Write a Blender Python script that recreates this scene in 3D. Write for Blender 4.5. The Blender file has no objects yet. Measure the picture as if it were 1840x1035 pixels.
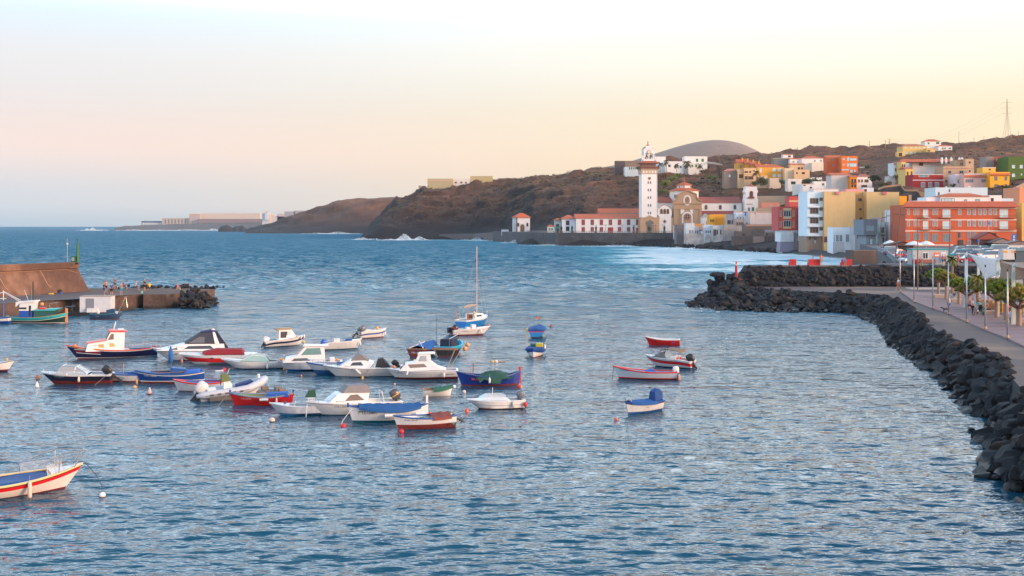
import bpy,bmesh,math,random
import numpy as np
from mathutils import Vector,Matrix,noise
R=math.radians
F,CX,HY,H=2000.0,920.0,407.0,12.0
def XZ(px,py,D):return((px-CX)/F*D,D,H-(py-HY)/F*D)
def WP(px,py,z=0.0):
 D=(H-z)*F/(py-HY)
 return((px-CX)/F*D,D,z)
sc=bpy.context.scene
COL=sc.collection
rnd=random.Random(7)
MATS={}
def srgb(r,g,b):
 f=lambda c:(c/255/12.92)if c/255<=.04045 else((c/255+.055)/1.055)**2.4
 return(f(r),f(g),f(b))
class NT:
 def __init__(s,name):
  s.m=bpy.data.materials.new(name);s.m.use_nodes=True
  s.t=s.m.node_tree;s.n=s.t.nodes;s.l=s.t.links
  s.b=s.n['Principled BSDF'];s.tc=s.n.new('ShaderNodeTexCoord')
 def new(s,k,**a):
  x=s.n.new(k)
  for q,v in a.items():setattr(x,q,v)
  return x
 def noise(s,scale,detail=3,vec=None,rough=.55,sc3=None):
  x=s.n.new('ShaderNodeTexNoise');x.inputs['Scale'].default_value=scale
  x.inputs['Detail'].default_value=detail;x.inputs['Roughness'].default_value=rough
  src=vec or s.tc.outputs['Object']
  if sc3:
   mp=s.n.new('ShaderNodeMapping');mp.inputs['Scale'].default_value=sc3
   s.l.new(src,mp.inputs['Vector']);src=mp.outputs[0]
  s.l.new(src,x.inputs['Vector'])
  return x.outputs['Fac']
 def ramp(s,fac,stops,interp='LINEAR'):
  x=s.n.new('ShaderNodeValToRGB');cr=x.color_ramp;cr.interpolation=interp
  while len(cr.elements)<len(stops):cr.elements.new(.5)
  for e,(p,c)in zip(cr.elements,stops):
   e.position=p;e.color=(*c,1)if len(c)==3 else c
  s.l.new(fac,x.inputs['Fac'])
  return x.outputs['Color']
 def mix(s,fac,a,b,mode='MIX'):
  x=s.n.new('ShaderNodeMix');x.data_type='RGBA';x.blend_type=mode
  for sock,v in((x.inputs[0],fac),(x.inputs[6],a),(x.inputs[7],b)):
   if hasattr(v,'links')or isinstance(v,bpy.types.NodeSocket):s.l.new(v,sock)
   elif isinstance(v,(int,float)):sock.default_value=v
   else:sock.default_value=(*v,1)if len(v)==3 else v
  return x.outputs[2]
 def math(s,op,a,b=None,clamp=False):
  x=s.n.new('ShaderNodeMath');x.operation=op;x.use_clamp=clamp
  for i,v in enumerate((a,b)):
   if v is None:continue
   if isinstance(v,(int,float)):x.inputs[i].default_value=v
   else:s.l.new(v,x.inputs[i])
  return x.outputs[0]
 def bump(s,h,strength=.3,dist=.05,normal=None):
  x=s.n.new('ShaderNodeBump');x.inputs['Strength'].default_value=strength
  x.inputs['Distance'].default_value=dist;s.l.new(h,x.inputs['Height'])
  if normal:s.l.new(normal,x.inputs['Normal'])
  return x.outputs[0]
 def set(s,**a):
  for k,v in a.items():
   k=k.replace('_',' ')
   sock=s.b.inputs[k]
   if isinstance(v,bpy.types.NodeSocket):s.l.new(v,sock)
   elif isinstance(v,tuple)and len(v)==3:sock.default_value=(*v,1)
   else:sock.default_value=v
def dk(c,k):return tuple(min(1,x*k)for x in c)
def paint(c,rough=.45,dirt=.12,scale=1.0):
 """weathered paint, plaster or gelcoat of one colour"""
 key=('p',c,rough,dirt,scale)
 if key not in MATS:
  n=NT('paint');a=n.noise(1.3*scale,5);b=n.noise(9*scale,3,sc3=(1,1,.15))
  f=n.math('MULTIPLY',n.math('SUBTRACT',a,.35,True),2.2*dirt)
  f2=n.math('MULTIPLY',n.math('SUBTRACT',b,.45,True),2.5*dirt)
  col=n.mix(f,c,dk(c,.45));col=n.mix(f2,col,(.22,.17,.13))
  n.set(Base_Color=col,Roughness=rough)
  MATS[key]=n.m
 return MATS[key]
def wallm(c,dirt=.18):
 key=('w',c,dirt)
 if key not in MATS:
  n=NT('plaster');a=n.noise(.35,6);b=n.noise(1.1,4,sc3=(1,1,.12));d=n.noise(6,3)
  col=n.mix(n.math('MULTIPLY',n.math('SUBTRACT',a,.4,True),3*dirt),c,dk(c,.5))
  col=n.mix(n.math('MULTIPLY',n.math('SUBTRACT',b,.5,True),4*dirt),col,(.16,.13,.11))
  n.set(Base_Color=col,Roughness=.85,Normal=n.bump(d,.3,.03))
  MATS[key]=n.m
 return MATS[key]
def metal(c=(.6,.6,.6),rough=.35,met=.8):
 key=('m',c,rough,met)
 if key not in MATS:
  n=NT('metal');a=n.noise(6,3)
  n.set(Base_Color=n.mix(n.math('MULTIPLY',a,.5),c,dk(c,.6)),Roughness=rough,Metallic=met)
  MATS[key]=n.m
 return MATS[key]
def glass(c=(.02,.03,.035),rough=.06):
 key=('g',c,rough)
 if key not in MATS:
  n=NT('window_glass');a=n.noise(.8,2)
  n.set(Base_Color=n.mix(a,c,dk(c,2.2)),Roughness=rough,Specular_IOR_Level=.8)
  MATS[key]=n.m
 return MATS[key]
def clear(c=(.75,.85,.85),alpha=.35):
 key=('c',c,alpha)
 if key not in MATS:
  n=NT('clear_screen');a=n.noise(3,2)
  n.set(Base_Color=n.mix(n.math('MULTIPLY',a,.3),c,dk(c,.7)),Roughness=.08,Alpha=alpha)
  MATS[key]=n.m
 return MATS[key]
def cloth(c,rough=.8):
 key=('cl',c,rough)
 if key not in MATS:
  n=NT('cloth');a=n.noise(2.2,4);b=n.noise(7,3)
  n.set(Base_Color=n.mix(n.math('MULTIPLY',a,.6),dk(c,1.15),dk(c,.55)),Roughness=rough,Normal=n.bump(b,.5,.06))
  MATS[key]=n.m
 return MATS[key]
def tiles(c=(.52,.13,.06)):
 key=('t',c)
 if key not in MATS:
  n=NT('roof_tiles');w=n.new('ShaderNodeTexWave',wave_type='BANDS',bands_direction='X')
  w.inputs['Scale'].default_value=1.2;w.inputs['Distortion'].default_value=.3
  n.l.new(n.tc.outputs['Object'],w.inputs['Vector'])
  a=n.noise(.7,5);b=n.noise(5,3)
  col=n.mix(a,dk(c,.75),dk(c,1.2));col=n.mix(n.math('MULTIPLY',b,.45),col,(.2,.09,.06))
  n.set(Base_Color=col,Roughness=.85,Normal=n.bump(w.outputs['Fac'],.7,.12))
  MATS[key]=n.m
 return MATS[key]
def leafm(c):
 key=('l',c)
 if key not in MATS:
  n=NT('foliage');a=n.noise(1.1,3);b=n.noise(.25,2)
  col=n.mix(a,dk(c,.5),dk(c,1.5));col=n.mix(n.math('MULTIPLY',b,.4),col,(.14,.09,.03))
  n.set(Base_Color=col,Roughness=.7)
  MATS[key]=n.m
 return MATS[key]
def rockm(c1,c2,c3,s=1.0,bs=.8):
 key=('r',c1,c2,c3,s)
 if key not in MATS:
  n=NT('rock');a=n.noise(.6*s,8,rough=.65);b=n.noise(4*s,8,rough=.7);g=n.noise(.11*s,4)
  col=n.ramp(a,[(.3,c1),(.5,c2),(.72,c3)]);col=n.mix(n.math('MULTIPLY',b,.6),col,dk(c1,.5))
  col=n.mix(n.math('MULTIPLY',g,.35),col,c3)
  ge=n.new('ShaderNodeNewGeometry');sz=n.new('ShaderNodeSeparateXYZ');n.l.new(ge.outputs['Position'],sz.inputs[0])
  wt=n.math('MULTIPLY',n.math('SUBTRACT',n.math('ADD',n.math('MULTIPLY',a,1.2),0),sz.outputs['Z']),3.0,True)
  n.set(Base_Color=n.mix(wt,col,dk(c1,.6)),Roughness=n.math('SUBTRACT',.88,n.math('MULTIPLY',wt,.6)),Normal=n.bump(b,bs,.25/s))
  MATS[key]=n.m
 return MATS[key]
WHITE=(.74,.74,.72);CREAM=(.7,.62,.48);BLACK=(.018,.018,.02);RED=(.55,.02,.02)
NAVY=(.012,.02,.085);BLUE=(.008,.075,.28);TEAL=(.02,.33,.33);GREY=(.4,.41,.42)
class MB:
 def __init__(s):s.v=[];s.f=[];s.m=[];s.xf=None
 def add(s,vs,fs,mi=0):
  o=len(s.v)
  if s.xf is not None:vs=[tuple(s.xf@Vector(v))for v in vs]
  s.v.extend(vs);s.f.extend([tuple(i+o for i in f)for f in fs]);s.m.extend([mi]*len(fs));return s
 def box(s,x0,x1,y0,y1,z0,z1,mi=0):
  vs=[(x,y,z)for z in(z0,z1)for y in(y0,y1)for x in(x0,x1)]
  return s.add(vs,[(0,2,3,1),(4,5,7,6),(0,1,5,4),(2,6,7,3),(0,4,6,2),(1,3,7,5)],mi)
 def cbox(s,c,d,mi=0,rz=0,ry=0):
  old=s.xf;m=Matrix.Translation(c)@Matrix.Rotation(rz,4,'Z')@Matrix.Rotation(ry,4,'Y')
  s.xf=(old@m)if old is not None else m
  s.box(-d[0]/2,d[0]/2,-d[1]/2,d[1]/2,-d[2]/2,d[2]/2,mi);s.xf=old;return s
 def loft(s,rings,mi=0,close=True,caps=(True,True)):
  n=len(rings[0]);vs=[p for r in rings for p in r];fs=[]
  for i in range(len(rings)-1):
   for j in range(n if close else n-1):
    k=(j+1)%n
    fs.append((i*n+j,i*n+k,(i+1)*n+k,(i+1)*n+j))
  if close and caps[0]:fs.append(tuple(range(n))[::-1])
  if close and caps[1]:fs.append(tuple(range((len(rings)-1)*n,len(rings)*n)))
  return s.add(vs,fs,mi)
 def tube(s,pts,r,seg=6,mi=0,closed=False):
  pts=[Vector(p)for p in pts]
  rr=r if isinstance(r,(list,tuple))else[r]*len(pts)
  rings=[];N=len(pts)
  for i,p in enumerate(pts):
   d=(pts[(i+1)%N]-pts[i-1])if(closed or 0<i<N-1)else(pts[1]-pts[0]if i==0 else pts[-1]-pts[-2])
   d=d.normalized()if d.length>1e-9 else Vector((0,0,1))
   up=Vector((0,0,1))if abs(d.z)<.95 else Vector((1,0,0))
   u=d.cross(up).normalized();w=u.cross(d)
   rings.append([tuple(p+(u*math.cos(a)+w*math.sin(a))*rr[i])for a in[2*math.pi*k/seg for k in range(seg)]])
  if closed:rings.append(rings[0])
  return s.loft(rings,mi,caps=(not closed,not closed))
 def lathe(s,prof,c=(0,0,0),seg=10,mi=0,sx=1,sy=1):
  rings=[[(c[0]+r*sx*math.cos(2*math.pi*k/seg),c[1]+r*sy*math.sin(2*math.pi*k/seg),c[2]+z)for k in range(seg)]for r,z in prof]
  return s.loft(rings,mi)
 def ball(s,c,r,seg=10,mi=0,sz=1.0,nr=6):
  pr=[(max(.001,r*math.sin(math.pi*i/nr)),-r*sz*math.cos(math.pi*i/nr))for i in range(nr+1)]
  return s.lathe(pr,c,seg,mi)
 def prism(s,poly,y0,y1,mi=0,axis='y'):
  """polygon of (x,z) pulled along y (axis 'y') or (x,y) pulled along z"""
  a=[(x,y0,z)for x,z in poly]if axis=='y' else[(x,z,y0)for x,z in poly]
  b=[(x,y1,z)for x,z in poly]if axis=='y' else[(x,z,y1)for x,z in poly]
  return s.loft([a,b],mi)
 def build(s,name,mats,parent=None,smooth=False,loc=None,rz=0,merge=False):
  me=bpy.data.meshes.new(name);me.from_pydata([tuple(v)for v in s.v],[],s.f)
  if not isinstance(mats,(list,tuple)):mats=[mats]
  for m in mats:me.materials.append(m)
  if len(mats)>1:me.polygons.foreach_set('material_index',s.m)
  bm=bmesh.new();bm.from_mesh(me)
  if merge:bmesh.ops.remove_doubles(bm,verts=bm.verts,dist=1e-4)
  bmesh.ops.recalc_face_normals(bm,faces=bm.faces)
  bm.to_mesh(me);bm.free()
  if smooth:me.polygons.foreach_set('use_smooth',[True]*len(me.polygons))
  o=bpy.data.objects.new(name,me);COL.objects.link(o)
  if parent:o.parent=parent
  if loc:o.location=loc
  if rz:o.rotation_euler.z=rz
  return o
def smooth_by_angle(o,deg=35):
 me=o.data;me.polygons.foreach_set('use_smooth',[True]*len(me.polygons))
 bm=bmesh.new();bm.from_mesh(me)
 for e in bm.edges:
  e.smooth=len(e.link_faces)==2 and e.calc_face_angle(0)<R(deg)
 bm.to_mesh(me);bm.free();return o
def tag(o,label=None,cat=None,group=None,kind=None):
 if label:o['label']=label
 if cat:o['category']=cat
 if group:o['group']=group
 if kind:o['kind']=kind
 return o
def thing(name,label,cat,loc=(0,0,0),rz=0,group=None):
 o=bpy.data.objects.new(name,None);COL.objects.link(o);o.empty_display_size=.5
 o.location=loc;o.rotation_euler.z=rz
 return tag(o,label,cat,group)
KIDS={}
def copy_tree(src,loc,rz=None,label=None,group=None,scale=None,parent=None):
 c=src.copy();COL.objects.link(c)
 if parent is None:
  c.location=loc
  if rz is not None:c.rotation_euler.z=rz
  if scale:c.scale=(scale,)*3 if isinstance(scale,(int,float))else scale
  if label:c['label']=label
  if group:c['group']=group
 else:c.parent=parent
 for k in src.children:copy_tree(k,None,parent=c)
 return c
def text_mesh(txt,size,shear=0):
 cu=bpy.data.curves.new('writing','FONT');cu.body=txt;cu.size=size;cu.align_x='CENTER';cu.align_y='CENTER';cu.shear=shear;cu.resolution_u=2;cu.offset=size*.012
 o=bpy.data.objects.new('writing',cu);COL.objects.link(o)
 dg=bpy.context.evaluated_depsgraph_get();me=o.evaluated_get(dg).to_mesh()
 vs=[tuple(v.co)for v in me.vertices];fs=[tuple(p.vertices)for p in me.polygons]
 o.evaluated_get(dg).to_mesh_clear();bpy.data.objects.remove(o);bpy.data.curves.remove(cu)
 return vs,fs
cam=bpy.data.cameras.new('camera');co=bpy.data.objects.new('camera',cam);COL.objects.link(co)
co.location=(0,0,H);co.rotation_euler=(R(90),0,0)
cam.lens=F/1840*36;cam.sensor_width=36;cam.shift_y=-(517.5-HY)/1840;cam.clip_end=60000;cam.clip_start=.5
sc.camera=co
w=bpy.data.worlds.new('World');sc.world=w;w.use_nodes=True
nt=w.node_tree;nn=nt.nodes;ll=nt.links;bg=nn['Background']
SUN_EL,SUN_AZ=12.0,119.0
sky=nn.new('ShaderNodeTexSky');sky.sky_type='NISHITA';sky.sun_disc=False
sky.sun_elevation=R(SUN_EL);sky.sun_rotation=R(SUN_AZ);sky.altitude=10
tc=nn.new('ShaderNodeTexCoord');sp=nn.new('ShaderNodeSeparateXYZ');ll.new(tc.outputs['Generated'],sp.inputs[0])
def wramp(src,stops):
 x=nn.new('ShaderNodeValToRGB');cr=x.color_ramp;cr.interpolation='EASE'
 while len(cr.elements)<len(stops):cr.elements.new(.5)
 for e,(p,c)in zip(cr.elements,stops):e.position=p;e.color=(*c,1)
 ll.new(src,x.inputs['Fac']);return x.outputs['Color']
def wmix(f,a,b,mode='MIX'):
 x=nn.new('ShaderNodeMix');x.data_type='RGBA';x.blend_type=mode
 for s_,v in((x.inputs[0],f),(x.inputs[6],a),(x.inputs[7],b)):
  if isinstance(v,bpy.types.NodeSocket):ll.new(v,s_)
  elif isinstance(v,(int,float)):s_.default_value=v
  else:s_.default_value=(*v,1)
 return x.outputs[2]
ZEN=(.18,.45,.80);HI=(.60,.77,.95)
left=wramp(sp.outputs['Z'],[(0,srgb(170,192,208)),(.022,srgb(200,207,215)),(.07,srgb(244,220,210)),(.13,srgb(232,228,226)),(.2,srgb(206,228,242)),(.42,HI),(1,ZEN)])
right=wramp(sp.outputs['Z'],[(0,srgb(255,208,160)),(.04,srgb(255,220,172)),(.09,srgb(255,236,196)),(.15,srgb(255,250,230)),(.22,srgb(240,246,246)),(.45,HI),(1,ZEN)])
back=wramp(sp.outputs['Z'],[(0,srgb(190,180,195)),(.12,srgb(225,195,190)),(.35,srgb(190,205,220)),(.6,HI),(1,ZEN)])
mr=nn.new('ShaderNodeMapRange');mr.interpolation_type='SMOOTHSTEP'
mr.inputs['From Min'].default_value=-.5;mr.inputs['From Max'].default_value=.38;ll.new(sp.outputs['X'],mr.inputs['Value'])
mb_=nn.new('ShaderNodeMapRange');mb_.interpolation_type='SMOOTHSTEP'
mb_.inputs['From Min'].default_value=.3;mb_.inputs['From Max'].default_value=-.5;ll.new(sp.outputs['Y'],mb_.inputs['Value'])
grad=wmix(mr.outputs[0],left,right);grad=wmix(mb_.outputs[0],grad,back)
sc10=wmix(1.0,grad,(8.2,8.2,8.2),'MULTIPLY')
bo=nn.new('ShaderNodeFloatCurve');ll.new(sp.outputs['Z'],bo.inputs['Value'])
cv=bo.mapping.curves[0]
for p_ in((.175,.222),(.245,.70),(.36,.56),(.55,.30)):cv.points.new(*p_)  # unseen sky above the frame brightened, added to light water and fill
cv.points[0].location=(0,.205);cv.points[-1].location=(1,.22);bo.mapping.update()
cb=nn.new('ShaderNodeVectorMath');cb.operation='SCALE';ll.new(sc10,cb.inputs[0])
m4=nn.new('ShaderNodeMath');m4 .operation='MULTIPLY';m4 .inputs[1].default_value=4.0;ll.new(bo.outputs[0],m4 .inputs[0]);ll.new(m4 .outputs[0],cb.inputs['Scale'])
sk=wmix(1.0,sky.outputs[0],(.10,.09,.11),'MULTIPLY')
tot=wmix(1.0,cb.outputs[0],sk,'ADD')
sc10 .node.clamp_result=False
clr=nn.new('ShaderNodeMix')
ll.new(tot,bg.inputs['Color']);bg.inputs['Strength'].default_value=.118
nn.remove(clr)
sun=bpy.data.lights.new('sun','SUN');sun.energy=3.6;sun.angle=R(22);sun.color=(1,.60,.36)
so=bpy.data.objects.new('sun',sun);COL.objects.link(so)
d=Vector((math.sin(R(SUN_AZ))*math.cos(R(SUN_EL)),math.cos(R(SUN_AZ))*math.cos(R(SUN_EL)),math.sin(R(SUN_EL))))
so.rotation_euler=d.to_track_quat('Z','Y').to_euler()
sc.view_settings.view_transform='Standard';sc.view_settings.look='None';sc.view_settings.exposure=0.42;sc.view_settings.gamma=1
sc.cycles.max_bounces=6;sc.cycles.volume_bounces=1;sc.cycles.use_denoising=True
sc.cycles.transparent_max_bounces=12
def fbm(x,y,s,seed=0,oct=4):
 """cheap value-noise on arrays"""
 tot=np.zeros_like(x);amp=1.0;nrm=0
 for o in range(oct):
  X=x/s*2**o+seed*17.3;Y=y/s*2**o+seed*5.1
  xi=np.floor(X).astype(np.int64);yi=np.floor(Y).astype(np.int64);fx=X-xi;fy=Y-yi
  fx=fx*fx*(3-2*fx);fy=fy*fy*(3-2*fy)
  def h(a,b):
   n=(a*374761393+b*668265263+seed*1274126177)&0xffffffff
   n=((n^(n>>13))*1274126177)&0xffffffff
   return((n^(n>>16))&0xffff)/65535.0
  v=(h(xi,yi)*(1-fx)+h(xi+1,yi)*fx)*(1-fy)+(h(xi,yi+1)*(1-fx)+h(xi+1,yi+1)*fx)*fy
  tot+=amp*(v-.5);nrm+=amp;amp*=.5
 return tot/nrm*2
def grid_obj(name,X,Y,Z,mats,attr=None):
 nr,nc=X.shape;co_=np.stack([X,Y,Z],-1).reshape(-1,3)
 i=np.arange((nr-1)*(nc-1));r=i//(nc-1);c=i%(nc-1);a=r*nc+c
 quads=np.stack([a,a+1,a+nc+1,a+nc],-1)
 me=bpy.data.meshes.new(name);me.vertices.add(len(co_));me.vertices.foreach_set('co',co_.ravel().astype(np.float32))
 me.loops.add(quads.size);me.loops.foreach_set('vertex_index',quads.ravel().astype(np.int32))
 me.polygons.add(len(quads));me.polygons.foreach_set('loop_start',(np.arange(len(quads))*4).astype(np.int32))
 me.update(calc_edges=True)
 me.polygons.foreach_set('use_smooth',[True]*len(quads))
 for m in mats:me.materials.append(m)
 for k,v in(attr or{}).items():
  at=me.attributes.new(k,'FLOAT','POINT');at.data.foreach_set('value',v.ravel().astype(np.float32))
 o=bpy.data.objects.new(name,me);COL.objects.link(o);return o
pys=list(np.arange(1180,520,-1.6))+list(np.arange(519,412,-.55))+list(np.arange(411.6,408.2,-.3))+[407.9,407.6,407.4]
Ds=np.array([H*F/(p-HY)for p in pys]);pxs=np.linspace(-500,2340,1250)
Dm,Pm=np.meshgrid(Ds,pxs,indexing='ij');WX=(Pm-CX)/F*Dm;WY=Dm.copy()
step=np.gradient(Ds)[:,None]*np.ones_like(WX)
rs=np.random.RandomState(3)
WZ=np.zeros_like(WX)
out=1/(1+np.exp(-(WY-172)/24.))*1.0
east=1/(1+np.exp((WX-24)/5.));shelter=np.clip(out,0,1)
waves=[(l,.016*l**.9)for l in np.exp(rs.uniform(math.log(.45),math.log(1.6),54))]
for l,a in waves:
 th=rs.normal(R(95),R(17));k=2*math.pi/l
 fil=np.clip(l/(step*2.2)-.8,0,1)
 ph=k*(WX*math.cos(th)+WY*math.sin(th))+rs.uniform(0,6.28)
 WZ+=a*.27*(np.sin(ph))*fil
for l in np.exp(rs.uniform(math.log(2.6),math.log(26),64)):
 th=rs.normal(R(75),R(42));k=2*math.pi/l;fil=np.clip(l/(step*2.)-.8,0,1)
 ph=k*(WX*math.cos(th)+WY*math.sin(th))+rs.uniform(0,6.28)
 WZ+=(.0058*min(l,8)+.0012*max(0,l-8))*fil*(.05+.95*shelter)*(np.sin(ph)+.25*np.sin(2*ph))
WZ*=1-np.clip((WY-6000)/6000,0,1)
def seg_d(px,py,pts):
 d=np.full(px.shape,1e9)
 for(x0,y0),(x1,y1)in zip(pts[:-1],pts[1:]):
  dx,dy=x1-x0,y1-y0;t=np.clip(((px-x0)*dx+(py-y0)*dy)/(dx*dx+dy*dy),0,1)
  d=np.minimum(d,np.hypot(px-x0-t*dx,py-y0-t*dy))
 return d
pyg=HY+H*F/WY
SH=[WP(*p)[:2]for p in[(645,430.5),(760,431),(880,432),(930,437),(1000,441),(1100,442),(1200,444.5),(1260,448),(1350,452),(1430,458),(1480,463),(1520,467)]]
dsh=seg_d(WX,WY,SH)
foam=np.exp(-dsh/16.)*1.1
bay=np.clip((Pm-1010)/240,0,1)*np.clip((WY-222)/60.,0,1)
foam+=.40*bay+bay*np.exp(-np.maximum(dsh-70,0)/110.)*1.3
foam*=(.68+1.0*fbm(WX+WY*.3,WY*1.5,26,3,5))
cr=fbm(WX+WY*.2,WY*3.2,45,9,4)
foam+=np.clip(cr-.34,0,1)*1.6*shelter*.45*(WY<1500)
SH2=[WP(*p)[:2]for p in[(455,414.2),(560,419),(640,420)]]
foam+=np.exp(-seg_d(WX,WY,SH2)/45.)*1.2*(.4+fbm(WX,WY,150,5,3))
SH3=[WP(*p)[:2]for p in[(150,411.2),(240,411.2),(380,411.8),(470,412.5)]]
foam+=np.exp(-seg_d(WX,WY,SH3)/110.)*1.3*(.4+fbm(WX,WY,300,6,3))
WZ+=bay*np.exp(-np.abs(dsh-70)/14.)*1.1*(.6+fbm(WX,WY,60,11,2))+bay*np.exp(-np.abs(dsh-150)/12.)*.7*(.5+fbm(WX,WY,50,12,2))
n=NT('sea_water')
at=n.new('ShaderNodeAttribute',attribute_name='foam')
o_=n.tc.outputs['Object']
b1=n.noise(1.9,3,sc3=(.38,1,1));b2=n.noise(.75,4,sc3=(.42,1,1));b3=n.noise(.16,4,sc3=(.75,1,1));b4=n.noise(.035,4,sc3=(.8,1,1))
sh_=n.new('ShaderNodeAttribute',attribute_name='rough_sea')
h2=n.math('MULTIPLY',b2,n.math('ADD',n.math('MULTIPLY',sh_.outputs['Fac'],1.7),.36))
h3=n.math('MULTIPLY',b3,n.math('ADD',n.math('MULTIPLY',sh_.outputs['Fac'],4.2),.75))
h4=n.math('MULTIPLY',b4,n.math('MULTIPLY',sh_.outputs['Fac'],13.0))
b5=n.noise(.075,4,sc3=(.8,1,1));h4=n.math('ADD',h4,n.math('MULTIPLY',b5,n.math('MULTIPLY',sh_.outputs['Fac'],7.0)))
hh=n.math('ADD',n.math('ADD',n.math('MULTIPLY',b1,.065),h2),n.math('ADD',h3,h4))
wnd=n.noise(.02,3,sc3=(.4,1,1));fo2=n.noise(.3,8,sc3=(.5,1,1),rough=.78)
ff=n.math('ADD',at.outputs['Fac'],n.math('MULTIPLY',n.math('SUBTRACT',fo2,.5),2.6))
ff=n.math('MULTIPLY',n.math('SUBTRACT',ff,.5),2.6,True);
fm=n.math('MULTIPLY',ff,at.outputs['Fac'],True)
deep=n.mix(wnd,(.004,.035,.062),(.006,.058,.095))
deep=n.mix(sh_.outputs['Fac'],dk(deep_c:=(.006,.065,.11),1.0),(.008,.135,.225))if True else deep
fl=n.noise(.9,6,sc3=(.4,1,1),rough=.8);fl=n.math('MULTIPLY',n.math('SUBTRACT',n.math('ADD',n.math('MULTIPLY',fl,.7),n.math('MULTIPLY',n.noise(.16,5,sc3=(.55,1,1),rough=.7),.3)),.47,True),n.math('MULTIPLY',sh_.outputs['Fac'],6.0),True)  # pale flecks: sky reflections on the waves painted into the open-sea colour
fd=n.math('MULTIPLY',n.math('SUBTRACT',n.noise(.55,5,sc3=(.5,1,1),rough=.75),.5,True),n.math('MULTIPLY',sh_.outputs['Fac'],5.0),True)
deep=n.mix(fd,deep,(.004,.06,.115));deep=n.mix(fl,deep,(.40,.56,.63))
turq=n.mix(n.math('MULTIPLY',at.outputs['Fac'],.9,True),deep,(.10,.42,.52))
col=n.mix(fm,turq,(.62,.74,.78))
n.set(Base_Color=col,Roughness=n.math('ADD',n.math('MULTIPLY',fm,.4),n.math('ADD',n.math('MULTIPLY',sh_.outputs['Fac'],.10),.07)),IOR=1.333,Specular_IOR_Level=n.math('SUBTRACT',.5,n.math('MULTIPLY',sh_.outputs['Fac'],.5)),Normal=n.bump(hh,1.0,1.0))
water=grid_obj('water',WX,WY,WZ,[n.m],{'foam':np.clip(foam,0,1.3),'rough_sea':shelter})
tag(water,kind='structure')
def interp_cols(cols,pxg,Dg):
 ks=sorted(cols);prof=[]
 for k in ks:
  d=np.array([q[0]for q in cols[k]],float);z=np.array([H-(q[1]-HY)/F*q[0]for q in cols[k]])
  prof.append(np.interp(Dg,d,z,left=-6,right=z[-1]-30))
 prof=np.array(prof);kk=np.array(ks,float)
 out=np.zeros((len(Dg),len(pxg)))
 for j in range(len(Dg)):
  out[j]=np.interp(pxg,kk,prof[:,j])
 return out
TCOLS={640:[(1040,433),(1100,434),(1300,434),(1600,434)],652:[(1030,432),(1040,425),(1060,422),(1200,421),(1600,425)],672:[(1025,431.5),(1036,418),(1062,407),(1110,402),(1200,401),(1600,404)],690:[(1020,431.5),(1035,412),(1060,398),(1110,388),(1200,384),(1600,388)],720:[(1020,431.5),(1035,412),(1060,392),(1110,372),(1200,361),(1600,366)],760:[(1015,431.5),(1030,414),(1060,388),(1120,360),(1200,343),(1350,342),(1600,352)],850:[(1000,432),(1015,421),(1018,419.5),(1050,400),(1120,362),(1200,336),(1300,329),(1600,334)],900:[(930,433),(945,424),(990,420),(1020,408),(1090,360),(1190,330),(1260,325),(1600,330)],960:[(735,438),(750,424),(850,418.5),(868,412),(900,392),(1000,352),(1150,326),(1220,320),(1600,326)],1050:[(690,441),(700,426),(768,419),(790,406),(880,362),(1020,328),(1150,315),(1220,311),(1600,318)],1110:[(690,443),(700,426),(768,419),(790,404),(880,358),(1000,322),(1100,308),(1220,303),(1600,308)],1160:[(680,443),(695,426),(768,419),(790,402),(880,356),(980,318),(1010,313),(1100,309),(1250,290),(1600,296)],1215:[(660,445),(690,426),(768,420),(790,402),(860,352),(970,322),(1010,316),(1100,306),(1250,288),(1600,292)],1270:[(590,449),(605,443),(680,425),(775,418),(800,380),(860,340),(950,322),(1000,314),(1100,297),(1300,285),(1600,288)],1340:[(560,452),(575,444),(640,426),(760,405),(790,376),(850,338),(920,327),(980,300),(1100,288),(1300,281),(1600,284)],1400:[(520,456),(535,448),(600,428),(700,392),(770,358),(850,335),(900,326),(960,300),(1100,282),(1300,278),(1600,281)],1450:[(470,460),(485,452),(560,425),(640,395),(720,360),(790,340),(850,322),(930,300),(1050,282),(1250,273),(1600,278)],1500:[(440,463),(455,456),(520,428),(600,392),(680,360),(760,338),(850,312),(950,292),(1050,280),(1250,270.5),(1600,275)],1560:[(400,466),(410,446),(480,432),(560,392),(640,358),(720,338),(800,318),(900,303),(1000,286),(1200,268.5),(1600,274)],1610:[(392,445),(400,439.5),(470,432),(540,385),(580,352),(640,338),(740,310),(880,291),(1000,281),(1180,264),(1600,270)],1680:[(392,445),(400,439.5),(450,437),(530,385),(560,352),(620,341),(720,317),(850,290),(980,276),(1150,263),(1600,268)],1760:[(392,445),(400,439.5),(450,437),(520,380),(560,345),(620,338),(700,320),(800,303),(950,272),(1100,257),(1600,262)],1840:[(392,445),(400,439.5),(450,437),(500,378),(540,348),(600,325),(700,312),(800,300),(950,268),(1100,248),(1600,252)],1960:[(392,445),(400,439.5),(450,430),(500,378),(560,338),(700,305),(800,290),(950,262),(1100,240),(1600,246)],2250:[(392,445),(400,439.5),(450,430),(500,378),(560,338),(700,305),(800,290),(950,255),(1100,225),(1600,230)],}
def terrain_z(px,D):
 """height of the hills at a bearing and distance"""
 ks=sorted(TCOLS);v=[]
 for k in ks:
  d=[q[0]for q in TCOLS[k]];z=[H-(q[1]-HY)/F*q[0]for q in TCOLS[k]]
  v.append(np.interp(D,d,z,left=-6,right=z[-1]-30))
 return float(np.interp(px,ks,v))
def rockfn(X,Y,Z,amp,s):
 a=fbm(X,Y*1.0+Z*1.7,s,21,5);b=1-np.abs(fbm(X,Y+Z*2,s*2.2,31,5))*2
 return a*amp+(b-.5)*amp*.6
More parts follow.
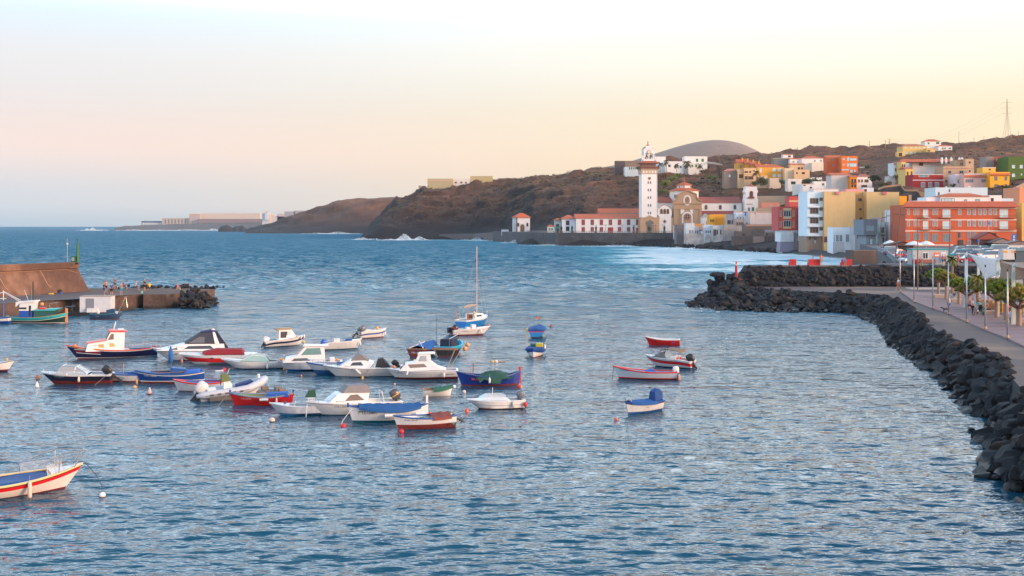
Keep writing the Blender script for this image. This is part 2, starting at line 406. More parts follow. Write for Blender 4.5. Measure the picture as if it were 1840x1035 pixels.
g=np.concatenate([np.arange(385,700,5.),np.arange(700,1150,4.),np.arange(1150,1620,14.)])
pg=np.concatenate([np.arange(636,1340,2.),np.arange(1340,2250,5.)])
Z=interp_cols(TCOLS,pg,g);PX,DD=np.meshgrid(pg,g);X=(PX-CX)/F*DD
Z0=Z.copy()
gz=np.hypot(*np.gradient(Z,axis=(0,1)))
townness=np.clip((PX-1200)/150,0,1)*np.clip((1000-DD)/150,0,1)
amp=np.clip(Z/25,0,1)*(1-.85*townness)
Zn=Z+rockfn(X,DD,Z*1.5,8.5,24)*amp*np.clip(gz/1.2,.12,1.2)+fbm(X,DD,9,41,4)*1.7*amp
dX=rockfn(X+500,DD,Z*2,5,18)*amp*np.clip(gz,0,1)
rb=NT('hill_ground')
a=rb.noise(.035,7,rough=.65);b=rb.noise(.35,8,rough=.75);c_=rb.noise(.012,4);geo=rb.new('ShaderNodeNewGeometry')
sx=rb.new('ShaderNodeSeparateXYZ');rb.l.new(geo.outputs['Normal'],sx.inputs[0])
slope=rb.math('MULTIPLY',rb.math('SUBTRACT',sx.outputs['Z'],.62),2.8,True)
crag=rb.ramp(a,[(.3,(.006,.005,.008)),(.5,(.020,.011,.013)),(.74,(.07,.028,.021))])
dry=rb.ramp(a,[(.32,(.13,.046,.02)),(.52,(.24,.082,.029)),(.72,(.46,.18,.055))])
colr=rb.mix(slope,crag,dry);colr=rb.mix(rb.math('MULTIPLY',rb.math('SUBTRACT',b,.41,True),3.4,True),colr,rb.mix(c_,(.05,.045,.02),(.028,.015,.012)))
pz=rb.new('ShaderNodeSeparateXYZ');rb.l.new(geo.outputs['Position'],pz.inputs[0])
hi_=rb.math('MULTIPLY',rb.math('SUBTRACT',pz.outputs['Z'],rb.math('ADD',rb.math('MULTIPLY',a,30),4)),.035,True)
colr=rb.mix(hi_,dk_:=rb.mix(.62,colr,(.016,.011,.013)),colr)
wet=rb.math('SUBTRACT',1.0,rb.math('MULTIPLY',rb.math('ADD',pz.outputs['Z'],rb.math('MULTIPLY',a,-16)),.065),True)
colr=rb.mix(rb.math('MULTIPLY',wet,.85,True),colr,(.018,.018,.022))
rb.set(Base_Color=colr,Roughness=.95,Normal=rb.bump(b,1.0,3.0))
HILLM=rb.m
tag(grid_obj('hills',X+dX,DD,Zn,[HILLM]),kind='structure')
def ridge(name,pts,D0,D1,mat,nb=12,na=160,amp=4,s=60,dep=1.0):
 pxs_=np.linspace(pts[0][0],pts[-1][0],na);top=np.interp(pxs_,[p[0]for p in pts],[p[1]for p in pts])
 bot=np.interp(pxs_,[p[0]for p in pts],[p[2]for p in pts])
 tt=np.linspace(0,1,nb)
 Dg=D0+(D1-D0)*tt[:,None]*np.ones((1,na));Pg=np.ones((nb,1))*pxs_[None]
 zt=H-(top-HY)/F*(D1);zb=-5+0*bot
 prof=np.sin(np.clip(tt*1.25,0,1)*math.pi/2)**dep
 zz=zb[None]+(zt-zb)[None]*prof[:,None]
 X_=(Pg-CX)/F*Dg
 zz=zz+rockfn(X_,Dg,zz,amp,s)*np.sin(np.pi*np.clip(tt*.9+.05,0,1))[:,None]
 back=zz[-1:]-60
 X_=np.vstack([X_,X_[-1:]*1.06]);Dg=np.vstack([Dg,Dg[-1:]*1.06]);zz=np.vstack([zz,back])
 return tag(grid_obj(name,X_,Dg,zz,[mat]),kind='structure')
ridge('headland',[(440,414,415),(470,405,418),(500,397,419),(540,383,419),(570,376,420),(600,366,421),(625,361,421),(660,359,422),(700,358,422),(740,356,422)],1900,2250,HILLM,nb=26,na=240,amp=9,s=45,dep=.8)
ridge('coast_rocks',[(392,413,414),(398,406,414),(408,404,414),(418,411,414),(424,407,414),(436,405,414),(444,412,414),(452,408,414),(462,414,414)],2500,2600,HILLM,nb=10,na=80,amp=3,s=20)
ridge('far_coast',[(205,410.5,411),(225,406,411),(300,404,411),(340,402,411),(460,400,411),(520,396,411),(600,396,411)],3300,3900,rockm((.06,.05,.05),(.1,.085,.08),(.16,.12,.1),.05),nb=10,na=200,amp=4,s=70)
mm=NT('cone_mountain');a=mm.noise(.006,6);b=mm.noise(.05,4,sc3=(1,1,.3))
mm.set(Base_Color=mm.mix(b,mm.mix(a,(.22,.125,.085),(.34,.215,.15)),(.22,.135,.095)),Roughness=1.0,Normal=mm.bump(b,.4,6))
pts=[(1090,300),(1130,291),(1180,275),(1215,264),(1250,255),(1278,251.3),(1300,251.5),(1320,254.5),(1340,263),(1358,273),(1378,283),(1410,293),(1450,300)]
na=90;th=np.linspace(0,1,na);pxs_=np.linspace(1090,1450,na);top=np.interp(pxs_,[p[0]for p in pts],[p[1]for p in pts])
top=np.convolve(np.pad(top,3,mode='edge'),np.ones(7)/7,'valid')
Dm_=3400;rows=[]
for t in np.linspace(-1,1,21):
 Dg=Dm_+t*700;zz=(H-(top-HY)/F*Dm_)-70;zz=70+zz*math.cos(t*math.pi/2)**.9-60*abs(t)
 rows.append(((pxs_-CX)/F*Dm_*(1),Dg+0*pxs_,zz))
tag(grid_obj('mountain',np.array([r_[0]for r_ in rows]),np.array([r_[1]for r_ in rows]),np.array([r_[2]for r_ in rows]),[mm.m]),kind='structure')
ridge('back_ridge',[(985,324,330),(1010,319,330),(1040,313,330),(1075,307,330),(1100,306,330),(1130,304,330),(1170,300,330),(1210,300,330)],2300,2500,mm.m,nb=6,na=60,amp=2,s=80)
ZP,ZC=2.4,5.6
def wl(l,z=0.0):return[WP(a,b,z)[:2]for a,b in l]
W_=wl([(1240,553),(1300,560),(1400,561),(1465,561),(1515,562),(1546,570),(1584,588),(1595,604),(1602,623),(1640,650),(1676,668),(1694,694),(1728,737),(1769,755),(1770,790),(1763,845),(1811,882),(1900,950),(2050,1100)])
T_=wl([(1322,512),(1345,516),(1394,520),(1450,523),(1513,526),(1560,527),(1602,534),(1633,549),(1652,568),(1671,585),(1696,602),(1756,622),(1809,644),(1821,682),(1842,706),(1850,740),(1900,800),(2000,900),(2150,1080)],ZP)
Wb=[(27,172),(30,180),(36,188),(48,193),(64,193)]
Tb=[(36.3,182),(36.6,183),(37.5,184),(50,184.6),(60,184.6)]
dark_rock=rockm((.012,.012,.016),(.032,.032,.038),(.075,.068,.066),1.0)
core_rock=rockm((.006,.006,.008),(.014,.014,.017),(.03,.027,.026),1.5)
asph=NT('gravel_path');a=asph.noise(.25,5);b=asph.noise(22,3);c_=asph.noise(.09,3)
cc=asph.mix(a,(.085,.064,.064),(.135,.098,.095));cc=asph.mix(asph.math('MULTIPLY',asph.math('SUBTRACT',c_,.52,True),5,True),cc,(.30,.19,.12))
asph.set(Base_Color=asph.mix(asph.math('MULTIPLY',b,.35),cc,(.06,.055,.06)),Roughness=.9,Normal=asph.bump(b,.4,.03))
def strip(name,A,Bp,za,zb,mat):
 m=MB();n_=len(A)
 m.add([(x,y,za)for x,y in A]+[(x,y,zb)for x,y in Bp],[(i,i+1,n_+i+1,n_+i)for i in range(n_-1)])
 return m.build(name,mat)
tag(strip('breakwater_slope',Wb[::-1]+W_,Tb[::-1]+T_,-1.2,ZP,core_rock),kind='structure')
far_edge=[(60,184.6),(37.5,184),(36.6,183)]
poly=[(x,y)for x,y in T_]+[(260,T_[-1][1]),(260,T_[0][1])]
bm=bmesh.new();vs=[bm.verts.new((x,y,ZP))for x,y in poly];bm.faces.new(vs);bmesh.ops.triangulate(bm,faces=bm.faces)
me=bpy.data.meshes.new('path');bm.to_mesh(me);bm.free();me.materials.append(asph.m)
pth=bpy.data.objects.new('path',me);COL.objects.link(pth);tag(pth,kind='structure')
K_=wl([(1617,523),(1630,532),(1642,541),(1660,548),(1676,554),(1704,562),(1737,578),(1770,592),(1810,607),(1850,626),(1900,652),(1990,710),(2150,830)],ZP+.12)
pv=NT('pink_paving');br=pv.new('ShaderNodeTexBrick');br.inputs['Scale'].default_value=1.6;br.inputs['Color1'].default_value=(.25,.14,.138,1);br.inputs['Color2'].default_value=(.30,.18,.17,1);br.inputs['Mortar'].default_value=(.17,.12,.13,1)
pv.l.new(pv.tc.outputs['Object'],br.inputs['Vector']);a=pv.noise(.4,5)
pv.set(Base_Color=pv.mix(pv.math('MULTIPLY',a,.6),br.outputs['Color'],(.18,.14,.15)),Roughness=.8)
m=MB();kp=K_+[(160,K_[-1][1]),(160,155.5),(62,157)]
bm=bmesh.new();vs=[bm.verts.new((x,y,ZP+.12))for x,y in kp];f_=bm.faces.new(vs)
r_=bmesh.ops.extrude_face_region(bm,geom=[f_]);
for v in[e for e in r_['geom']if isinstance(e,bmesh.types.BMVert)]:v.co.z=ZP-.2
bmesh.ops.triangulate(bm,faces=bm.faces);bmesh.ops.recalc_face_normals(bm,faces=bm.faces)
me=bpy.data.meshes.new('pavement');bm.to_mesh(me);bm.free();me.materials.append(pv.m)
o=bpy.data.objects.new('pavement',me);COL.objects.link(o);tag(o,kind='structure')
m=MB();a0=WP(1632,519,ZP+.05);a1=WP(1800,519,ZP+.05)
m.box(a0[0],a1[0]+10,a0[1]-1.5,a0[1]+1.2,ZP-.1,ZP+.18);tag(m.build('pavement_edge',wallm((.5,.42,.36))),kind='structure')
m=MB();prof=[(ZP-.3,177.5),(ZC-.1,180.6),(ZC,184.5),(-1.5,193)]
m.loft([[(x,y,z)for z,y in prof]for x in(38.5,60,100,240)],close=False)
m.add([(38.5,177.5,ZP-.3),(38.5,180.6,ZC-.1),(38.5,184.5,ZC),(38.5,193,-1.5),(34,185,-1.5),(35,178,1.5)],[(0,1,5),(1,2,4,5),(2,3,4)])
tag(m.build('rock_mound',core_rock),kind='structure')
m=MB();m.box(42,62,181,184,ZC-.4,ZC+.06);tag(m.build('mound_walkway',wallm((.2,.17,.16))),kind='structure')
cpk=NT('car_park_asphalt');a=cpk.noise(.12,5);b=cpk.noise(8,3)
cpk.set(Base_Color=cpk.mix(a,(.045,.045,.055),(.085,.08,.088)),Roughness=.85,Normal=cpk.bump(b,.3,.02))
m=MB();pl=[(58,180.8),(58,190),(67.5,194),(99,298),(125,400),(420,400),(260,180.8)]
m.prism(pl,-1.5,ZC+.06,axis='z');tag(m.build('car_park',[cpk.m]),kind='structure')
m=MB();bp=wl([(1405,455),(1440,458),(1480,462.5),(1516,466),(1545,470)])
bq=[(x*1.0+6,y+30)for x,y in bp]
m.loft([[(x,y,-.6)for x,y in bp],[(x+2,y+9,.9)for x,y in bp],[(x,y,2.2)for x,y in bq]],close=False)
tag(m.build('beach',rockm((.02,.02,.025),(.05,.048,.052),(.09,.08,.08),2)),kind='structure')
SQ=XZ(0,420,700)[2]+.6
m=MB();a=(905-CX)/F*730;
pl=[((885-CX)/F*905,905),((945-CX)/F*760,760),((1000-CX)/F*703,703),((1100-CX)/F*692,692),((1210-CX)/F*688,688),((1240-CX)/F*690,690),((1240-CX)/F*772,772),((1040-CX)/F*780,780),((940-CX)/F*862,862),((890-CX)/F*930,930)]
m.prism(pl,-2,SQ,axis='z');tag(m.build('square',[rockm((.035,.033,.04),(.085,.08,.085),(.15,.14,.14),.35,.5)]),kind='structure')
m=MB();m.loft([[((850-CX)/F*1008,1004,z)for z in(-2,5.4)]+[((850-CX)/F*1008,1022,5.4),((850-CX)/F*1008,1022,-2)],[((790-CX)/F*1025,1020,z)for z in(-2,5)]+[((790-CX)/F*1025,1036,5),((790-CX)/F*1025,1036,-2)]]);
m.loft([[((850-CX)/F*1008,1004,z)for z in(-2,5.4)]+[((850-CX)/F*1008,1022,5.4),((850-CX)/F*1008,1022,-2)],[((893-CX)/F*905,905,z)for z in(-2,SQ-.6)]+[((893-CX)/F*925,925,SQ-.6),((893-CX)/F*925,925,-2)]])
tag(m.build('coast_road',wallm((.14,.12,.12),.4)),kind='structure')
ZQ=2.1
conc=rockm((.035,.022,.018),(.10,.063,.05),(.22,.14,.105),.8,.5)
qf=[(-95,108),(-66,143),(-52.4,160.5),(-52.6,157.2),(-49.5,157),(-47.2,163.5)]
quay_poly=[(-110,110)]+[WP(0,546,ZQ)[:2],WP(170,533.5,ZQ)[:2],WP(257,528,ZQ)[:2],WP(257.5,529.2,ZQ)[:2],WP(299,528.8,ZQ)[:2],WP(328,526.3,ZQ)[:2],(-47,176),(-58,181),(-110,168)]
m=MB();m.prism(quay_poly,-1.5,ZQ,axis='z')
tag(m.build('quay',conc),kind='structure')
tag(strip('quay_deck',[(-109,112),(-66.5,143.8),(-58.3,152.9)],[(-109,166),(-66.5,166),(-54.0,166.0)],ZQ+.006,ZQ+.006,asph.m),kind='structure')
m=MB()
for k in range(16):
 for yy in(214,240,266):m.box(82+k*2.9,82.12+k*2.9,yy,yy+4.6,ZC+.062,ZC+.066)
tag(m.build('road_marking',paint((.5,.5,.5),.7,.3)),kind='structure')
m=MB()
for k in range(20):y0=84+k*3.6;xk=np.interp(y0,[q[1]for q in K_[::-1]],[q[0]for q in K_[::-1]]);m.box(xk+.1,xk+34,y0,y0+.09,ZP+.121,ZP+.127)
for k in range(9):m.box(56+k*3.6,56.09+k*3.6,84,154,ZP+.1215,ZP+.1275)
tag(m.build('paving_joints',wallm((.10,.07,.07))),kind='structure')
WINC={}
def window(parent,w,h,x,z,frame,gl,y=0,split=1,deep=False,name='window',ax='y'):
 """one window: frame bars with a pane as a sub-part; ax='y' lies in a wall facing -y, 'x+'/'x-' in a side wall at x"""
 key=(round(w,2),round(h,2),frame,gl,split,deep,name,ax)
 t=max(.07,min(.16,w*.1))
 if key not in WINC:
  m=MB();e=.05
  m.box(-w/2-e,w/2+e,-.07,.03,h/2-t/2,h/2+e);m.box(-w/2-e,w/2+e,-.12,.03,-h/2-e,-h/2+t/2)
  m.box(-w/2-e,-w/2+t/2,-.06,.03,-h/2+t/2,h/2-t/2);m.box(w/2-t/2,w/2+e,-.06,.03,-h/2+t/2,h/2-t/2)
  for k in range(split):
   xx=-w/2+w*(k+1)/(split+1);m.box(xx-t/3,xx+t/3,-.05,.02,-h/2+t/2,h/2-t/2)
  fr=m.build(name,MF(frame));g_=MB().box(-w/2+t/2,w/2-t/2,-.02,.02,-h/2+t/2,h/2-t/2).build('pane',MG(gl),fr)
  WINC[key]=(fr.data,g_.data);bpy.data.objects.remove(g_);bpy.data.objects.remove(fr)
 a,b=WINC[key]
 o=bpy.data.objects.new(name,a);COL.objects.link(o);o.parent=parent
 o.location=(x,y-.02,z)
 if ax=='x+':o.rotation_euler.z=R(90)
 if ax=='x-':o.rotation_euler.z=R(-90)
 q=bpy.data.objects.new('pane',b);COL.objects.link(q);q.parent=o
 return o
FR={'w':(.72,.72,.7),'b':(.10,.045,.025),'r':(.30,.03,.03),'g':(.02,.14,.05),'k':(.03,.03,.03),'o':(.5,.3,.15),'e':(.3,.3,.3),'y':(.7,.55,.25),'u':(.03,.12,.4)}
GL={'k':(.018,.022,.028),'m':(.10,.13,.15),'r':(.26,.035,.035),'l':(.30,.42,.45),'b':(.09,.05,.03),'g':(.02,.16,.05),'t':(.10,.22,.26)}
def MF(k):return paint(FR[k],.5,.1)
def MG(k):return paint(GL[k],.7,.1)if k in 'rbg' else glass(GL[k])
def grid(x0,x1,nx,y0,y1,ny,w,h):
 xs=[x0+(x1-x0)*(i/(max(1,nx-1)))for i in range(nx)];ys=[y0+(y1-y0)*(i/max(1,ny-1))for i in range(ny)]
 return[(x,y,w,h)for y in ys for x in xs]
HIP=(.66,.14,.045)
def B(name,cat,label,x0,x1,yt,yb,D,wall,roof=None,wins=(),frame='w',gl='k',yaw=0,depth=None,skirt=8,dirt=.15,chim=(),bands=(),rc=HIP,group=None,parts=None,win_side=(),split=1,over=.35,doors=(),parapet=True,balc=()):
 """building: front face spans pixel columns x0..x1 and rows yt..yb at distance D"""
 s=D/F;wd=(x1-x0)*s;h=(yb-yt)*s;d=depth or max(7,wd*.7)
 zb=H-(yb-HY)*s;yw=R(yaw)
 t=thing(name,label,cat,((x0+x1)/2*s-CX*s,D,zb),yw,group)
 wm=wallm(wall,dirt);m=MB()
 if roof in('flat',None)and parapet:
  p=.25;ph=min(.9,h*.15)
  m.box(-wd/2,wd/2,0,d,-skirt,h-ph)
  m.box(-wd/2,wd/2,0,p,h-ph,h);m.box(-wd/2,wd/2,d-p,d,h-ph,h);m.box(-wd/2,-wd/2+p,p,d-p,h-ph,h);m.box(wd/2-p,wd/2,p,d-p,h-ph,h)
  c=MB();c.box(-wd/2-.05,wd/2+.05,-.05,p+.03,h,h+.08);c.box(-wd/2-.05,-wd/2+p,p+.03,d,h,h+.08);c.box(wd/2-p,wd/2+.05,p+.03,d,h,h+.08);c.build('coping',paint(dk(wall,.8),.8),t)
 else:m.box(-wd/2,wd/2,0,d,-skirt,h)
 m.build('wall',wm,t)
 if roof and roof!='flat':
  k,rh=roof[0],roof[1]*s;o=over;r=MB()
  if k=='hip':
   i=min(wd,d)/2*.95+o*.5;i2=min(i,wd/2+o-.05)
   r.add([(-wd/2-o,-o,h),(wd/2+o,-o,h),(wd/2+o,d+o,h),(-wd/2-o,d+o,h),(-wd/2-o+i2,d/2,h+rh),(wd/2+o-i2,d/2,h+rh)],[(0,1,5,4),(1,2,5),(2,3,4,5),(3,0,4),(3,2,1,0)])
  elif k=='gable':
   r.add([(-wd/2-o,-o,h),(wd/2+o,-o,h),(wd/2+o,d+o,h),(-wd/2-o,d+o,h),(-wd/2-o,d/2,h+rh),(wd/2+o,d/2,h+rh)],[(0,1,5,4),(2,3,4,5),(0,4,3),(1,2,5),(3,2,1,0)])
  elif k=='gfront':
   r.add([(-wd/2-o,-o,h),(0,-o,h+rh),(wd/2+o,-o,h),(-wd/2-o,d+o,h),(0,d+o,h+rh),(wd/2+o,d+o,h)],[(0,1,4,3),(1,2,5,4),(0,2,1),(3,4,5),(0,3,5,2)])
  elif k=='shed':
   r.add([(-wd/2-o,-o,h),(wd/2+o,-o,h),(wd/2+o,d*.55,h+rh),(-wd/2-o,d*.55,h+rh),(-wd/2-o,d+o,h+.0),(wd/2+o,d+o,h+.0)],[(0,1,2,3),(3,2,5,4),(0,3,4),(1,5,2),(0,4,5,1)])
  elif k=='strip':
   r.add([(-wd/2-o,-o*2,h-rh),(wd/2+o,-o*2,h-rh),(wd/2+o,.6,h+.05),(-wd/2-o,.6,h+.05)],[(0,1,2,3)])
   r.add([(-wd/2-o,-o*2,h-rh-.15),(wd/2+o,-o*2,h-rh-.15),(wd/2+o,.0,h-rh-.15),(-wd/2-o,0,h-rh-.15),(-wd/2-o,-o*2,h-rh),(wd/2+o,-o*2,h-rh)],[(3,2,1,0),(0,1,5,4)])
  r.build('roof',tiles(rc),t)
 for(wx,wy,ww,wh)in wins:
  window(t,ww*s,wh*s,(wx-(x0+x1)/2)*s,(yb-wy)*s,frame,gl,split=split)
 for(wx,wy,ww,wh,f_,g_)in win_side:
  window(t,ww*s,wh*s,(wx-(x0+x1)/2)*s,(yb-wy)*s,f_,g_,split=split)
 for(wx,wy,ww,wh,f_)in doors:
  dm=MB();W2,H2=ww*s,wh*s;X0=(wx-(x0+x1)/2)*s;Z0_=(yb-wy)*s
  dm.box(X0-W2/2,X0+W2/2,-.09,.05,Z0_-H2/2,Z0_+H2/2);dm.box(X0-W2/2-.08,X0-W2/2,-.14,.05,Z0_-H2/2,Z0_+H2/2+.08);dm.box(X0+W2/2,X0+W2/2+.08,-.14,.05,Z0_-H2/2,Z0_+H2/2+.08)
  dm.build('door',MF(f_),t)
 for(by,bh,c)in bands:
  MB().box(-wd/2-.12,wd/2+.12,-.14,.1,(yb-by)*s-bh*s/2,(yb-by)*s+bh*s/2).build('trim_band',paint(c,.7),t)
 for(bx,by,bw,bh,c)in balc:
  bo_=MB();X0=(bx-(x0+x1)/2)*s;z_=(yb-by)*s;bo_.box(X0-bw*s/2,X0+bw*s/2,-1.25,0,z_-.2,z_)
  ob=bo_.build('balcony',paint(c,.7),t)
  rl=MB();nb_=max(3,int(bw*s/.35))
  for k in range(nb_+1):
   xx=X0-bw*s/2+.05+(bw*s-.1)*k/nb_;rl.box(xx-.025,xx+.025,-1.22,-1.17,z_,z_+bh*s)
  rl.box(X0-bw*s/2,X0+bw*s/2,-1.25,-1.15,z_+bh*s,z_+bh*s+.06);rl.box(X0-bw*s/2,X0-bw*s/2+.05,-1.15,0,z_+bh*s,z_+bh*s+.06);rl.box(X0+bw*s/2-.05,X0+bw*s/2,-1.15,0,z_+bh*s,z_+bh*s+.06)
  rl.build('railing',paint((.08,.07,.05),.6),ob)
 for(cx,cy0,cw,cy1,cc)in chim:
  cm=MB();X0=(cx-(x0+x1)/2)*s;zt=(yb-cy0)*s;z0_=(yb-cy1)*s;c2=cw*s/2
  cm.box(X0-c2,X0+c2,d*.35,d*.35+2*c2,z0_,zt-.3);cm.lathe([(c2*1.15,zt-.3),(c2*1.15,zt-.15),(c2*.8,zt+.1),(.05,zt+.25)],(X0,d*.35+c2,0),8)
  cm.build('chimney',wallm(cc),t)
 return t,s,wd,h,d
W1=(.76,.75,.72);W2=(.66,.68,.70);PINKW=(.72,.60,.54)
STONE=(.50,.33,.20)
t,s,wd,h,d=B('convent','convent','long white two-storey convent with rows of red shuttered windows left of the bell tower',1035,1153,392.5,421,722,W1,('gable',8.5),frame='e',gl='r',wins=[(1048+i*16.3,399.5,6,10)for i in range(7)]+[(1048+16.3*i,412.5,6,9)for i in(0,1,2,4,5)],depth=20,doors=[(1097,414.5,9,12,'r'),(1147,415,8,11,'r')],skirt=2,over=.6)
B('convent_rear_wing','building','white rear wing with a long red roof rising behind the convent',1078,1153,383,392,746,W1,('gable',9),depth=18,skirt=8,over=.8)
B('side_house','house','small white house with four dark windows joined to the left end of the convent',1010,1034,393,420.5,726,(.70,.74,.80),('hip',7),gl='k',wins=[(1020,400.5,6,8),(1020,411,6,8)],frame='k',depth=14,skirt=2,over=1.2)
B('balcony_house','house','green balconied white house with a red roof at the corner of the square',997,1008,396,421,735,(.55,.66,.62),('hip',4),gl='k',wins=[(1002,405,5,5),(1002,415,5,6)],frame='g',depth=12,skirt=2,over=1.2,balc=[(1002.5,409,13,3,(.05,.3,.2))],group=None)
B('kiosk','kiosk','small white and teal kiosk with a red roof left of the balconied house',984,995.5,407,421,728,(.6,.68,.66),('hip',3.5),gl='m',wins=[(987.5,412,3,4),(992,412,3,4)],frame='g',skirt=2,over=.6,bands=[(419.5,3,(.02,.3,.3))])
D=850;t,s,wd,h,d=B('chapel','chapel','small isolated white chapel with a red hip roof and arched door under the cliff',927,953,391,416.5,D,(.62,.64,.68),('hip',8.5),yaw=18,depth=9.5,skirt=3,over=1.1,dirt=.25)
def arch_poly(w,h,n=10):
 r=w/2;return[(-r,0)]+[(-r*math.cos(math.pi*i/n),h-r+r*math.sin(math.pi*i/n))for i in range(n+1)]+[(r,0)]
def arch(parent,name,x,z,w,h,fm,gm,y=0,rim=.18,side=None):
 m=MB();a=arch_poly(w+2*rim,h+rim);b=arch_poly(w,h);m.prism([(x+p,z+q)for p,q in a],y-.10,y+.02)
 o=m.build(name,fm,parent);MB().prism([(x+p,z+q)for p,q in b],y-.15,y-.105).build('pane',gm,o);return o
for wx,ww,zz,hh_ in((935.5,7.5,0,13.5),(927.8,3.2,9.5,6.5),(945,3.2,9.5,6.5)):
 arch(t,'door' if ww>5 else 'window',(wx-940+3)*s,zz*s,ww*s,hh_*s,paint((.32,.3,.3),.8),paint((.13,.09,.06),.8)if ww>5 else glass((.03,.02,.02)))
MB().box(-wd/2-.15,-wd/2+.9,-.18,-.01,0,h).build('corner_stones',rockm((.05,.05,.06),(.09,.09,.1),(.15,.14,.14),2),t)
m=MB();m.box(-wd/2-.03,-wd/2+.02,2.5,4.3,0,6.5);m.box(-wd/2-.06,-wd/2-.03,2.8,4.0,0,6.2,1);m.build('door',[paint((.32,.3,.3)),paint((.3,.1,.04))],t)
B('low_wall','wall','low white parapet wall running left from the chapel',901,914,412.5,416.5,858,W2,None,depth=.6,skirt=3,parapet=False)
D=716;s=D/F;TZ=H-(419-HY)*s;X0=(1167-CX)*s
T=thing('bell_tower','tall white bell tower with a stone base, timber balcony and open belfry','bell tower',(X0,D,SQ),R(5))
hz=lambda py:(419-py)*s+(TZ-SQ)
hw=13.6*s
m=MB();m.box(-hw,hw,0,2*hw,hz(391),hz(312));
for sx_ in(-1,1):m.box(sx_*hw-.18,sx_*hw+.18,-.12,.3,hz(391),hz(312))
m.build('shaft',wallm(W1,.08),T)
m=MB();m.box(-hw-1.3,hw+1.3,-1.2,2*hw+1,-1,hz(392));m.box(-hw-1.6,hw+1.6,-1.5,2*hw+1.2,hz(392),hz(390.5));m.prism([(-3,hz(390.5)),(3,hz(390.5)),(1,hz(388.5)),(0,hz(386.5)),(-1,hz(388.5))],-1.5,0)
m.build('base',wallm(STONE,.2),T)
m=MB();m.box(-1.6,1.6,-1.75,-1.21,-1,5.6);m.prism([(-2.6,5.6),(2.6,5.6),(2.2,7),(0,8.3),(-2.2,7)],-1.8,-1.21);m.build('portal',rockm((.1,.09,.09),(.2,.18,.17),(.32,.28,.25),2),T)
m=MB();m.box(-.7,.7,-1.82,-1.76,-1,3.4);m.build('door',MF('b'),T)
window(T,1.6,1.9,0,hz(399),'o','k',y=-1.2)
for wy in(382.8,369,355,341.5,328):
 for sx_ in(-1,1):window(T,.55,1.45,sx_*.78,hz(wy),'k','k',split=0)
m=MB();m.lathe([(1.05,0),(1.05,.14)],seg=20);
for v in range(len(m.v)):x,y,z=m.v[v];m.v[v]=(x,-z-.02,y+hz(320.5))
m.build('rose_window',paint((.45,.3,.18)),T)
m=MB();m.lathe([(.55,0),(.55,.06)],seg=16)
for v in range(len(m.v)):x,y,z=m.v[v];m.v[v]=(x,-z-.17,y+hz(320.5))
m.build('pane',glass(),T)
m=MB();m.box(-hw-.5,hw+.5,-.5,2*hw+.5,hz(312),hz(304.5));m.box(-hw-.9,hw+.9,-.9,2*hw+.9,hz(304.5),hz(303));m.build('corbel_course',wallm((.52,.38,.26)),T)
for k in range(5):
 xx=-hw+1+k*(2*hw-2)/4;MB().prism([(xx+p*.9,hz(311)+q*.9)for p,q in arch_poly(.9,1.7)],-.56,-.5).build('blind_arch',wallm((.75,.72,.68)),T)
bw=hw+1.35
m=MB();z0,z1=hz(303),hz(293.5)
m.box(-bw,bw,-1.35,2*hw+1.35,z0,z0+.3)
for k in range(15):
 xx=-bw+.1+k*(2*bw-.2)/14;m.box(xx-.07,xx+.07,-1.33,-1.2,z0+.3,z0+1.6)
 m.box(-bw+.02,-bw+.15,-1.2+k*(2*hw+2.4)/14-.07,-1.2+k*(2*hw+2.4)/14+.07,z0+.3,z0+1.6);m.box(bw-.15,bw-.02,-1.2+k*(2*hw+2.4)/14-.07,-1.2+k*(2*hw+2.4)/14+.07,z0+.3,z0+1.6)
m.box(-bw,bw,-1.35,-1.18,z0+1.5,z0+1.75);m.box(-bw,bw,-1.345,-1.2,z0+.3,z0+.95)
for k in range(6):
 xx=-bw+.12+k*(2*bw-.24)/5;m.box(xx-.12,xx+.12,-1.3,-1.1,z0+1.6,z1)
m.build('balcony',paint((.14,.035,.025),.6),T)
m=MB();m.box(-hw+.6,hw-.6,.6,2*hw-.6,z0+.3,z1+.4);m.build('balcony_room',wallm((.3,.22,.18)),T)
m=MB();o_=bw+.3;q=hw-.6
m.add([(-o_,-1.65,z1),(o_,-1.65,z1),(o_,2*hw+1.65,z1),(-o_,2*hw+1.65,z1),(-q,.6,hz(289)),(q,.6,hz(289)),(q,2*hw-.6,hz(289)),(-q,2*hw-.6,hz(289))],[(0,1,5,4),(1,2,6,5),(2,3,7,6),(3,0,4,7),(4,5,6,7),(3,2,1,0)])
m.build('balcony_roof',tiles((.42,.10,.05)),T)
bf=9.2*s;cyb=hw
m=MB();za,zb_,zc=hz(289),hz(286),hz(268)
m.box(-bf-.4,bf+.4,cyb-bf-.4,cyb+bf+.4,za,zb_);
op=1.35
for yy in(cyb-bf,cyb+bf-.7):
 m.box(-bf,-2.75,yy,yy+.7,zb_,zc);m.box(2.75,bf,yy,yy+.7,zb_,zc);m.box(-.25,.25,yy,yy+.7,zb_,zb_+3.2)
 for cx_ in(-1.5,1.5):
  P_=[(cx_-1.25,zb_+3.2)]+[(cx_-1.25*math.cos(math.pi*i/8),zb_+2.9+1.25*math.sin(math.pi*i/8))for i in range(9)]+[(cx_+1.25,zb_+3.2)]
  head=[(cx_+1.25,zb_+5),(cx_-1.25,zb_+5)]
  m.prism([(cx_-1.25,zb_+5),*[(cx_-1.25*math.cos(math.pi*i/8),zb_+2.9+1.25*math.sin(math.pi*i/8))for i in range(9)],(cx_+1.25,zb_+5)],yy,yy+.7)
 m.box(-2.75,2.75,yy,yy+.7,zb_+5,zc);m.box(-.25,.25,yy,yy+.7,zb_+3.2,zb_+5)
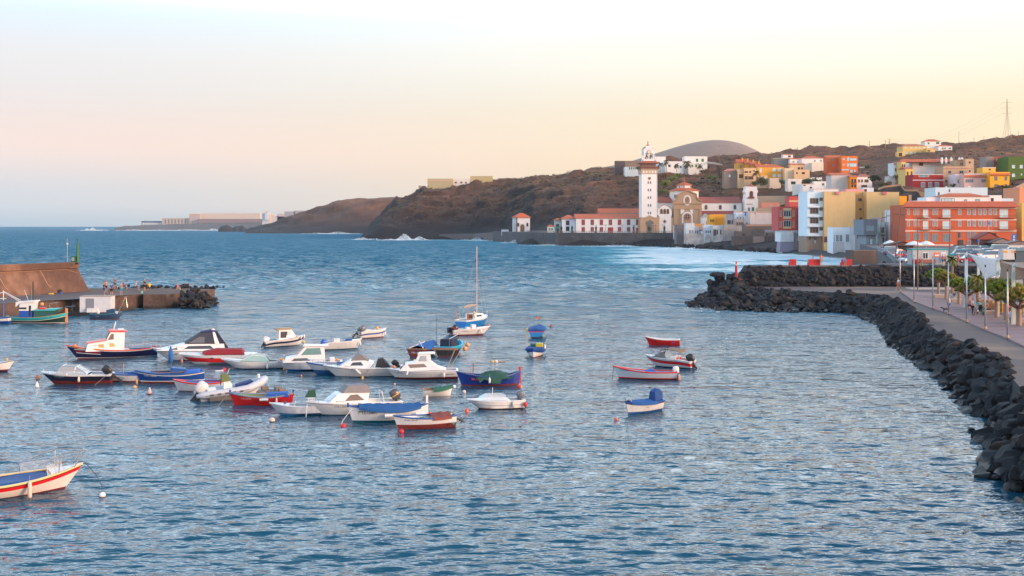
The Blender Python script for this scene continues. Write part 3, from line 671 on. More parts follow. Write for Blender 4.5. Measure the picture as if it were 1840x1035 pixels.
for xx in(-bf,bf-.7):
 m.box(xx,xx+.7,cyb-bf+.7,cyb-1.3,zb_,zc);m.box(xx,xx+.7,cyb+1.3,cyb+bf-.7,zb_,zc);m.box(xx,xx+.7,cyb-1.3,cyb+1.3,zb_+4.4,zc)
m.prism([(-bf-.3,zc),(bf+.3,zc),(bf+.3,zc+.35),(2.2,zc+.6),(1.6,zc+2.3),(-1.6,zc+2.3),(-2.2,zc+.6),(-bf-.3,zc+.35)],cyb-bf-.25,cyb+bf+.25)
m.box(-2.4,2.4,cyb-2.4,cyb+2.4,zc+.3,hz(264))
for sx_ in(-1,1):
 m.prism([(sx_*(bf+.4),zb_),(sx_*(bf+1.5),zb_),(sx_*(bf+1.1),zb_+1.4),(sx_*(bf+.4),zb_+3.2)],cyb-bf,cyb-bf+.6)
m.build('belfry',wallm(W1,.08),T)
for cx_ in(-1.5,1.5):
 b_=MB().lathe([(.05,1.5),(.3,1.45),(.5,.9),(.6,.35),(.85,0),(.8,-.02)],(cx_,cyb-bf+.35,zb_+1.3),12).build('bell',metal((.12,.09,.05),.5),T,smooth=True)
 MB().box(cx_-1.2,cx_+1.2,cyb-bf+.28,cyb-bf+.42,zb_+2.8,zb_+3.0).build('bell_beam',paint((.05,.04,.03)),T)
m=MB();m.lathe([(1.15,0),(1.15,.14)],seg=20)
for v in range(len(m.v)):x,y,z=m.v[v];m.v[v]=(x,cyb-bf-.25-z,y+hz(272.5))
clk=m.build('clock',paint((.5,.3,.15)),T)
m=MB();m.lathe([(.85,.14),(.85,.2)],seg=20);m.box(-.05,.05,0,.6,.2,.24,1);m.box(0,.45,-.05,.05,.2,.24,1)
for v in range(len(m.v)):x,y,z=m.v[v];m.v[v]=(x,cyb-bf-.25-z,y+hz(272.5))
m.build('clock_face',[paint((.7,.66,.58)),paint((.05,.04,.03))],clk)
m=MB();zt=hz(265.5);m.lathe([(2.9*1.3,zt),(2.0,zt+.9),(.9,zt+1.9),(.35,zt+2.5),(.2,zt+3.2)],(0,cyb,0),8);m.build('roof',tiles((.5,.12,.05)),T)
m=MB();m.lathe([(.2,zt+3.1),(.42,zt+3.5),(.15,zt+3.9),(.1,zt+4.8)],(0,cyb,0),8);m.box(-.07,.07,cyb-.07,cyb+.07,zt+4.6,hz(251));m.box(-.75,.75,cyb-.07,cyb+.07,hz(255.2),hz(254.7));m.build('cross',metal((.35,.22,.1),.5),T)
D=718;s=D/F;X0=(1236-CX)*s;zz=lambda py:(419-py)*s+(TZ-SQ)
C=thing('basilica','domed white basilica with a sand coloured stone facade and red tiled roofs','church',(X0,D,SQ),0)
xx_=lambda px:(px-1236)*s
m=MB();m.prism([(xx_(1210),-1),(xx_(1261),-1),(xx_(1261),zz(365)),(xx_(1262.5),zz(363)),(xx_(1255),zz(357.5)),(xx_(1251),zz(349)),(xx_(1235),zz(342.5)),(xx_(1219),zz(349)),(xx_(1215),zz(357.5)),(xx_(1208.5),zz(363)),(xx_(1210),zz(365))],0,4)
for px_ in(1212,1222,1247,1257.5):m.box(xx_(px_)-.45,xx_(px_)+.45,-.35,0,-1,zz(375))
m.box(xx_(1209),xx_(1262),-.5,0,zz(366.5),zz(364.5));m.box(xx_(1209.5),xx_(1261.5),-.4,0,zz(376),zz(374.5))
m.tube([(xx_(1208.5),-.3,zz(362.5)),(xx_(1217),-.3,zz(358)),(xx_(1219.5),-.3,zz(352))],.35,5);m.tube([(xx_(1262.5),-.3,zz(362.5)),(xx_(1254),-.3,zz(358)),(xx_(1251.5),-.3,zz(352))],.35,5)
m.tube([(xx_(1219),-.3,zz(349)),(xx_(1235.5),-.3,zz(342.3)),(xx_(1252),-.3,zz(349))],.38,5)
m.build('facade',wallm((.44,.29,.175),.2),C)
def disc(parent,name,px,py,rx,rz_,y,mat,th=.12,seg=20):
 q=MB();q.lathe([(1,0),(1,th)],seg=seg)
 for v in range(len(q.v)):x,yy,z=q.v[v];q.v[v]=(xx_(px)+x*rx*s,y-z,zz(py)+yy*rz_*s)
 return q.build(name,mat,parent)
disc(C,'oval_surround',1235,360,7.3,9.3,0,wallm(W1));disc(C,'oval_window',1235,359.5,4.6,6.6,-.14,wallm((.40,.26,.16)));disc(C,'oval_niche',1235,359.5,3,5,-.27,wallm((.28,.16,.1)))
m=MB();m.prism([(xx_(1225.2)+0,zz(401.5))]+[(xx_(1235)-9.9*s*math.cos(math.pi*i/14),zz(390)+9.5*s*math.sin(math.pi*i/14))for i in range(15)]+[(xx_(1244.8),zz(401.5))],-.55,0);m.build('portal_arch',wallm(W1),C)
m=MB();m.prism([(xx_(1227.8),zz(401.5))]+[(xx_(1235)-7.2*s*math.cos(math.pi*i/14),zz(390)+7*s*math.sin(math.pi*i/14))for i in range(15)]+[(xx_(1242.2),zz(401.5))],-.7,-.551);m.build('portal_infill',wallm((.46,.27,.17)),C)
for sx_ in(-1,1):
 m=MB();a_=[(sx_*(13.5)*s,zz(375.5)),(sx_*4.5*s,zz(375.5))]+[(sx_*s*(13.5-9*math.cos(t_)),zz(375.5)-s*(9.5*math.sin(t_)))for t_ in(.5,.9,1.3)]+[(sx_*13.5*s,zz(385.5))]
 m.prism([(p-.3*s+xx_(1235)*1,q_)for p,q_ in a_],-.15,-.01);m.build('spandrel',wallm(W1),C)
disc(C,'rose_window',1234.8,389.5,6.2,6.2,-.7,wallm((.36,.2,.12)),.2);disc(C,'rose_glass',1234.8,389.5,4,4,-.92,glass((.05,.03,.03)))
m=MB();m.box(xx_(1234.8)-.12,xx_(1234.8)+.12,-1.1,-1.0,zz(393.5),zz(385.5));m.box(xx_(1230.8),xx_(1238.8),-1.1,-1.0,zz(389.5)-.12,zz(389.5)+.12)
m.build('rose_tracery',wallm((.6,.4,.26)),C)
yc=17
m=MB();m.lathe([(25.5*s*1.04,zz(372)),(25.5*s*1.04,zz(341.5))],(xx_(1236.5),yc,0),8)
m.build('drum',wallm(W1,.1),C);C.children[-1].rotation_euler.z=0
for px_ in(1217.5,1253.5):window(C,2.2,2.5,xx_(px_),zz(352.5),'y','m',y=yc-25.5*s*.99-.0)
m=MB();m.lathe([(27*s*1.08,zz(342)),(27*s*1.08,zz(341)),(14*s*1.05,zz(336.5)),(.1,zz(336.4))],(xx_(1236.5),yc,0),8);m.build('dome_roof',tiles((.62,.13,.04)),C)
m=MB();m.lathe([(13.3*s,zz(337.5)),(13.3*s,zz(331.5))],(xx_(1236.5),yc,0),8);m.build('lantern',wallm(W1,.1),C)
for k in range(4):
 for px_ in((1226,1234.5,1236.8,1247)if k==0 else()):window(C,.75,1.3,xx_(px_),zz(334.3),'y','k',y=yc-13.3*s*.935,split=0)
m=MB();m.lathe([(15.5*s,zz(331.5)),(15.3*s,zz(330.8)),(3*s,zz(325.8)),(.3,zz(325)),(.55,zz(323)),(.35,zz(321.5)),(.1,zz(317))],(xx_(1236.5),yc,0),8);m.build('lantern_roof',tiles((.62,.13,.04)),C)
m=MB();m.box(xx_(1262),xx_(1338),9,24,zz(386),zz(364));m.box(xx_(1181),xx_(1212),9,24,-1,zz(364));m.box(xx_(1262),xx_(1324),2.5,9,-1,zz(387));m.box(xx_(1212),xx_(1262),4,30,-1,zz(368));m.build('nave_wall',wallm(W1,.1),C)
for xa,xb in((1261,1338),(1180,1211)):
 m=MB();m.add([(xx_(xa),8.4,zz(364)),(xx_(xb),8.4,zz(364)),(xx_(xb),17,zz(352.5)),(xx_(xa),17,zz(352.5)),(xx_(xa),25,zz(364)),(xx_(xb),25,zz(364))],[(0,1,2,3),(3,2,5,4),(0,3,4),(1,5,2)])
 m.build('nave_roof',tiles((.40,.10,.07)),C)
m=MB();m.add([(xx_(1261.5),2,zz(386.5)),(xx_(1324),2,zz(386.5)),(xx_(1324),9,zz(378.5)),(xx_(1261.5),9,zz(378.5))],[(0,1,2,3)]);m.box(xx_(1261.5),xx_(1324),2,2.3,zz(387.3),zz(386.5));m.build('aisle_roof',tiles((.33,.07,.06)),C)
for px_ in(1273,1299,1325.5):arch(C,'window',xx_(px_),zz(376),4.6*s,8*s,wallm((.45,.33,.25)),glass((.06,.05,.05)),y=9)
m=MB();m.prism([(xx_(1184),-1),(xx_(1206),-1),(xx_(1206),zz(388)),(xx_(1207.5),zz(386)),(xx_(1206),zz(375)),(xx_(1201),zz(370)),(xx_(1194.5),zz(367.5)),(xx_(1188),zz(370)),(xx_(1183),zz(375)),(xx_(1181.5),zz(386)),(xx_(1184),zz(388))],0,6)
m.build('side_chapel',wallm(W1,.08),C)
m=MB();m.tube([(xx_(1183),-.15,zz(375)),(xx_(1188),-.15,zz(370)),(xx_(1194.5),-.15,zz(367.5)),(xx_(1201),-.15,zz(370)),(xx_(1206),-.15,zz(375))],.25,5);m.build('gable_trim',wallm((.45,.3,.2)),C)
for px_ in(1188.5,1194.3,1200):arch(C,'window',xx_(px_),zz(384.3),4*s,8.6*s,wallm((.5,.34,.22)),glass((.07,.04,.03)),y=0,rim=.25)
m=MB();m.prism([(xx_(1194.4)+p*3.6*s,zz(398)+q_*4*s)for p,q_ in((-1,0),(0,-1),(1,0),(0,1))],-.15,0);m.prism([(xx_(1194.4)+p*2*s,zz(398)+q_*2.3*s)for p,q_ in((-1,0),(0,-1),(1,0),(0,1))],-.2,-.151,1)
m.build('diamond_window',[wallm((.45,.3,.22)),glass((.05,.04,.04))],C)
MB().box(xx_(1181),xx_(1184),.2,5,-1,zz(391)).build('buttress',wallm(STONE),C);MB().box(xx_(1206),xx_(1211),.2,5,-1,zz(391)).build('buttress',wallm(STONE),C)
D2=722;Cp=thing('bell_gable','white bell gable tower with a curly outline at the right end of the basilica nave','bell tower',((1351-CX)*D2/F,D2,SQ),0)
s2=D2/F;xz=lambda px:(px-1351)*s2
m=MB();m.prism([(xz(1338),-1),(xz(1362),-1),(xz(1362),zz(359)),(xz(1361),zz(356)),(xz(1360.5),zz(347)),(xz(1362.5),zz(344)),(xz(1360.5),zz(340)),(xz(1360.5),zz(334.5)),(xz(1340),zz(334.5)),(xz(1340),zz(340)),(xz(1338),zz(344)),(xz(1340),zz(347)),(xz(1339),zz(356)),(xz(1338),zz(359))],0,7.5)
m.build('wall',wallm(W1,.08),Cp)
arch(Cp,'window',xz(1350),zz(355),5.2*s2,11.5*s2,wallm((.4,.2,.12)),glass((.05,.03,.03)),y=0,rim=.35)
MB().box(xz(1344.5),xz(1355),-.9,0,zz(356),zz(353.2)).build('balcony',paint((.2,.05,.03)),Cp)
m=MB();m.add([(xz(1342),-.3,zz(334.5)),(xz(1359),-.3,zz(334.5)),(xz(1359),7.8,zz(334.5)),(xz(1342),7.8,zz(334.5)),(xz(1350.5),3.7,zz(329.5))],[(0,1,4),(1,2,4),(2,3,4),(3,0,4),(3,2,1,0)]);m.build('roof',tiles((.4,.1,.06)),Cp)
window(Cp,3.4*s2,6*s2,xz(1345.8),zz(375.8),'e','m');window(Cp,3.8*s2,6.5*s2,xz(1353),zz(375.5),'g','g')
m=MB();m.box(xz(1341.5),xz(1352.5),-.25,0,zz(367),zz(366));m.build('trim_band',wallm((.3,.2,.15)),Cp)
def buttress(parent,x0,x1,z0,z1,y0,y1,mat,taper=.6):
 m=MB();c=(x0+x1)/2;w0=(x1-x0)/2;w1=w0*taper
 m.loft([[(c-w0,-y0,z0),(c+w0,-y0,z0),(c+w0,1,z0),(c-w0,1,z0)],[(c-w1,-y1,z1),(c+w1,-y1,z1),(c+w1,1,z1),(c-w1,1,z1)]]);return m.build('buttress',mat,parent)
ruin=rockm((.14,.1,.08),(.42,.36,.32),(.62,.6,.58),.5,.3)
B('stone_pillar','pillar','white painted sea wall pillar at the edge of the square',1210.5,1215.5,404.5,431,684,W2,None,depth=2,skirt=6,parapet=False)
B('sea_wall_block','wall','plain brown concrete block wall between the white pillar and the ruined white house',1216,1232.5,404,443,650,(.17,.14,.14),None,depth=10,skirt=4,dirt=.5)
t,s,wd,h,d=B('ruined_house','house','tall ruined white house on a flared white base at the waterline',1232.5,1248,401,432,636,(.62,.64,.66),'flat',wins=[(1240,417.5,4.3,8.5),(1244.6,417.5,3.6,8.5)],gl='m',frame='w',dirt=.35)
m=MB();m.loft([[(-wd/2-1.4,-3,-4.2),(wd/2+6,-3,-4.2),(wd/2+6,3,-4.2),(-wd/2-1.4,3,-4.2)],[(-wd/2,-.1,4),(wd/2+5.3,-.1,4),(wd/2+5.3,3,4),(-wd/2,3,4)]]);m.build('flared_base',ruin,t)
m=MB();m.loft([[(-wd/2-1.7,-3.4,-6),(wd/2+6.3,-3.4,-6),(wd/2+6.3,3,-6),(-wd/2-1.7,3,-6)],[(-wd/2-1.4,-3.1,-3.6),(wd/2+6,-3.1,-3.6),(wd/2+6,3,-3.6),(-wd/2-1.4,3,-3.6)]]);m.build('footing',wallm((.16,.15,.18)),t)
t,s,wd,h,d=B('ruined_annex','house','narrow white annex with broken window openings right of the tall ruined house',1248,1256,407,432,638,(.58,.6,.62),'flat',wins=[(1250.2,418,1.3,7),(1253.8,418,1.5,7)],gl='b',frame='k',dirt=.4,split=0)
buttress(t,1.0,4.6,-5,5.5,4.5,.1,wallm((.7,.7,.69)),.25)
B('orange_shed','shed','low orange walled shed behind the narrow white annex',1248.5,1265,402,413,652,(.62,.27,.07),None,depth=6,parapet=False)
t,s,wd,h,d=B('cottage','cottage','tiny white cottage with a red tiled eave and green shutter between two ruins',1256,1265,412,432,640,(.62,.66,.68),('strip',2),wins=[(1262,419,2,4.5)],frame='g',gl='g',dirt=.3)
t,s,wd,h,d=B('blue_white_house','house','pale blue-white cube house with three small square windows on the waterfront',1265,1281.5,404,432,634,(.60,.67,.72),'flat',wins=[(1268.8,416.5,1.5,4),(1272.4,416.5,1.5,4),(1276,416.5,1.5,4)],split=0,frame='k',dirt=.25)
buttress(t,-2.5,1.2,-4,3.5,3.2,.05,ruin,.5)
t,s,wd,h,d=B('eroded_house','house','eroded white house with crumbling plaster and brown sloping rubble base',1281.5,1300.5,405,432,630,(.60,.60,.60),'flat',wins=[(1289,417,2,8),(1295,417,2,8)],gl='b',frame='k',dirt=.5,split=0)
m=MB();m.loft([[(-3.5,-5,-5),(4.2,-5,-5),(2.2,2,-5),(-3.5,2,-5)],[(-2.6,-.1,2.8),(-1.0,-.1,2.8),(-1,2,2.8),(-2.6,2,2.8)]]);m.build('rubble_base',ruin,t)
MB().box(-2.9,-1.2,-.15,0,0,6.2).build('bare_stone',conc,t)
B('plain_house','house','plain beige-grey rendered block with no windows on the waterfront',1300.5,1321.5,404,445,628,(.40,.35,.33),'flat',dirt=.5,skirt=3)
t,s,wd,h,d=B('shuttered_house','house','grey house with a brown shuttered veranda beside the plain beige block',1321.5,1340,407,427,634,(.45,.42,.40),'flat',wins=[(1325.5,420.5,2.6,2),(1331.5,419.5,1.5,3)],frame='k',dirt=.35)
B('veranda_house','house','set-back house with dark glazed veranda above the grey house',1321.5,1338,393.5,407,640,(.36,.32,.29),'flat',wins=[(1324.8,402,4,6),(1329.3,402,3.5,6),(1334,402,4.5,6)],gl='b',frame='e',dirt=.3)
t,s,wd,h,d=B('dark_sea_wall','wall','tall dark stained sea wall of stone blocks below the grey houses',1318,1402,424,452,592,(.085,.075,.075),None,depth=6,dirt=.7,parapet=False)
m=MB();
for a_,b_,c_z in((1322,1334,2.5),(1338,1345,1.2),(1352,1374,3.2),(1380,1400,1.5)):m.box((a_-1360)*s,(b_-1360)*s,.5,5,h,h+c_z)
m.build('wall_top',rockm((.06,.055,.055),(.13,.11,.1),(.2,.17,.15),1),t)
m=MB();m.box((1353-1360)*s,(1373-1360)*s,-.25,0,h*.25,h*.98);m.build('rendered_panel',wallm((.27,.22,.20),.5),t)
B('stone_house','house','dark brown stone walled house with an orange painted upper edge',1340,1388,403.5,425,612,(.15,.115,.10),'flat',dirt=.5,bands=[(405,3,(.42,.24,.16))],wins=[(1363,417,14,9)],frame='b',gl='b',split=4)
B('lean_to','shed','grey lean-to with a sloping roof beside the dark sea wall',1376,1392,417,426,604,(.3,.27,.27),('shed',4),rc=(.25,.2,.21),dirt=.4)
B('orange_cube','house','bright orange cube house with three slit windows in front of the basilica nave',1285,1305.5,385,404,668,(.85,.38,.03),'flat',yaw=0,depth=10,dirt=.05)
B('orange_cube_wing','house','narrow orange wing with slit windows joined left of the orange cube',1275.5,1285,385.5,404,666,(.85,.42,.04),'flat',wins=[(1277,396.5,1,4.4),(1279.6,396.5,1,4.4),(1282.2,396.5,1,4.4)],split=0,frame='k',dirt=.05,depth=10)
B('white_arch_house','house','white house with a curved gable and arched window left of the orange cube',1262,1276,391,404,690,W1,('gfront',7),rc=(.6,.58,.56),wins=[(1272,400,5,5)],gl='b',frame='o',over=.1)
B('antenna_house','house','white flat-roofed house with a blue mark and rooftop clutter left of the long pinkish house',1322.5,1348,380,410,652,(.68,.72,.76),'flat',wins=[(1342.6,401.5,2.4,2.6),(1325,391.5,1.4,2),(1330.5,391.5,1.4,2),(1335.5,391.5,1.2,1.4)],frame='k',dirt=.2,split=0,bands=[(380.6,.9,(.6,.3,.1))])
m=MB();sB=652/F;m.box(-1.7,.5,-.1,-.02,9.0,9.7);m.box(-.6,0,-.1,-.02,7.2,9.0);o=m.build('blue_mark',paint((.01,.12,.5)),bpy.data.objects['antenna_house']);o.location.x=1.6
B('brown_house','house','small brown rendered house between the orange cube and the rooftop-clutter house',1306,1321.5,385,404,658,(.55,.5,.46),'flat',wins=[(1310,399,6,7),(1316.5,399,4,7)],gl='b',frame='e',dirt=.3,yaw=0)
B('long_pink_house','building','long blank pinkish-white house wall behind the dark stone house',1348,1398.5,380.5,425,644,(.72,.60,.55),'flat',dirt=.22,depth=14,bands=[(381.5,1.4,(.6,.36,.24))],wins=[(1357,384,1.2,1.2),(1395,401,.8,1.5)],split=0,frame='b')
B('stone_terrace','wall','long tan retaining wall climbing behind the salmon house',1362,1414,352,359.5,745,(.5,.36,.24),None,depth=2,parapet=False,yaw=-12)
B('salmon_house','house','salmon pink cube house with one small blue window behind the red building',1369,1401,364,381,705,(.72,.28,.19),'flat',wins=[(1386,372.5,4,4.4)],gl='t',dirt=.12,depth=9)
B('tan_strip_house','house','low tan house strip under the salmon cube house',1362,1398.5,374,383,690,(.6,.4,.26),'flat',dirt=.2,depth=6)
RB=(.50,.075,.06);YT=(.62,.42,.22)
t,s,wd,h,d=B('red_house','apartment building','three-storey red house with cream trim overhanging a white base by the sea',1398.5,1431,371.5,413.5,498,RB,'flat',frame='w',gl='k',dirt=.08,depth=13,skirt=.1,yaw=0,wins=[(1414.5,384,12.5,10.5),(1414.5,402,12.5,11.5)],split=2)
for py_ in(376,391.5,409):MB().box(-6.6*s-.2,7*s,-.3,0,(413.5-py_)*s-.45,(413.5-py_)*s+.45).build('cream_band',paint(YT),t)
for px_ in(1402.7,1425.8):
 for py_ in(382.5,402):
  window(t,2.4*s,9*s,(px_-1414.7)*s,(413.5-py_)*s,'y','m',split=0)
  MB().box((px_-1414.7)*s-.55,(px_-1414.7)*s+.55,-.35,0,(413.5-py_-6)*s-.15,(413.5-py_-6)*s+.15).build('cream_sill',paint(YT),t)
m=MB();m.box(-wd/2+1.1,wd/2+.6,.3,11,-5.2,-.12);m.build('white_base',wallm((.68,.70,.73)),t)
for px_,ww in((1406.3,4.6),(1421,3.6),(1427.8,3.6)):window(t,ww*s,8.5*s,(px_-1414.7)*s,-2.6,'w','l',y=.3)
m=MB();m.loft([[(-wd/2+.4,-1.6,-9.8),(wd/2+.3,-1.6,-9.8),(wd/2+.3,6,-9.8),(-wd/2+.4,6,-9.8)],[(-wd/2+1.0,.25,-5.2),(wd/2+.6,.25,-5.2),(wd/2+.6,6,-5.2),(-wd/2+1.0,6,-5.2)]]);m.build('splayed_plinth',wallm((.24,.23,.30),.3),t)
MB().box(wd/2+.02,wd/2+4.8,2.0,13,-1.5,h-.3).build('side_wing',wallm(RB,.1),t)
B('red_back_house','house','upper red house with a cream band set behind the three-storey red house',1418.5,1453,353,372,520,RB,'flat',dirt=.08,wins=[(1440,366.5,11,8),(1449.5,366,5,8)],gl='k',bands=[(361.5,3,YT)],depth=9)
t,s,wd,h,d=B('hut','house','low dark house with two white windows tucked right of the splayed plinth',1432.5,1451,419,445,492,(.13,.115,.115),('shed',3),rc=(.3,.24,.22),wins=[(1437,428.5,6.5,8),(1444.5,428.5,6,8)],gl='l',skirt=5,dirt=.4)
t,s,wd,h,d=B('balcony_apartments','apartment building','narrow white apartment block with stacked balconies beside the big gold wall',1451,1480.5,344.5,424,470,(.62,.72,.76),'flat',dirt=.12,depth=15,skirt=.1,gl='b',frame='e',wins=[(1463,y_,15,10)for y_ in(361,379,396.5,413.5)]+[(1475.8,y_,7,6)for y_ in(358,375.5,393,411)],split=2)
for y_ in(370,387,404.5,421.5):
 MB().box(-wd/2-.3,wd/2-9*s,-1.3,0,(424-y_)*s-.7,(424-y_)*s+.05).build('balcony',wallm((.66,.68,.7)),t)
m=MB();m.box(-wd/2-.2,wd/2-.1,.4,14,-9,-.12);m.build('brown_base',wallm((.28,.2,.15),.4),t)
for px_,ww,hh2 in((1455.5,4.6,7),(1464.7,3,7),(1465,2,11)):window(t,ww*s,hh2*s,(px_-1465.7)*s,(-4 if hh2<10 else-7.5)*s,'e','b' if hh2<10 else 'l',y=.4,split=0)
t,s,wd,h,d=B('gold_building','apartment building','huge blank golden-yellow gable wall of a five-storey building above the beach',1480.8,1537,344.5,423,468,(.64,.44,.20),None,dirt=.15,depth=26,skirt=9)
m=MB();m.box((1480.9-1508.9)*s,(1498-1508.9)*s,-.12,0,-12.5*s,-2*s);m.build('red_base',wallm((.14,.05,.05)),t)
m=MB();m.box((1500-1508.9)*s,(1537-1508.9)*s,-.1,0,-10,0);m.build('base',wallm((.12,.11,.12),.5),t)
t2,s,wd,h,d=B('gold_recess','apartment building','recessed golden-yellow middle bay with small dark windows between two blank gold walls',1537.2,1557.2,344.5,410,474,(.56,.36,.14),None,dirt=.15,depth=20,gl='k',frame='e',wins=[(1545,359,6.5,5.5),(1546,376,4.2,4),(1546.3,393,4.8,4.5),(1553.5,358.5,5.2,8),(1553.5,375.5,5.2,10.5),(1553.5,391,5.5,7)])
B('gold_wing','apartment building','right-hand blank golden-yellow wall with two pink water tanks on its roof',1557.4,1615.5,345.2,410,469,(.66,.46,.21),None,dirt=.12,depth=24)
t.name='gold_building'
B('pink_roof_box','water tank','small pink water tank on the left gold wall parapet',1502.5,1509,344.2,349,467.2,(.62,.2,.2),None,depth=.7,skirt=0,parapet=False)
B('pink_roof_box','water tank','small pink water tank on the right gold wall parapet',1586.5,1593.5,344.6,349,468.2,(.6,.16,.17),None,depth=.7,skirt=0,parapet=False)
B('orange_house','house','bright orange blank wall squeezed between the gold building and dark retaining wall',1616,1629.5,352.3,382,476,(.88,.36,.02),None,depth=12,parapet=False,dirt=.03)
t,s,wd,h,d=B('white_beach_house','house','white two-tone beach house with tall narrow windows on a sloping white base',1497,1536,408.5,446,432,(.66,.70,.73),'flat',dirt=.12,depth=12,gl='m',frame='w',wins=[(1505,428,5,12),(1511,428,5,12),(1522.5,428,5.5,14),(1531,428,5.5,14),(1500,428,1.5,12)],yaw=-6,skirt=8)
m=MB();m.box(-wd/2+.1,-wd/2+20*s,-.12,0,-6,11*s);m.build('beige_panel',wallm((.55,.52,.52)),t)
t,s,wd,h,d=B('grey_beach_house','house','plain light grey wing with a thin slit window right of the white beach house',1536.5,1557,409,445,426,(.47,.46,.47),'flat',wins=[(1541,424,1.3,11),(1543.5,429,1.6,3),(1548,429,1.6,3),(1551.5,429,1.6,3)],split=0,frame='k',depth=11,dirt=.2,skirt=7)
B('white_roof_room','house','tiny white rooftop room with a black window above the grey wing',1543.5,1552.5,397.5,410,436,W1,'flat',wins=[(1546,404,1.8,3.2)],split=0,frame='k',depth=4)
t,s,wd,h,d=B('modern_house','house','modern dark grey box house with a wide blue-lit window',1552,1577,394.5,422,404,(.17,.20,.235),'flat',gl='t',frame='e',wins=[(1560,410.5,6,9),(1567,410.5,7,9)],depth=12,dirt=.1,skirt=.1)
m=MB();m.box(-wd/2+1.2,wd/2-.3,1,11,-5.8,-.12);m.build('ground_floor',wallm((.22,.25,.28)),t)
for px_ in(1560,1567,1573):window(t,4.5*s,13*s,(px_-1564.5)*s,-14*s,'e','l' if px_==1567 else 't',y=1,split=0)
B('green_balcony_house','house','white house with a green balcony right of the modern grey box house',1579,1596,399,441,412,(.60,.70,.70),'flat',wins=[(1585,413,6.5,9),(1588,432,4,9),(1595,412,1.5,5)],frame='k',gl='m',depth=13,dirt=.15,balc=[(1585,421,12,3,(.03,.22,.08))])
B('beige_house','house','beige-grey windowless house behind the tall street lamps',1596.5,1620,399.5,441,408,(.46,.42,.41),'flat',depth=13,dirt=.2,bands=[(401,3,(.36,.27,.27))])
B('mauve_roof_house','house','wide mauve-grey upper storey behind the green-balcony and beige houses',1578,1619,391,400,420,(.33,.27,.28),None,depth=9,parapet=False)
B('blue_white_gable','house','narrow pale blue house with small windows joined to the left side of the orange hotel',1613.5,1627.5,377,436,398,(.66,.71,.76),'flat',wins=[(1623,391,3.4,5),(1623,412,3.8,6),(1623,431,3.8,3)],gl='m',depth=14,dirt=.1)
B('terrace_wall','wall','low orange terrace wall with a white cap in front of the orange hotel',1628,1712,439.5,446,360,(.6,.2,.09),None,depth=.5,skirt=.5,bands=[(440.2,1.5,W1)],parapet=False)
D=388;OR=(.50,.105,.042)
fx=[(1632.5,3.6),(1643.6,3.6),(1649.3,3.2),(1677.5,3.6),(1683.2,3.4),(1724.2,5),(1740.8,5.4),(1750.5,5),(1760.8,5.4),(1769,5.4),(1779.3,5.4),(1788,5.4)]
wins=[(x,y,w,10)for x,w in fx for y in(381,401.5)]
t,s,wd,h,d=B('orange_hotel','apartment building','long three-storey orange building with white floor bands and a tiled eave facing the car park',1627.3,1826,368,441,D,OR,None,wins=wins,frame='w',gl='m',dirt=.07,depth=16,skirt=2,over=.3,parapet=False,bands=[(395,1.8,(.78,.66,.58)),(415,1.8,(.78,.66,.58)),(374.3,1.6,(.78,.7,.64))],balc=[(1663,391.5,21,4,(.5,.16,.08)),(1699.5,391,24,4.5,(.5,.16,.08)),(1663,412,21,4,(.5,.16,.08)),(1699.5,411.5,24,4.5,(.5,.16,.08)),(1809,391,30,4,(.5,.16,.08)),(1809,411.5,30,4,(.5,.16,.08))])
for px_,ww in((1663,9),(1700.5,13.5),(1803.5,14.5)):
 for y_ in(383.5,404.5):window(t,ww*s,14*s,(px_-1726.65)*s,(441-y_)*s,'w','l',split=2)
for px_,ww,y_,hh2,g_ in((1631.5,5,425,12,'m'),(1647,11,425,12,'m'),(1664,9.5,425,13,'m'),(1680,10,427,14,'m'),(1701,14,427,14,'m'),(1723.5,5,422.5,11,'k'),(1740.5,6,422,11,'m'),(1750.5,6,422,11,'m'),(1740.5,6,436,9,'m'),(1750,6,436,9,'m')):
 window(t,ww*s,hh2*s,(px_-1726.65)*s,(441-y_)*s,'e',g_,split=2 if ww>8 else 1)
for px_,ww in((1765,14),(1784,12)):window(t,ww*s,9*s,(px_-1726.65)*s,17.5*s,'k','k',split=0)
m=MB();m.box(-.5*9*s,.5*9*s,-.2,0,0,10*s);o=m.build('entrance',paint((.03,.035,.045)),t);o.location.x=(1726-1726.65)*s
m=MB();z0,z1=h,h+10*s
m.add([(-wd/2-1,-1.6,h-.6),(wd/2+.6,-1.6,h-.6),(wd/2-.5,1.2,h+1.25),(-wd/2+.8,1.2,h+1.25),(-wd/2-1,-1.6,h-.85),(wd/2+.6,-1.6,h-.85),(wd/2+.6,1.2,h-.85),(-wd/2-1,1.2,h-.85)],[(0,1,2,3),(4,5,1,0),(4,7,6,5),(0,3,7,4),(1,5,6,2)])
m.build('roof',tiles((.58,.12,.05)),t)
t,s,wd,h,d=B('hotel_penthouse','building','white set-back top floor with a small tiled roof above the orange building',1690,1777,353.5,368,394,W1,('hip',7),wins=[(1703.5,361,23,9),(1735,361,4.5,5.5),(1756.5,361,8,6)],gl='l',frame='g',depth=10,dirt=.08,rc=(.62,.13,.04),split=3)
B('hotel_terrace_room','building','white roof terrace block at the left of the set-back top floor',1665,1690.5,354.5,368,395,(.7,.73,.77),'flat',depth=9,dirt=.08)
B('hotel_terrace_wall','wall','low white roof parapet at the far left above the orange building',1648,1665,360.5,368,394,W1,'flat',depth=9,dirt=.08)
B('hotel_stair_room','building','white roof block with one window right of the set-back top floor',1778,1800,351,368,395,W1,'flat',wins=[(1783,359,4.4,6)],frame='b',depth=9,dirt=.08)
B('hotel_blue_wall','wall','pale blue roof wall at the far right above the orange building',1800.5,1821,356.5,368,396,(.55,.68,.75),'flat',depth=9,dirt=.08)
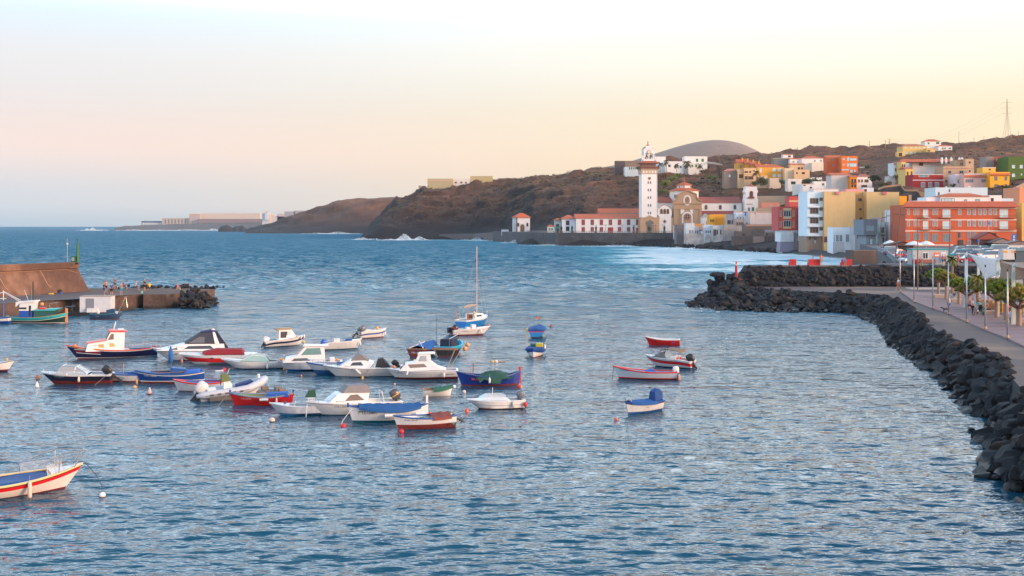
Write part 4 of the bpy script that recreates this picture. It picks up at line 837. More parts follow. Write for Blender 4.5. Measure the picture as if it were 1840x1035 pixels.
B('pale_blue_house','house','long pale blue and white house with a flat roof behind the set-back top floor',1681,1774.5,337,372,450,(.58,.70,.76),'flat',wins=[(1706,342.5,1.8,4),(1687,348,2,5)],split=0,frame='k',depth=12,dirt=.08,chim=[(1708,335,3,339,W1),(1750,334.8,4,338,W1)])
B('salmon_tower','apartment building','salmon coloured tower block at the right edge behind the orange building',1832,1862,336.5,438,420,(.72,.29,.15),None,depth=14,dirt=.08,parapet=False)
B('salmon_low_house','house','lower salmon wall stepping down left of the salmon tower',1824.5,1832.5,357,375,424,(.72,.33,.2),None,depth=10,dirt=.08,parapet=False)
B('peach_house','house','peach house with two dark slit windows at the right edge of the car park',1825,1834.5,372,430,412,(.68,.46,.28),None,wins=[(1829.3,386,1.6,8),(1834,386,1.6,8)],split=0,frame='k',depth=10,parapet=False)
B('yellow_edge_house','house','yellow house cut by the right edge of the photo beside the car park',1836,1866,364.5,441,396,(.66,.45,.14),None,depth=10,dirt=.08,parapet=False,wins=[(1850,400,8,12)])
YO=(.72,.36,.04);YL=(.72,.50,.16);PE=(.70,.47,.26)
T_H=[('hill_villa','long white farmhouse wing with green windows left of the bell tower on the hilltop',1123,1180,300,313,1005,(.58,.66,.68),'flat',[(1131+i*4,302.5,2,4)for i in range(3)]+[(1142.5+i*3,302,2,4)for i in range(3)],dict(frame='g',gl='g',split=0,depth=12)),('hill_villa','white upper farmhouse block directly right of the bell tower behind palms',1179,1196,281.5,306,1012,W1,'flat',[(1184,292,2,3)],dict(frame='g',gl='k',split=0)),('hill_villa','low white farmhouse with a green window between the palms',1196,1228,290,305,1004,W1,'flat',[(1203,298,4,4),(1213,300,3,4),(1223,300,3,3)],dict(frame='g',gl='k',split=0,depth=10)),('hill_villa','tall white farmhouse block with two green windows right of the palms',1230,1271,281,303,1010,W1,'flat',[(1252.5,288,4,5),(1262.5,288,4,5)],dict(frame='g',gl='g',split=0)),('hill_villa','small white hut with green door at the front of the hilltop farmhouse',1237,1255,293,303.5,1000,(.7,.66,.6),'flat',[(1244,298,3,4),(1251,298,3,5)],dict(frame='g',gl='g',split=0,depth=7)),('stone_wall','dark rough wall at the cliff top left of the farmhouse',1105,1124,289,312,1030,(.10,.08,.08),None,[],dict(depth=5,parapet=False,dirt=.5)),('tan_wall','tan fence wall above the left farmhouse wing',1123,1153,289,300,1015,(.22,.15,.11),None,[],dict(depth=3,parapet=False,dirt=.5)),('terraced_house','first yellow stepped row house at the far left under red gables',1325,1344,293,304,900,YO,('gable',8),[(1331,299,3,5),(1338.5,299,3,4)],dict(frame='e',gl='m',split=0,depth=13,chim=[(1336,283,2.2,290,YO)],over=.2)),('terraced_house','second yellow stepped row house from the left',1340,1352,295.5,306,893,YO,('gable',8),[(1347.5,300,3,4)],dict(frame='e',gl='m',split=0,depth=13,chim=[(1346,284.5,2.2,292,YO)],over=.2)),('terraced_house','third yellow stepped row house from the left',1350,1362,297.5,308,887,YO,('gable',8.5),[(1357,303,3,3)],dict(frame='e',gl='m',split=0,depth=13,chim=[(1356,286.5,2.2,294,YO)],over=.2)),('terraced_house','fourth yellow stepped row house next to the big ochre block',1359,1370,300,311,881,YO,('gable',8),[(1366,305,2.5,3)],dict(frame='w',gl='m',split=0,depth=13,chim=[(1366,288.5,2.2,296,YO)],over=.2)),('ochre_house','big ochre end block with four paired white windows',1361,1409,300.5,324,866,YO,('hip',6.5),[(1391,305,5.5,5),(1400.5,305,5.5,5),(1391,315.5,5.5,5),(1400.5,315.5,5.5,5),(1367,306,3.4,7)],dict(frame='w',gl='l',chim=[(1380,294,2.4,300,YO)],over=.2)),('tan_house','grey-brown house with a pink pitched roof at the left end of the yellow row',1301,1327,308,320.5,862,(.25,.19,.15),('hip',5.5),[(1311,316,3.5,4.5)],dict(frame='e',gl='l',split=0,rc=(.6,.24,.17))),('tan_house','peach house with a deep dark porch below the yellow row',1326,1337,303.5,325,858,PE,'flat',[(1331.5,316.5,7,6.5)],dict(frame='b',gl='b')),('tan_house','peach two-storey house with dark lower openings in front of the yellow row',1337,1359,302,326,856,PE,'flat',[(1341,309,6,3),(1348,309,3,3.6),(1341,319.5,5,6),(1349,319.5,9,5.5)],dict(frame='b',gl='b',bands=[(314,1,(.5,.3,.12))])),('garden_wall','pale stuccoed garden wall in front of the ochre block',1361,1379,315.5,322,848,(.72,.52,.33),None,[],dict(parapet=False,depth=2)),('garden_house','small beige-white house at the foot of the ochre block',1383,1403,320,331,842,(.66,.53,.4),'flat',[(1401,324,3,7)],dict(frame='e',gl='m',split=0)),('glass_house','grey-green glazed greenhouse-like block on the ridge',1390,1419,286,296.5,930,(.20,.19,.14),('shed',3),[(1393+i*3.2,291.5,1.8,8)for i in range(8)],dict(frame='e',gl='m',split=0,rc=(.3,.26,.18),parapet=False)),('ridge_house','small white house with a flat red edge at the very top of the ridge',1407,1425,277.5,284,985,W1,'flat',[(1418.5,281,4.5,3)],dict(frame='b',gl='k',bands=[(277.8,.9,(.6,.2,.1))])),('ridge_house','white house with a red tile strip below the ridge top',1419,1439,286,294,925,W1,('shed',2.5),[(1426,291,4,1.6),(1434,291,2.5,3)],dict(frame='e',gl='k',split=0)),('peach_terrace','peach house with a long white balcony right of the ochre block',1410,1427,302,314,858,(.70,.55,.36),'flat',[(1415,300.5,5,3)],dict(frame='e',gl='k')),('peach_house','peach stepped house under a red roof edge right of the white balcony',1420,1446,296,306,868,PE,('shed',3),[(1435.5,302.5,4,3.6),(1441,302.5,3,3.6)],dict(frame='b',gl='k')),('peach_house','lower peach cube house with two small windows',1427,1455,305,316.5,855,PE,'flat',[(1432,311,2.5,3),(1443.5,311,5,3.5)],dict(frame='b',gl='k',split=0)),('white_villa','large white villa with a red hip roof and arched upper windows',1441,1479,284.5,305,900,(.76,.72,.68),('hip',5),[(1464,289,3,3),(1475,289,3,3),(1460,298.5,3,6),(1467,298.5,7,5.5),(1475,298.5,7,5.5)],dict(frame='o',gl='m')),('villa_annex','cream ground-floor annex at the right of the large white villa',1459,1489,292,308,893,(.74,.66,.54),'flat',[(1482,300,3,4)],dict(frame='o',gl='m',split=0)),('orange_apartments','tall burnt-orange apartment block with small paired windows',1485,1512,283.5,309,860,(.62,.13,.03),('shed',5),[(1489,287,3,3),(1497,286.5,3,3),(1501,286.5,1.6,3),(1497,297,3,3),(1501,297,1.6,3),(1506,306,8,3)],dict(frame='e',gl='m',split=0,rc=(.66,.15,.04))),('orange_apartments','right half of the orange apartment block with glazed balconies',1512,1541,280.5,315,852,(.75,.17,.02),'flat',[(1516,286,4,3),(1524,286,4,7),(1533,286.5,12,4),(1516,296,3.6,3),(1524,296.5,4,6),(1533,296.5,12,6),(1519,305,13,2.6),(1530,308,4,6),(1536,307,3,4)],dict(frame='e',gl='l',chim=[(1538,280,3,283,(.6,.12,.02))])),('long_bungalow','long low white bungalow with a flat overhanging roof on the slope',1545,1606,300.5,309,905,W1,None,[(1553.5,306.5,3,2.5),(1564,306,6,5),(1580,306,14,4)],dict(frame='e',gl='k',depth=9,bands=[(300.6,1.6,W1)])),('pitched_house','white-grey house with a plain gable wall and red roof in mid slope',1494,1528,314.5,343,700,(.58,.54,.50),('shed',5),[],dict(depth=12)),('orange_front','narrow orange front with dark balconied windows',1528,1540,318,339,695,(.82,.28,.02),('shed',3.4),[(1531.5,325,3,7),(1536.5,325,3,7),(1531.5,334,3,5),(1536.5,334,3,5)],dict(frame='b',gl='k',split=0,balc=[(1534,328.5,10,1.6,(.4,.12,.03))])),('brown_roof_house','white house with dark windows under a brown hip roof',1540,1567,317.5,336,705,W1,('hip',5),[(1543.5,325,3,5),(1549,325,3,5),(1557,325,7,5),(1553,334.5,10,4)],dict(frame='b',gl='b',split=0,rc=(.45,.17,.1))),('white_steps','white stepped house with three green-lit openings above the hedge',1462,1491,326,334,745,W1,'flat',[(1479,331,4,3),(1487,331,3,2.6)],dict(frame='g',gl='g',split=0,depth=9)),('white_steps','upper white stepped wall left of the tall grey gable',1458,1477,319,326,765,W1,'flat',[],dict(depth=6)),('garage_house','white house with a dark garage opening above the scrub slope',1416,1441,321.5,333,800,(.74,.68,.6),'flat',[(1425.5,328.5,8,5)],dict(frame='g',gl='k',depth=9)),('slope_wall','long white wall running down the scrub slope',1424,1461,331,341,770,W1,None,[],dict(depth=.8,yaw=-24,parapet=False)),('roof_deck_house','small white house with a brown-edged terrace on the slope',1442,1464,330.5,340,735,W1,'flat',[(1445.5,333,4,2),(1457,337,4,3)],dict(frame='o',gl='k',split=0,depth=8,bands=[(330.6,1,(.6,.35,.2))])),('white_top_flat','pale blue-white penthouse strip above the stacked balcony block',1462,1507,339.5,347,520,(.7,.72,.74),'flat',[],dict(depth=8,bands=[(339.8,.9,(.7,.45,.35))])),('pink_flat','flat pink rooftop strip behind the gold wall',1520,1553,340,346,540,(.75,.35,.33),'flat',[],dict(depth=8)),('white_flat','low pale house strip with a dark window right of the pink rooftop',1551,1570,337.5,346,560,(.64,.7,.74),'flat',[(1555,342,5,4)],dict(frame='k',gl='k',depth=8,split=0)),('yellow_villa','yellow two-storey villa with a red hip roof on the ridge',1622,1666,262.5,282,1010,YL,('hip',5),[(1627,265,3,3),(1637.5,265,3,3),(1645.5,265,3,3),(1653,265,3,3),(1660.5,265,3,3),(1629,274.5,3,4),(1637,274.5,4,3),(1645.5,274.5,4,3),(1657,276,12,2.5)],dict(frame='w',gl='l',split=0,rc=(.6,.2,.08))),('yellow_annex','yellow open terrace wing at the right of the ridge villa',1665,1680,266.5,276,1000,YL,'flat',[(1669,271,5,3)],dict(depth=8,gl='b',frame='o')),('yellow_garage','yellow garage wall left below the ridge villa',1613,1627,273,287,990,YL,None,[(1618,277.5,6,6)],dict(depth=6,parapet=False,gl='k',frame='k')),('white_ridge_villa','white villa with a red hip roof standing highest on the ridge',1662,1691,254,269,1030,W1,('hip',4.6),[(1668.5,257.5,3,3),(1685,257,5,3.6),(1685,266,5,2.6)],dict(frame='g',gl='g',split=0)),('ridge_annex','low white annex with red roof right of the highest white villa',1686,1711,262.5,270,1020,W1,('hip',3),[(1694,266.5,2.5,2.5),(1698,266.5,2.5,2.5),(1707,266.5,4,2)],dict(frame='g',gl='g',split=0)),('corner_house','narrow white house with brown shutters left of the yellow street houses',1606,1620,292.5,332,640,(.66,.70,.72),('strip',2),[(1609.5,305,1.8,6),(1616.5,304,4,6),(1609.5,320,1.8,6)],dict(frame='r',gl='b',split=0,depth=10)),('corner_shed','pale grey cube with a tiny window left of the narrow white house',1597,1609,316.5,336,632,(.55,.53,.51),'flat',[(1601.5,328.5,1.6,1.8)],dict(frame='k',gl='k',split=0,depth=7)),('street_house','pale yellow tall house with brown shutters under a long red roof',1619.5,1627.5,291,330,632,YL,None,[(1621.7,298.5,2.2,6),(1625.5,298.5,2.2,6),(1621.7,315,2.2,6),(1625.5,315,2.2,6)],dict(frame='b',gl='b',split=0,depth=12,parapet=False)),('street_house','pale yellow front house with a red tile strip beside the dark red house',1627.5,1640.5,303.5,336,616,YL,('shed',4.5),[(1631,312,2.5,7),(1638,311.5,2.5,7),(1630.5,327,2.5,8),(1638,325.5,2.5,8)],dict(frame='b',gl='b',split=0,depth=12,over=.2)),('long_white_house','long white wall house under a red roof with white chimneys',1640,1723,291,316,640,W1,None,[(1655,295,7,6)],dict(frame='e',gl='b',depth=14,parapet=False,split=0)),('red_house_long','dark red house with a white band and three white doors',1640.5,1695,313.5,338,604,(.33,.018,.02),None,[(1660,316,18,4),(1658.5,332,7,9),(1671.5,332,6,9),(1683.5,332,7,9)],dict(frame='w',gl='m',split=1,depth=12,bands=[(313.8,.8,W1),(323.7,1.3,W1)],parapet=False)),('tan_block','tan two-storey block with dark windows and brown bands',1695,1738,299,336,612,(.50,.34,.22),'flat',[(1706.5,309.3,5,5),(1727.5,309,7,5),(1700,325.5,3,4),(1707,326.5,4.5,8)],dict(frame='e',gl='k',depth=13,bands=[(302.8,1.2,(.33,.18,.11)),(319,1,(.33,.2,.13))])),('tan_tower','tan stair tower with two black windows on the tan block',1735,1750,285.5,312,622,(.52,.36,.24),'flat',[(1742.5,291.8,2.8,3.2),(1742.5,307.6,2.8,3.2)],dict(frame='k',gl='k',split=0,depth=9,bands=[(303,.8,(.35,.2,.13))])),('tan_upper','tan upper storey under a brown flat roof left of the stair tower',1720,1735.5,287.5,300,626,(.5,.33,.2),None,[(1726.5,294.5,1.2,3.4),(1729.5,294.5,1.2,3.4)],dict(frame='k',gl='k',split=0,depth=9,bands=[(287.8,1.2,(.28,.14,.1))])),('white_pink_house','pinkish white narrow house with slit windows left of the long pink house',1716,1732.5,313,336,596,(.76,.64,.66),'flat',[(1721.7,326,1.6,6),(1729,325.5,3,5.5)],dict(frame='e',gl='k',split=0,depth=10)),('pink_house','long pale pink house with a strip of red tiles and wide windows',1732.5,1779,312.5,335,590,(.72,.48,.42),('strip',5),[(1742,325,14,5.5),(1767.5,325,7.5,5.5)],dict(frame='e',gl='m',depth=10,bands=[(312.6,1,W1),(318.5,.9,W1)],split=3)),('amber_house','bright amber cube house with four brown windows and a red tile strip',1779,1814,309,339,585,(.85,.40,.02),('strip',5.5),[(1789.5,320.5,5,7),(1807.5,320.5,4,7),(1789.5,334,5,6),(1807.5,334,4,6)],dict(frame='b',gl='m',depth=12)),('amber_upper','small amber house with a white cornice behind the amber cube',1766,1789,301,316,600,(.8,.45,.06),'flat',[(1778.5,304.5,4,3),(1771,311.5,3,2)],dict(frame='e',gl='k',depth=8,bands=[(301.2,.9,W1)],split=0)),('grey_block','raw grey concrete wall house on the upper right slope',1772,1786,281.5,302,640,(.26,.22,.20),None,[],dict(depth=9,parapet=False)),('brick_house','raw red brick house with a white-framed window beside the grey concrete wall',1785.5,1799,281,304,641,(.30,.09,.05),None,[(1793.5,288.2,5,5.4),(1793,300,9,5)],dict(depth=9,parapet=False,frame='w',gl='m',split=0)),('brown_block','raw brown brick wall left of the green house',1798,1812.5,287.5,305,636,(.24,.16,.13),None,[],dict(depth=9,parapet=False)),('green_house','dark green house with small white windows at the right edge',1812,1868,281.5,325,625,(.07,.14,.015),'flat',[(1821,299.5,5,5.6),(1835,299.5,5,5.6),(1821,315,5,5.6),(1835.5,313.5,2,3)],dict(frame='w',gl='l',depth=14,dirt=.2)),('green_base','dark stone plinth storey under the green house',1813,1868,325,340,627,(.09,.075,.06),None,[(1822,330,7,3),(1834,330,4,3)],dict(frame='k',gl='k',depth=12,parapet=False)),]
for(nm,lb,x0,x1,yt,yb,D,wl_,rf,wn,kw)in T_H:
 name='wall' if 'wall' in nm and 'wall' in lb.split(' ')[:8]and not wn else('apartment_building' if 'apartments' in nm else 'villa' if 'villa' in nm else 'house')
 kw.setdefault('dirt',.12)
 B(name,{'wall':'wall','apartment_building':'apartment building','villa':'villa','house':'house'}[name],lb,x0,x1,yt,yb,D,wl_,rf,wn,**kw)
t=thing('roof_terrace','long red tiled roof with five rounded white chimneys above the white wall house','roof',XZ(1671,291,636))
s=636/F;m=MB()
m.add([(-52*s,-.4,0),(50*s,-.4,0),(46*s,5,6*s),(-46*s,5,6*s),(50*s,10,0),(-52*s,10,0)],[(0,1,2,3),(3,2,4,5),(0,3,5),(1,4,2),(0,5,4,1)]);m.build('roof',tiles((.66,.13,.04)),t)
for px_ in(1691.8,1699.5,1708.8,1723.3,1728.3):
 cx_=(px_-1671)*s;q=MB();k=1.5 if px_==1708.8 else 0
 q.box(cx_-.55,cx_+.55,-.9,.2,-1.2-k*.3,1.5);q.lathe([(.62,1.5),(.68,1.9),(.5,2.4),(.1,2.65)],(cx_,-.35,0),8);q.build('chimney',wallm(W1),t)
def ribbon(name,label,cat,pts,mat,th=.6,cope=None,drop=None):
 """masonry wall whose top edge passes through (px, py, D, py_bottom)"""
 o=thing(name,label,cat,XZ(*pts[0][:3]));L=o.location;m=MB();c=MB()
 for(a,b)in zip(pts[:-1],pts[1:]):
  A,Bq=Vector(XZ(*a[:3]))-L,Vector(XZ(*b[:3]))-L;zA=H-(a[3]-HY)/F*a[2]-L.z;zB=H-(b[3]-HY)/F*b[2]-L.z
  m.loft([[(A.x,A.y,zA),(A.x,A.y,A.z),(A.x,A.y+th,A.z),(A.x,A.y+th,zA)],[(Bq.x,Bq.y,zB),(Bq.x,Bq.y,Bq.z),(Bq.x,Bq.y+th,Bq.z),(Bq.x,Bq.y+th,zB)]])
  if cope:c.loft([[(A.x,A.y-.15,A.z),(A.x,A.y-.15,A.z+.9),(A.x,A.y+th+.1,A.z+.9),(A.x,A.y+th+.1,A.z)],[(Bq.x,Bq.y-.15,Bq.z),(Bq.x,Bq.y-.15,Bq.z+.9),(Bq.x,Bq.y+th+.1,Bq.z+.9),(Bq.x,Bq.y+th+.1,Bq.z)]])
 m.build('masonry',mat,o)
 if cope:c.build('coping',cope,o)
 return o
dkst=rockm((.03,.028,.032),(.07,.062,.062),(.13,.11,.1),.8,.4);och=wallm((.5,.29,.15),.2)
ribbon('retaining_wall','dark stone retaining wall with an ochre coping stepping down behind the gold building','wall',[(1580,341,560,372),(1592,337,558,372),(1618,334,556,372),(1625,343,553,385),(1631,344,551,385),(1650,343.5,549,385)],dkst,2,och)
ribbon('retaining_wall','dark stone retaining wall with an arched niche right of the bright orange wall','wall',[(1618,350,520,392),(1640,345.5,519,392),(1650,345,517,392),(1656,356,515,392)],dkst,2)
ribbon('stair_wall','ochre stuccoed stair wall curving down to the pale blue house','wall',[(1650,343.5,530,352),(1668,346,528,356),(1681,352,526,360),(1660,358,500,366)],och,1.2)
ribbon('railing_wall','brown picket fence wall in front of the dark red house','fence',[(1622,334,575,342),(1640,336,572,343),(1670,338.5,570,345)],wallm((.25,.13,.1),.3),.3)
ribbon('slope_path_wall','tan path wall climbing right of the amber cube house','wall',[(1806,352,520,358),(1822,337,530,345),(1850,324,545,330)],wallm((.32,.23,.17),.3),1)
ribbon('terrace_wall','pale long terrace wall on the scrub slope right of the hilltop farmhouse','wall',[(1271,290,1010,293),(1284,292,1000,295),(1298,295,990,297)],wallm((.6,.5,.42)),1)
o=ribbon('niche','stone framed arched niche in the dark retaining wall','niche',[(1633,350,516,365),(1638,350,516,365)],wallm((.42,.26,.15)),.5)
B('warehouse','warehouse','long pale khaki warehouse on the cliff top',768,814,321,341,1215,(.42,.36,.21),None,bands=[(324,1.5,(.60,.40,.3))],depth=30,parapet=False,dirt=.05)
B('warehouse','warehouse','white office wing with three brown windows between the two khaki warehouses',814,844,321.5,337,1222,(.66,.63,.6),'flat',wins=[(819,328,4,3),(829,328,4,3),(837,328,3,3),(821,336,9,3),(834,336,6,3)],frame='o',gl='b',depth=20,split=0,dirt=.05)
B('warehouse','warehouse','taller square khaki warehouse at the right on the cliff top',845,885,316.5,336,1226,(.44,.37,.19),'flat',depth=30,dirt=.05)
B('warehouse','warehouse','low grey-beige shed strip behind the taller khaki warehouse',885,926,323.5,331,1290,(.42,.33,.28),None,depth=16,parapet=False,dirt=.05)
B('water_tank','tank','little grey tank hut at the cliff-top edge left of the khaki warehouse',752,757,333.5,341,1205,(.3,.26,.24),None,depth=4,parapet=False)
B('cliff_wall','wall','low dark wall at the cliff edge in front of the khaki warehouse',748,815,340,345,1196,(.08,.075,.085),None,depth=2,parapet=False,dirt=.3)
FB=(.34,.31,.32)
B('factory','factory','far factory with a long beige roof on the coast',359,467,383,393,3750,(.55,.47,.40),None,depth=90,parapet=False,dirt=.05,skirt=30)
B('factory','factory','far grey base hall under the long beige factory roof',355,471,393.4,405,3700,(.22,.18,.19),None,depth=30,parapet=False,dirt=.1)
B('factory','factory','far tan tower hall at the left end of the long factory',340,359,384.5,399,3720,(.42,.36,.33),'flat',depth=40,dirt=.05,bands=[(386,2,(.5,.3,.2))])
B('factory','factory','far low tan hall left of the tower hall',291,340,392,404,3730,(.44,.36,.31),'flat',depth=40,dirt=.05,wins=[(297+i*6,398,3,8)for i in range(7)],split=0,gl='m',frame='o')
B('factory','factory','far blue-roofed grey hall leftmost on the coast',254,291,397.5,406,3740,(.32,.31,.33),None,depth=40,dirt=.05,bands=[(398.5,2.4,(.03,.09,.2))],wins=[(258+i*5,402,3,2.5)for i in range(7)],gl='l',parapet=False,split=0)
for(x0,x1,y0,c,lb)in((471,484,383,(.5,.5,.52),'far white block directly right of the long factory'),(484,489,385,(.7,.5,.36),'far narrow orange-tan block on the coast'),(489,500,388,(.55,.45,.42),'far small pinkish building on the coast'),(498,511,384,(.5,.4,.4),'far mauve-grey building on the coast'),(500,511,389,(.6,.12,.08),'far small red-roofed building on the coast'),(511,530,380,(.3,.29,.3),'far grey hall near the headland'),(528,552,378.5,(.32,.3,.3),'far grey hall half hidden behind the headland')):
 B('far_building','building',lb,x0,x1,y0,398,3300,c,None,depth=25,parapet=False,skirt=15)
B('far_tank','tank','far pale blue round-topped tank on the coast',476,481,381.5,390,3290,(.5,.55,.6),('gfront',1),depth=20)
class Hull:
 def __init__(s,L,B,zb,zm,zs,draft=.25,tr=.7,rake=.9,p=2.2,q=.45,cuts=None,dbl=False,chine=False,ns=22):
  s.L,s.B,s.zb,s.zm,s.zs,s.draft,s.tr,s.rake,s.p,s.q,s.dbl=L,B,zb,zm,zs,draft,tr,rake,p,q,dbl
  s.ts=[i/ns for i in range(ns+1)];s.chine=chine
 def hb(s,t):
  if t<.42:f=s.tr+(1-s.tr)*math.sin(math.pi/2*t/.42)
  else:f=1-((t-.42)/.58)**s.p
  return max(.015,s.B/2*f)
 def sheer(s,t):
  return s.zm+(s.zb-s.zm)*max(0,(t-.35)/.65)**2+(s.zs-s.zm)*max(0,(.35-t)/.35)**2
 def pt(s,t,z,side,inset=0.0):
  """point on the skin at station t and height z (side +1 port, -1 starboard)"""
  zt=s.sheer(t);v=min(1,max(0,(z+s.draft)/(zt+s.draft)))
  b=s.hb(t)-inset;fl=s.q if t<.5 else s.q+(.75-s.q)*((t-.5)/.5)
  if s.chine:y=b*(.80+.20*v if v>.35 else.80*(v/.35)**.8+.07*v)if t<.6 else b*v**(.25+1.0*(t-.6))
  else:y=b*max(0,v)**fl
  x=-s.L/2+s.L*t-s.rake*(1-v)*max(0,(t-.55)/.45)**2+(s.rake*.35*(1-v)*((.3-t)/.3)**2 if s.dbl and t<.3 else 0)
  return(x,max(.012,y)*side,z)
 def bend(s,z=None):return None
 def build(s,parent,bands,name='hull',mats=None):
  """bands: list of (kind, value, material) bottom to top; kind 'z' absolute height, 'g' below the gunwale"""
  m=MB();levels=[-s.draft];mi=[]
  def zs(t):
   zt=s.sheer(t);out=[-s.draft,-s.draft*.55]
   for k,v,_ in bands:
    out.append(min(zt,v)if k=='z' else max(out[-1]+.001,zt-v))
   for i in range(1,len(out)):out[i]=max(out[i],out[i-1]+.0005)
   return out
  rows=[zs(t)for t in s.ts];nl=len(rows[0])
  order=[];ml=[]
  for b in bands:
   if b[2]not in ml:ml.append(b[2])
  idx=[0]+[ml.index(b[2])for b in bands]
  for side in(1,-1):
   for i in range(len(s.ts)-1):
    for j in range(nl-1):
     a=[s.pt(s.ts[i],rows[i][j],side),s.pt(s.ts[i+1],rows[i+1][j],side),s.pt(s.ts[i+1],rows[i+1][j+1],side),s.pt(s.ts[i],rows[i][j+1],side)]
     m.add(a,[(0,1,2,3)if side>0 else(3,2,1,0)],idx[j+0]if j<len(idx)else 0)
  for j in range(nl-1):
   a=[s.pt(0,rows[0][j],1),s.pt(0,rows[0][j+1],1),s.pt(0,rows[0][j+1],-1),s.pt(0,rows[0][j],-1)]
   m.add(a,[(0,1,2,3)],idx[j])
  return smooth_by_angle(m.build(name,ml,parent,merge=True),40)
 def shell(s,parent,zf,mat,t0=0.0,t1=1.0,name='interior',inset=.06,n=None):
  m=MB();ts=[t for t in s.ts if t0<=t<=t1]
  for side in(1,-1):
   for a,b in zip(ts[:-1],ts[1:]):
    A=s.pt(a,s.sheer(a)-.02,side,inset);Bq=s.pt(b,s.sheer(b)-.02,side,inset)
    fA=s.pt(a,min(s.sheer(a)-.1,zf),side,inset+.02);fB=s.pt(b,min(s.sheer(b)-.1,zf),side,inset+.02)
    m.add([A,Bq,fB,fA],[(0,1,2,3)]);m.add([fA,fB,(fB[0],0,fB[2]),(fA[0],0,fA[2])],[(0,1,2,3)])
  for t in(ts[0],ts[-1]):
   A=s.pt(t,s.sheer(t)-.02,1,inset);f=s.pt(t,min(s.sheer(t)-.1,zf),1,inset+.02)
   sg=.05 if t==ts[0]else-.05
   m.add([(A[0]+sg,A[1],A[2]),(f[0]+sg,f[1],f[2]),(f[0]+sg,-f[1],f[2]),(A[0]+sg,-A[1],A[2])],[(0,1,2,3)])
  return m.build(name,mat,parent)
 def rail(s,parent,mat,w=.09,h=.06,name='gunwale',t0=0,t1=1,dz=0,transom=True,out=.02):
  m=MB();ts=[t for t in s.ts if t0<=t<=t1]
  for side in(1,-1):
   R_=[]
   for t in ts:
    x,y,z=s.pt(t,s.sheer(t),side);z+=dz;y2=max(0.0,abs(y)-w)*side;y1=y+out*side
    R_.append([(x,y1,z-h/2),(x,y1,z+h/2),(x,y2,z+h/2),(x,y2,z-h/2)])
   m.loft(R_)
  if transom and not s.dbl:
   x,y,z=s.pt(0,s.sheer(0),1);m.box(x-.03,x+w,-y,y,z-h/2+dz,z+h/2+dz+.002)
  return m.build(name,mat,parent)
 def deck(s,parent,mat,t0=0,t1=1,dz=-.01,camber=.06,name='deck'):
  m=MB();ts=[t for t in s.ts if(t0-.046 if t0>0 else 0)<=t<=t1];rows=[]
  for t in ts:
   x,y,z=s.pt(t,s.sheer(t),1);y-=.012;z+=dz
   rows.append([(x,y,z),(x,y*.5,z+camber*.8),(x,0,z+camber),(x,-y*.5,z+camber*.8),(x,-y,z)])
  m.loft(rows,close=False);return m.build(name,mat,parent,smooth=True)
 def cover(s,parent,mat,t0,t1,hgt=.25,name='tarp',sag=.05,ridge=True):
  m=MB();ts=[t for t in s.ts if t0<=t<=t1];rows=[]
  for k,t in enumerate(ts):
   x,y,z=s.pt(t,s.sheer(t),1);y+=.035
   e=math.sin(math.pi*(k+.3)/(len(ts)-.4));hh=hgt*(.55+.45*e)+.03*math.sin(k*2.3)
   rr=[(x,y,z-.13),(x,y,z+.04)]+[(x,y*c_,z+.04+hh*(1-abs(c_))**(.9 if ridge else.5)-sag*math.sin(abs(c_)*math.pi)*(1+.6*math.sin(k*1.7)))for c_ in(.7,.4,.15,0,-.15,-.4,-.7)]+[(x,-y,z+.04),(x,-y,z-.13)]
   rows.append(rr)
  m.loft(rows,close=False);return m.build(name,mat,parent,smooth=True)
 def thwarts(s,parent,mat,ts,dz=-.15):
  for t in ts:
   x,y,z=s.pt(t,s.sheer(t)+dz,1,.05);MB().box(x-.12,x+.12,-y,y,z-.02,z+.02).build('seat',mat,parent)
 def mark(s,parent,txt,size,t,zc,mat,name='registration',gap=.012):
  vs,fs=text_mesh(txt,size)
  for side in(1,-1):
   x0=-s.L/2+s.L*t;out=[]
   for(u,v,_)in vs:
    x=x0-u if side>0 else x0+u
    tt=min(1,max(0,(x+s.L/2)/s.L));z=zc+v
    for _ in range(3):
     px_,py_,pz_=s.pt(tt,z,side);tt=min(1,max(0,tt+(x-px_)/s.L))
    px_,py_,pz_=s.pt(tt,z,side);out.append((px_,py_+gap*side,z))
   MB().add(out,fs).build(name,mat,parent)
def cabin(parent,prof,w0,w1,mat,name='cabin',zr=None):
 """superstructure: side outline (x,z) with half-width w0 at its foot and w1 at its top"""
 zs_=[z for _,z in prof];a,b=(min(zs_),max(zs_))if zr is None else zr
 W=lambda z:w0+(w1-w0)*(z-a)/(b-a)
 m=MB();m.loft([[(x,-W(z),z)for x,z in prof],[(x,W(z),z)for x,z in prof]])
 return smooth_by_angle(m.build(name,mat,parent),25),W
def sidepane(parent,poly,W,mat,name='window',off=.012,sides=(1,-1)):
 for sd in sides:
  m=MB();a=[(x,sd*(W(z)+off),z)for x,z in poly];b=[(x,sd*(W(z)-.02),z)for x,z in poly];m.loft([a,b]);m.build(name,mat,parent)
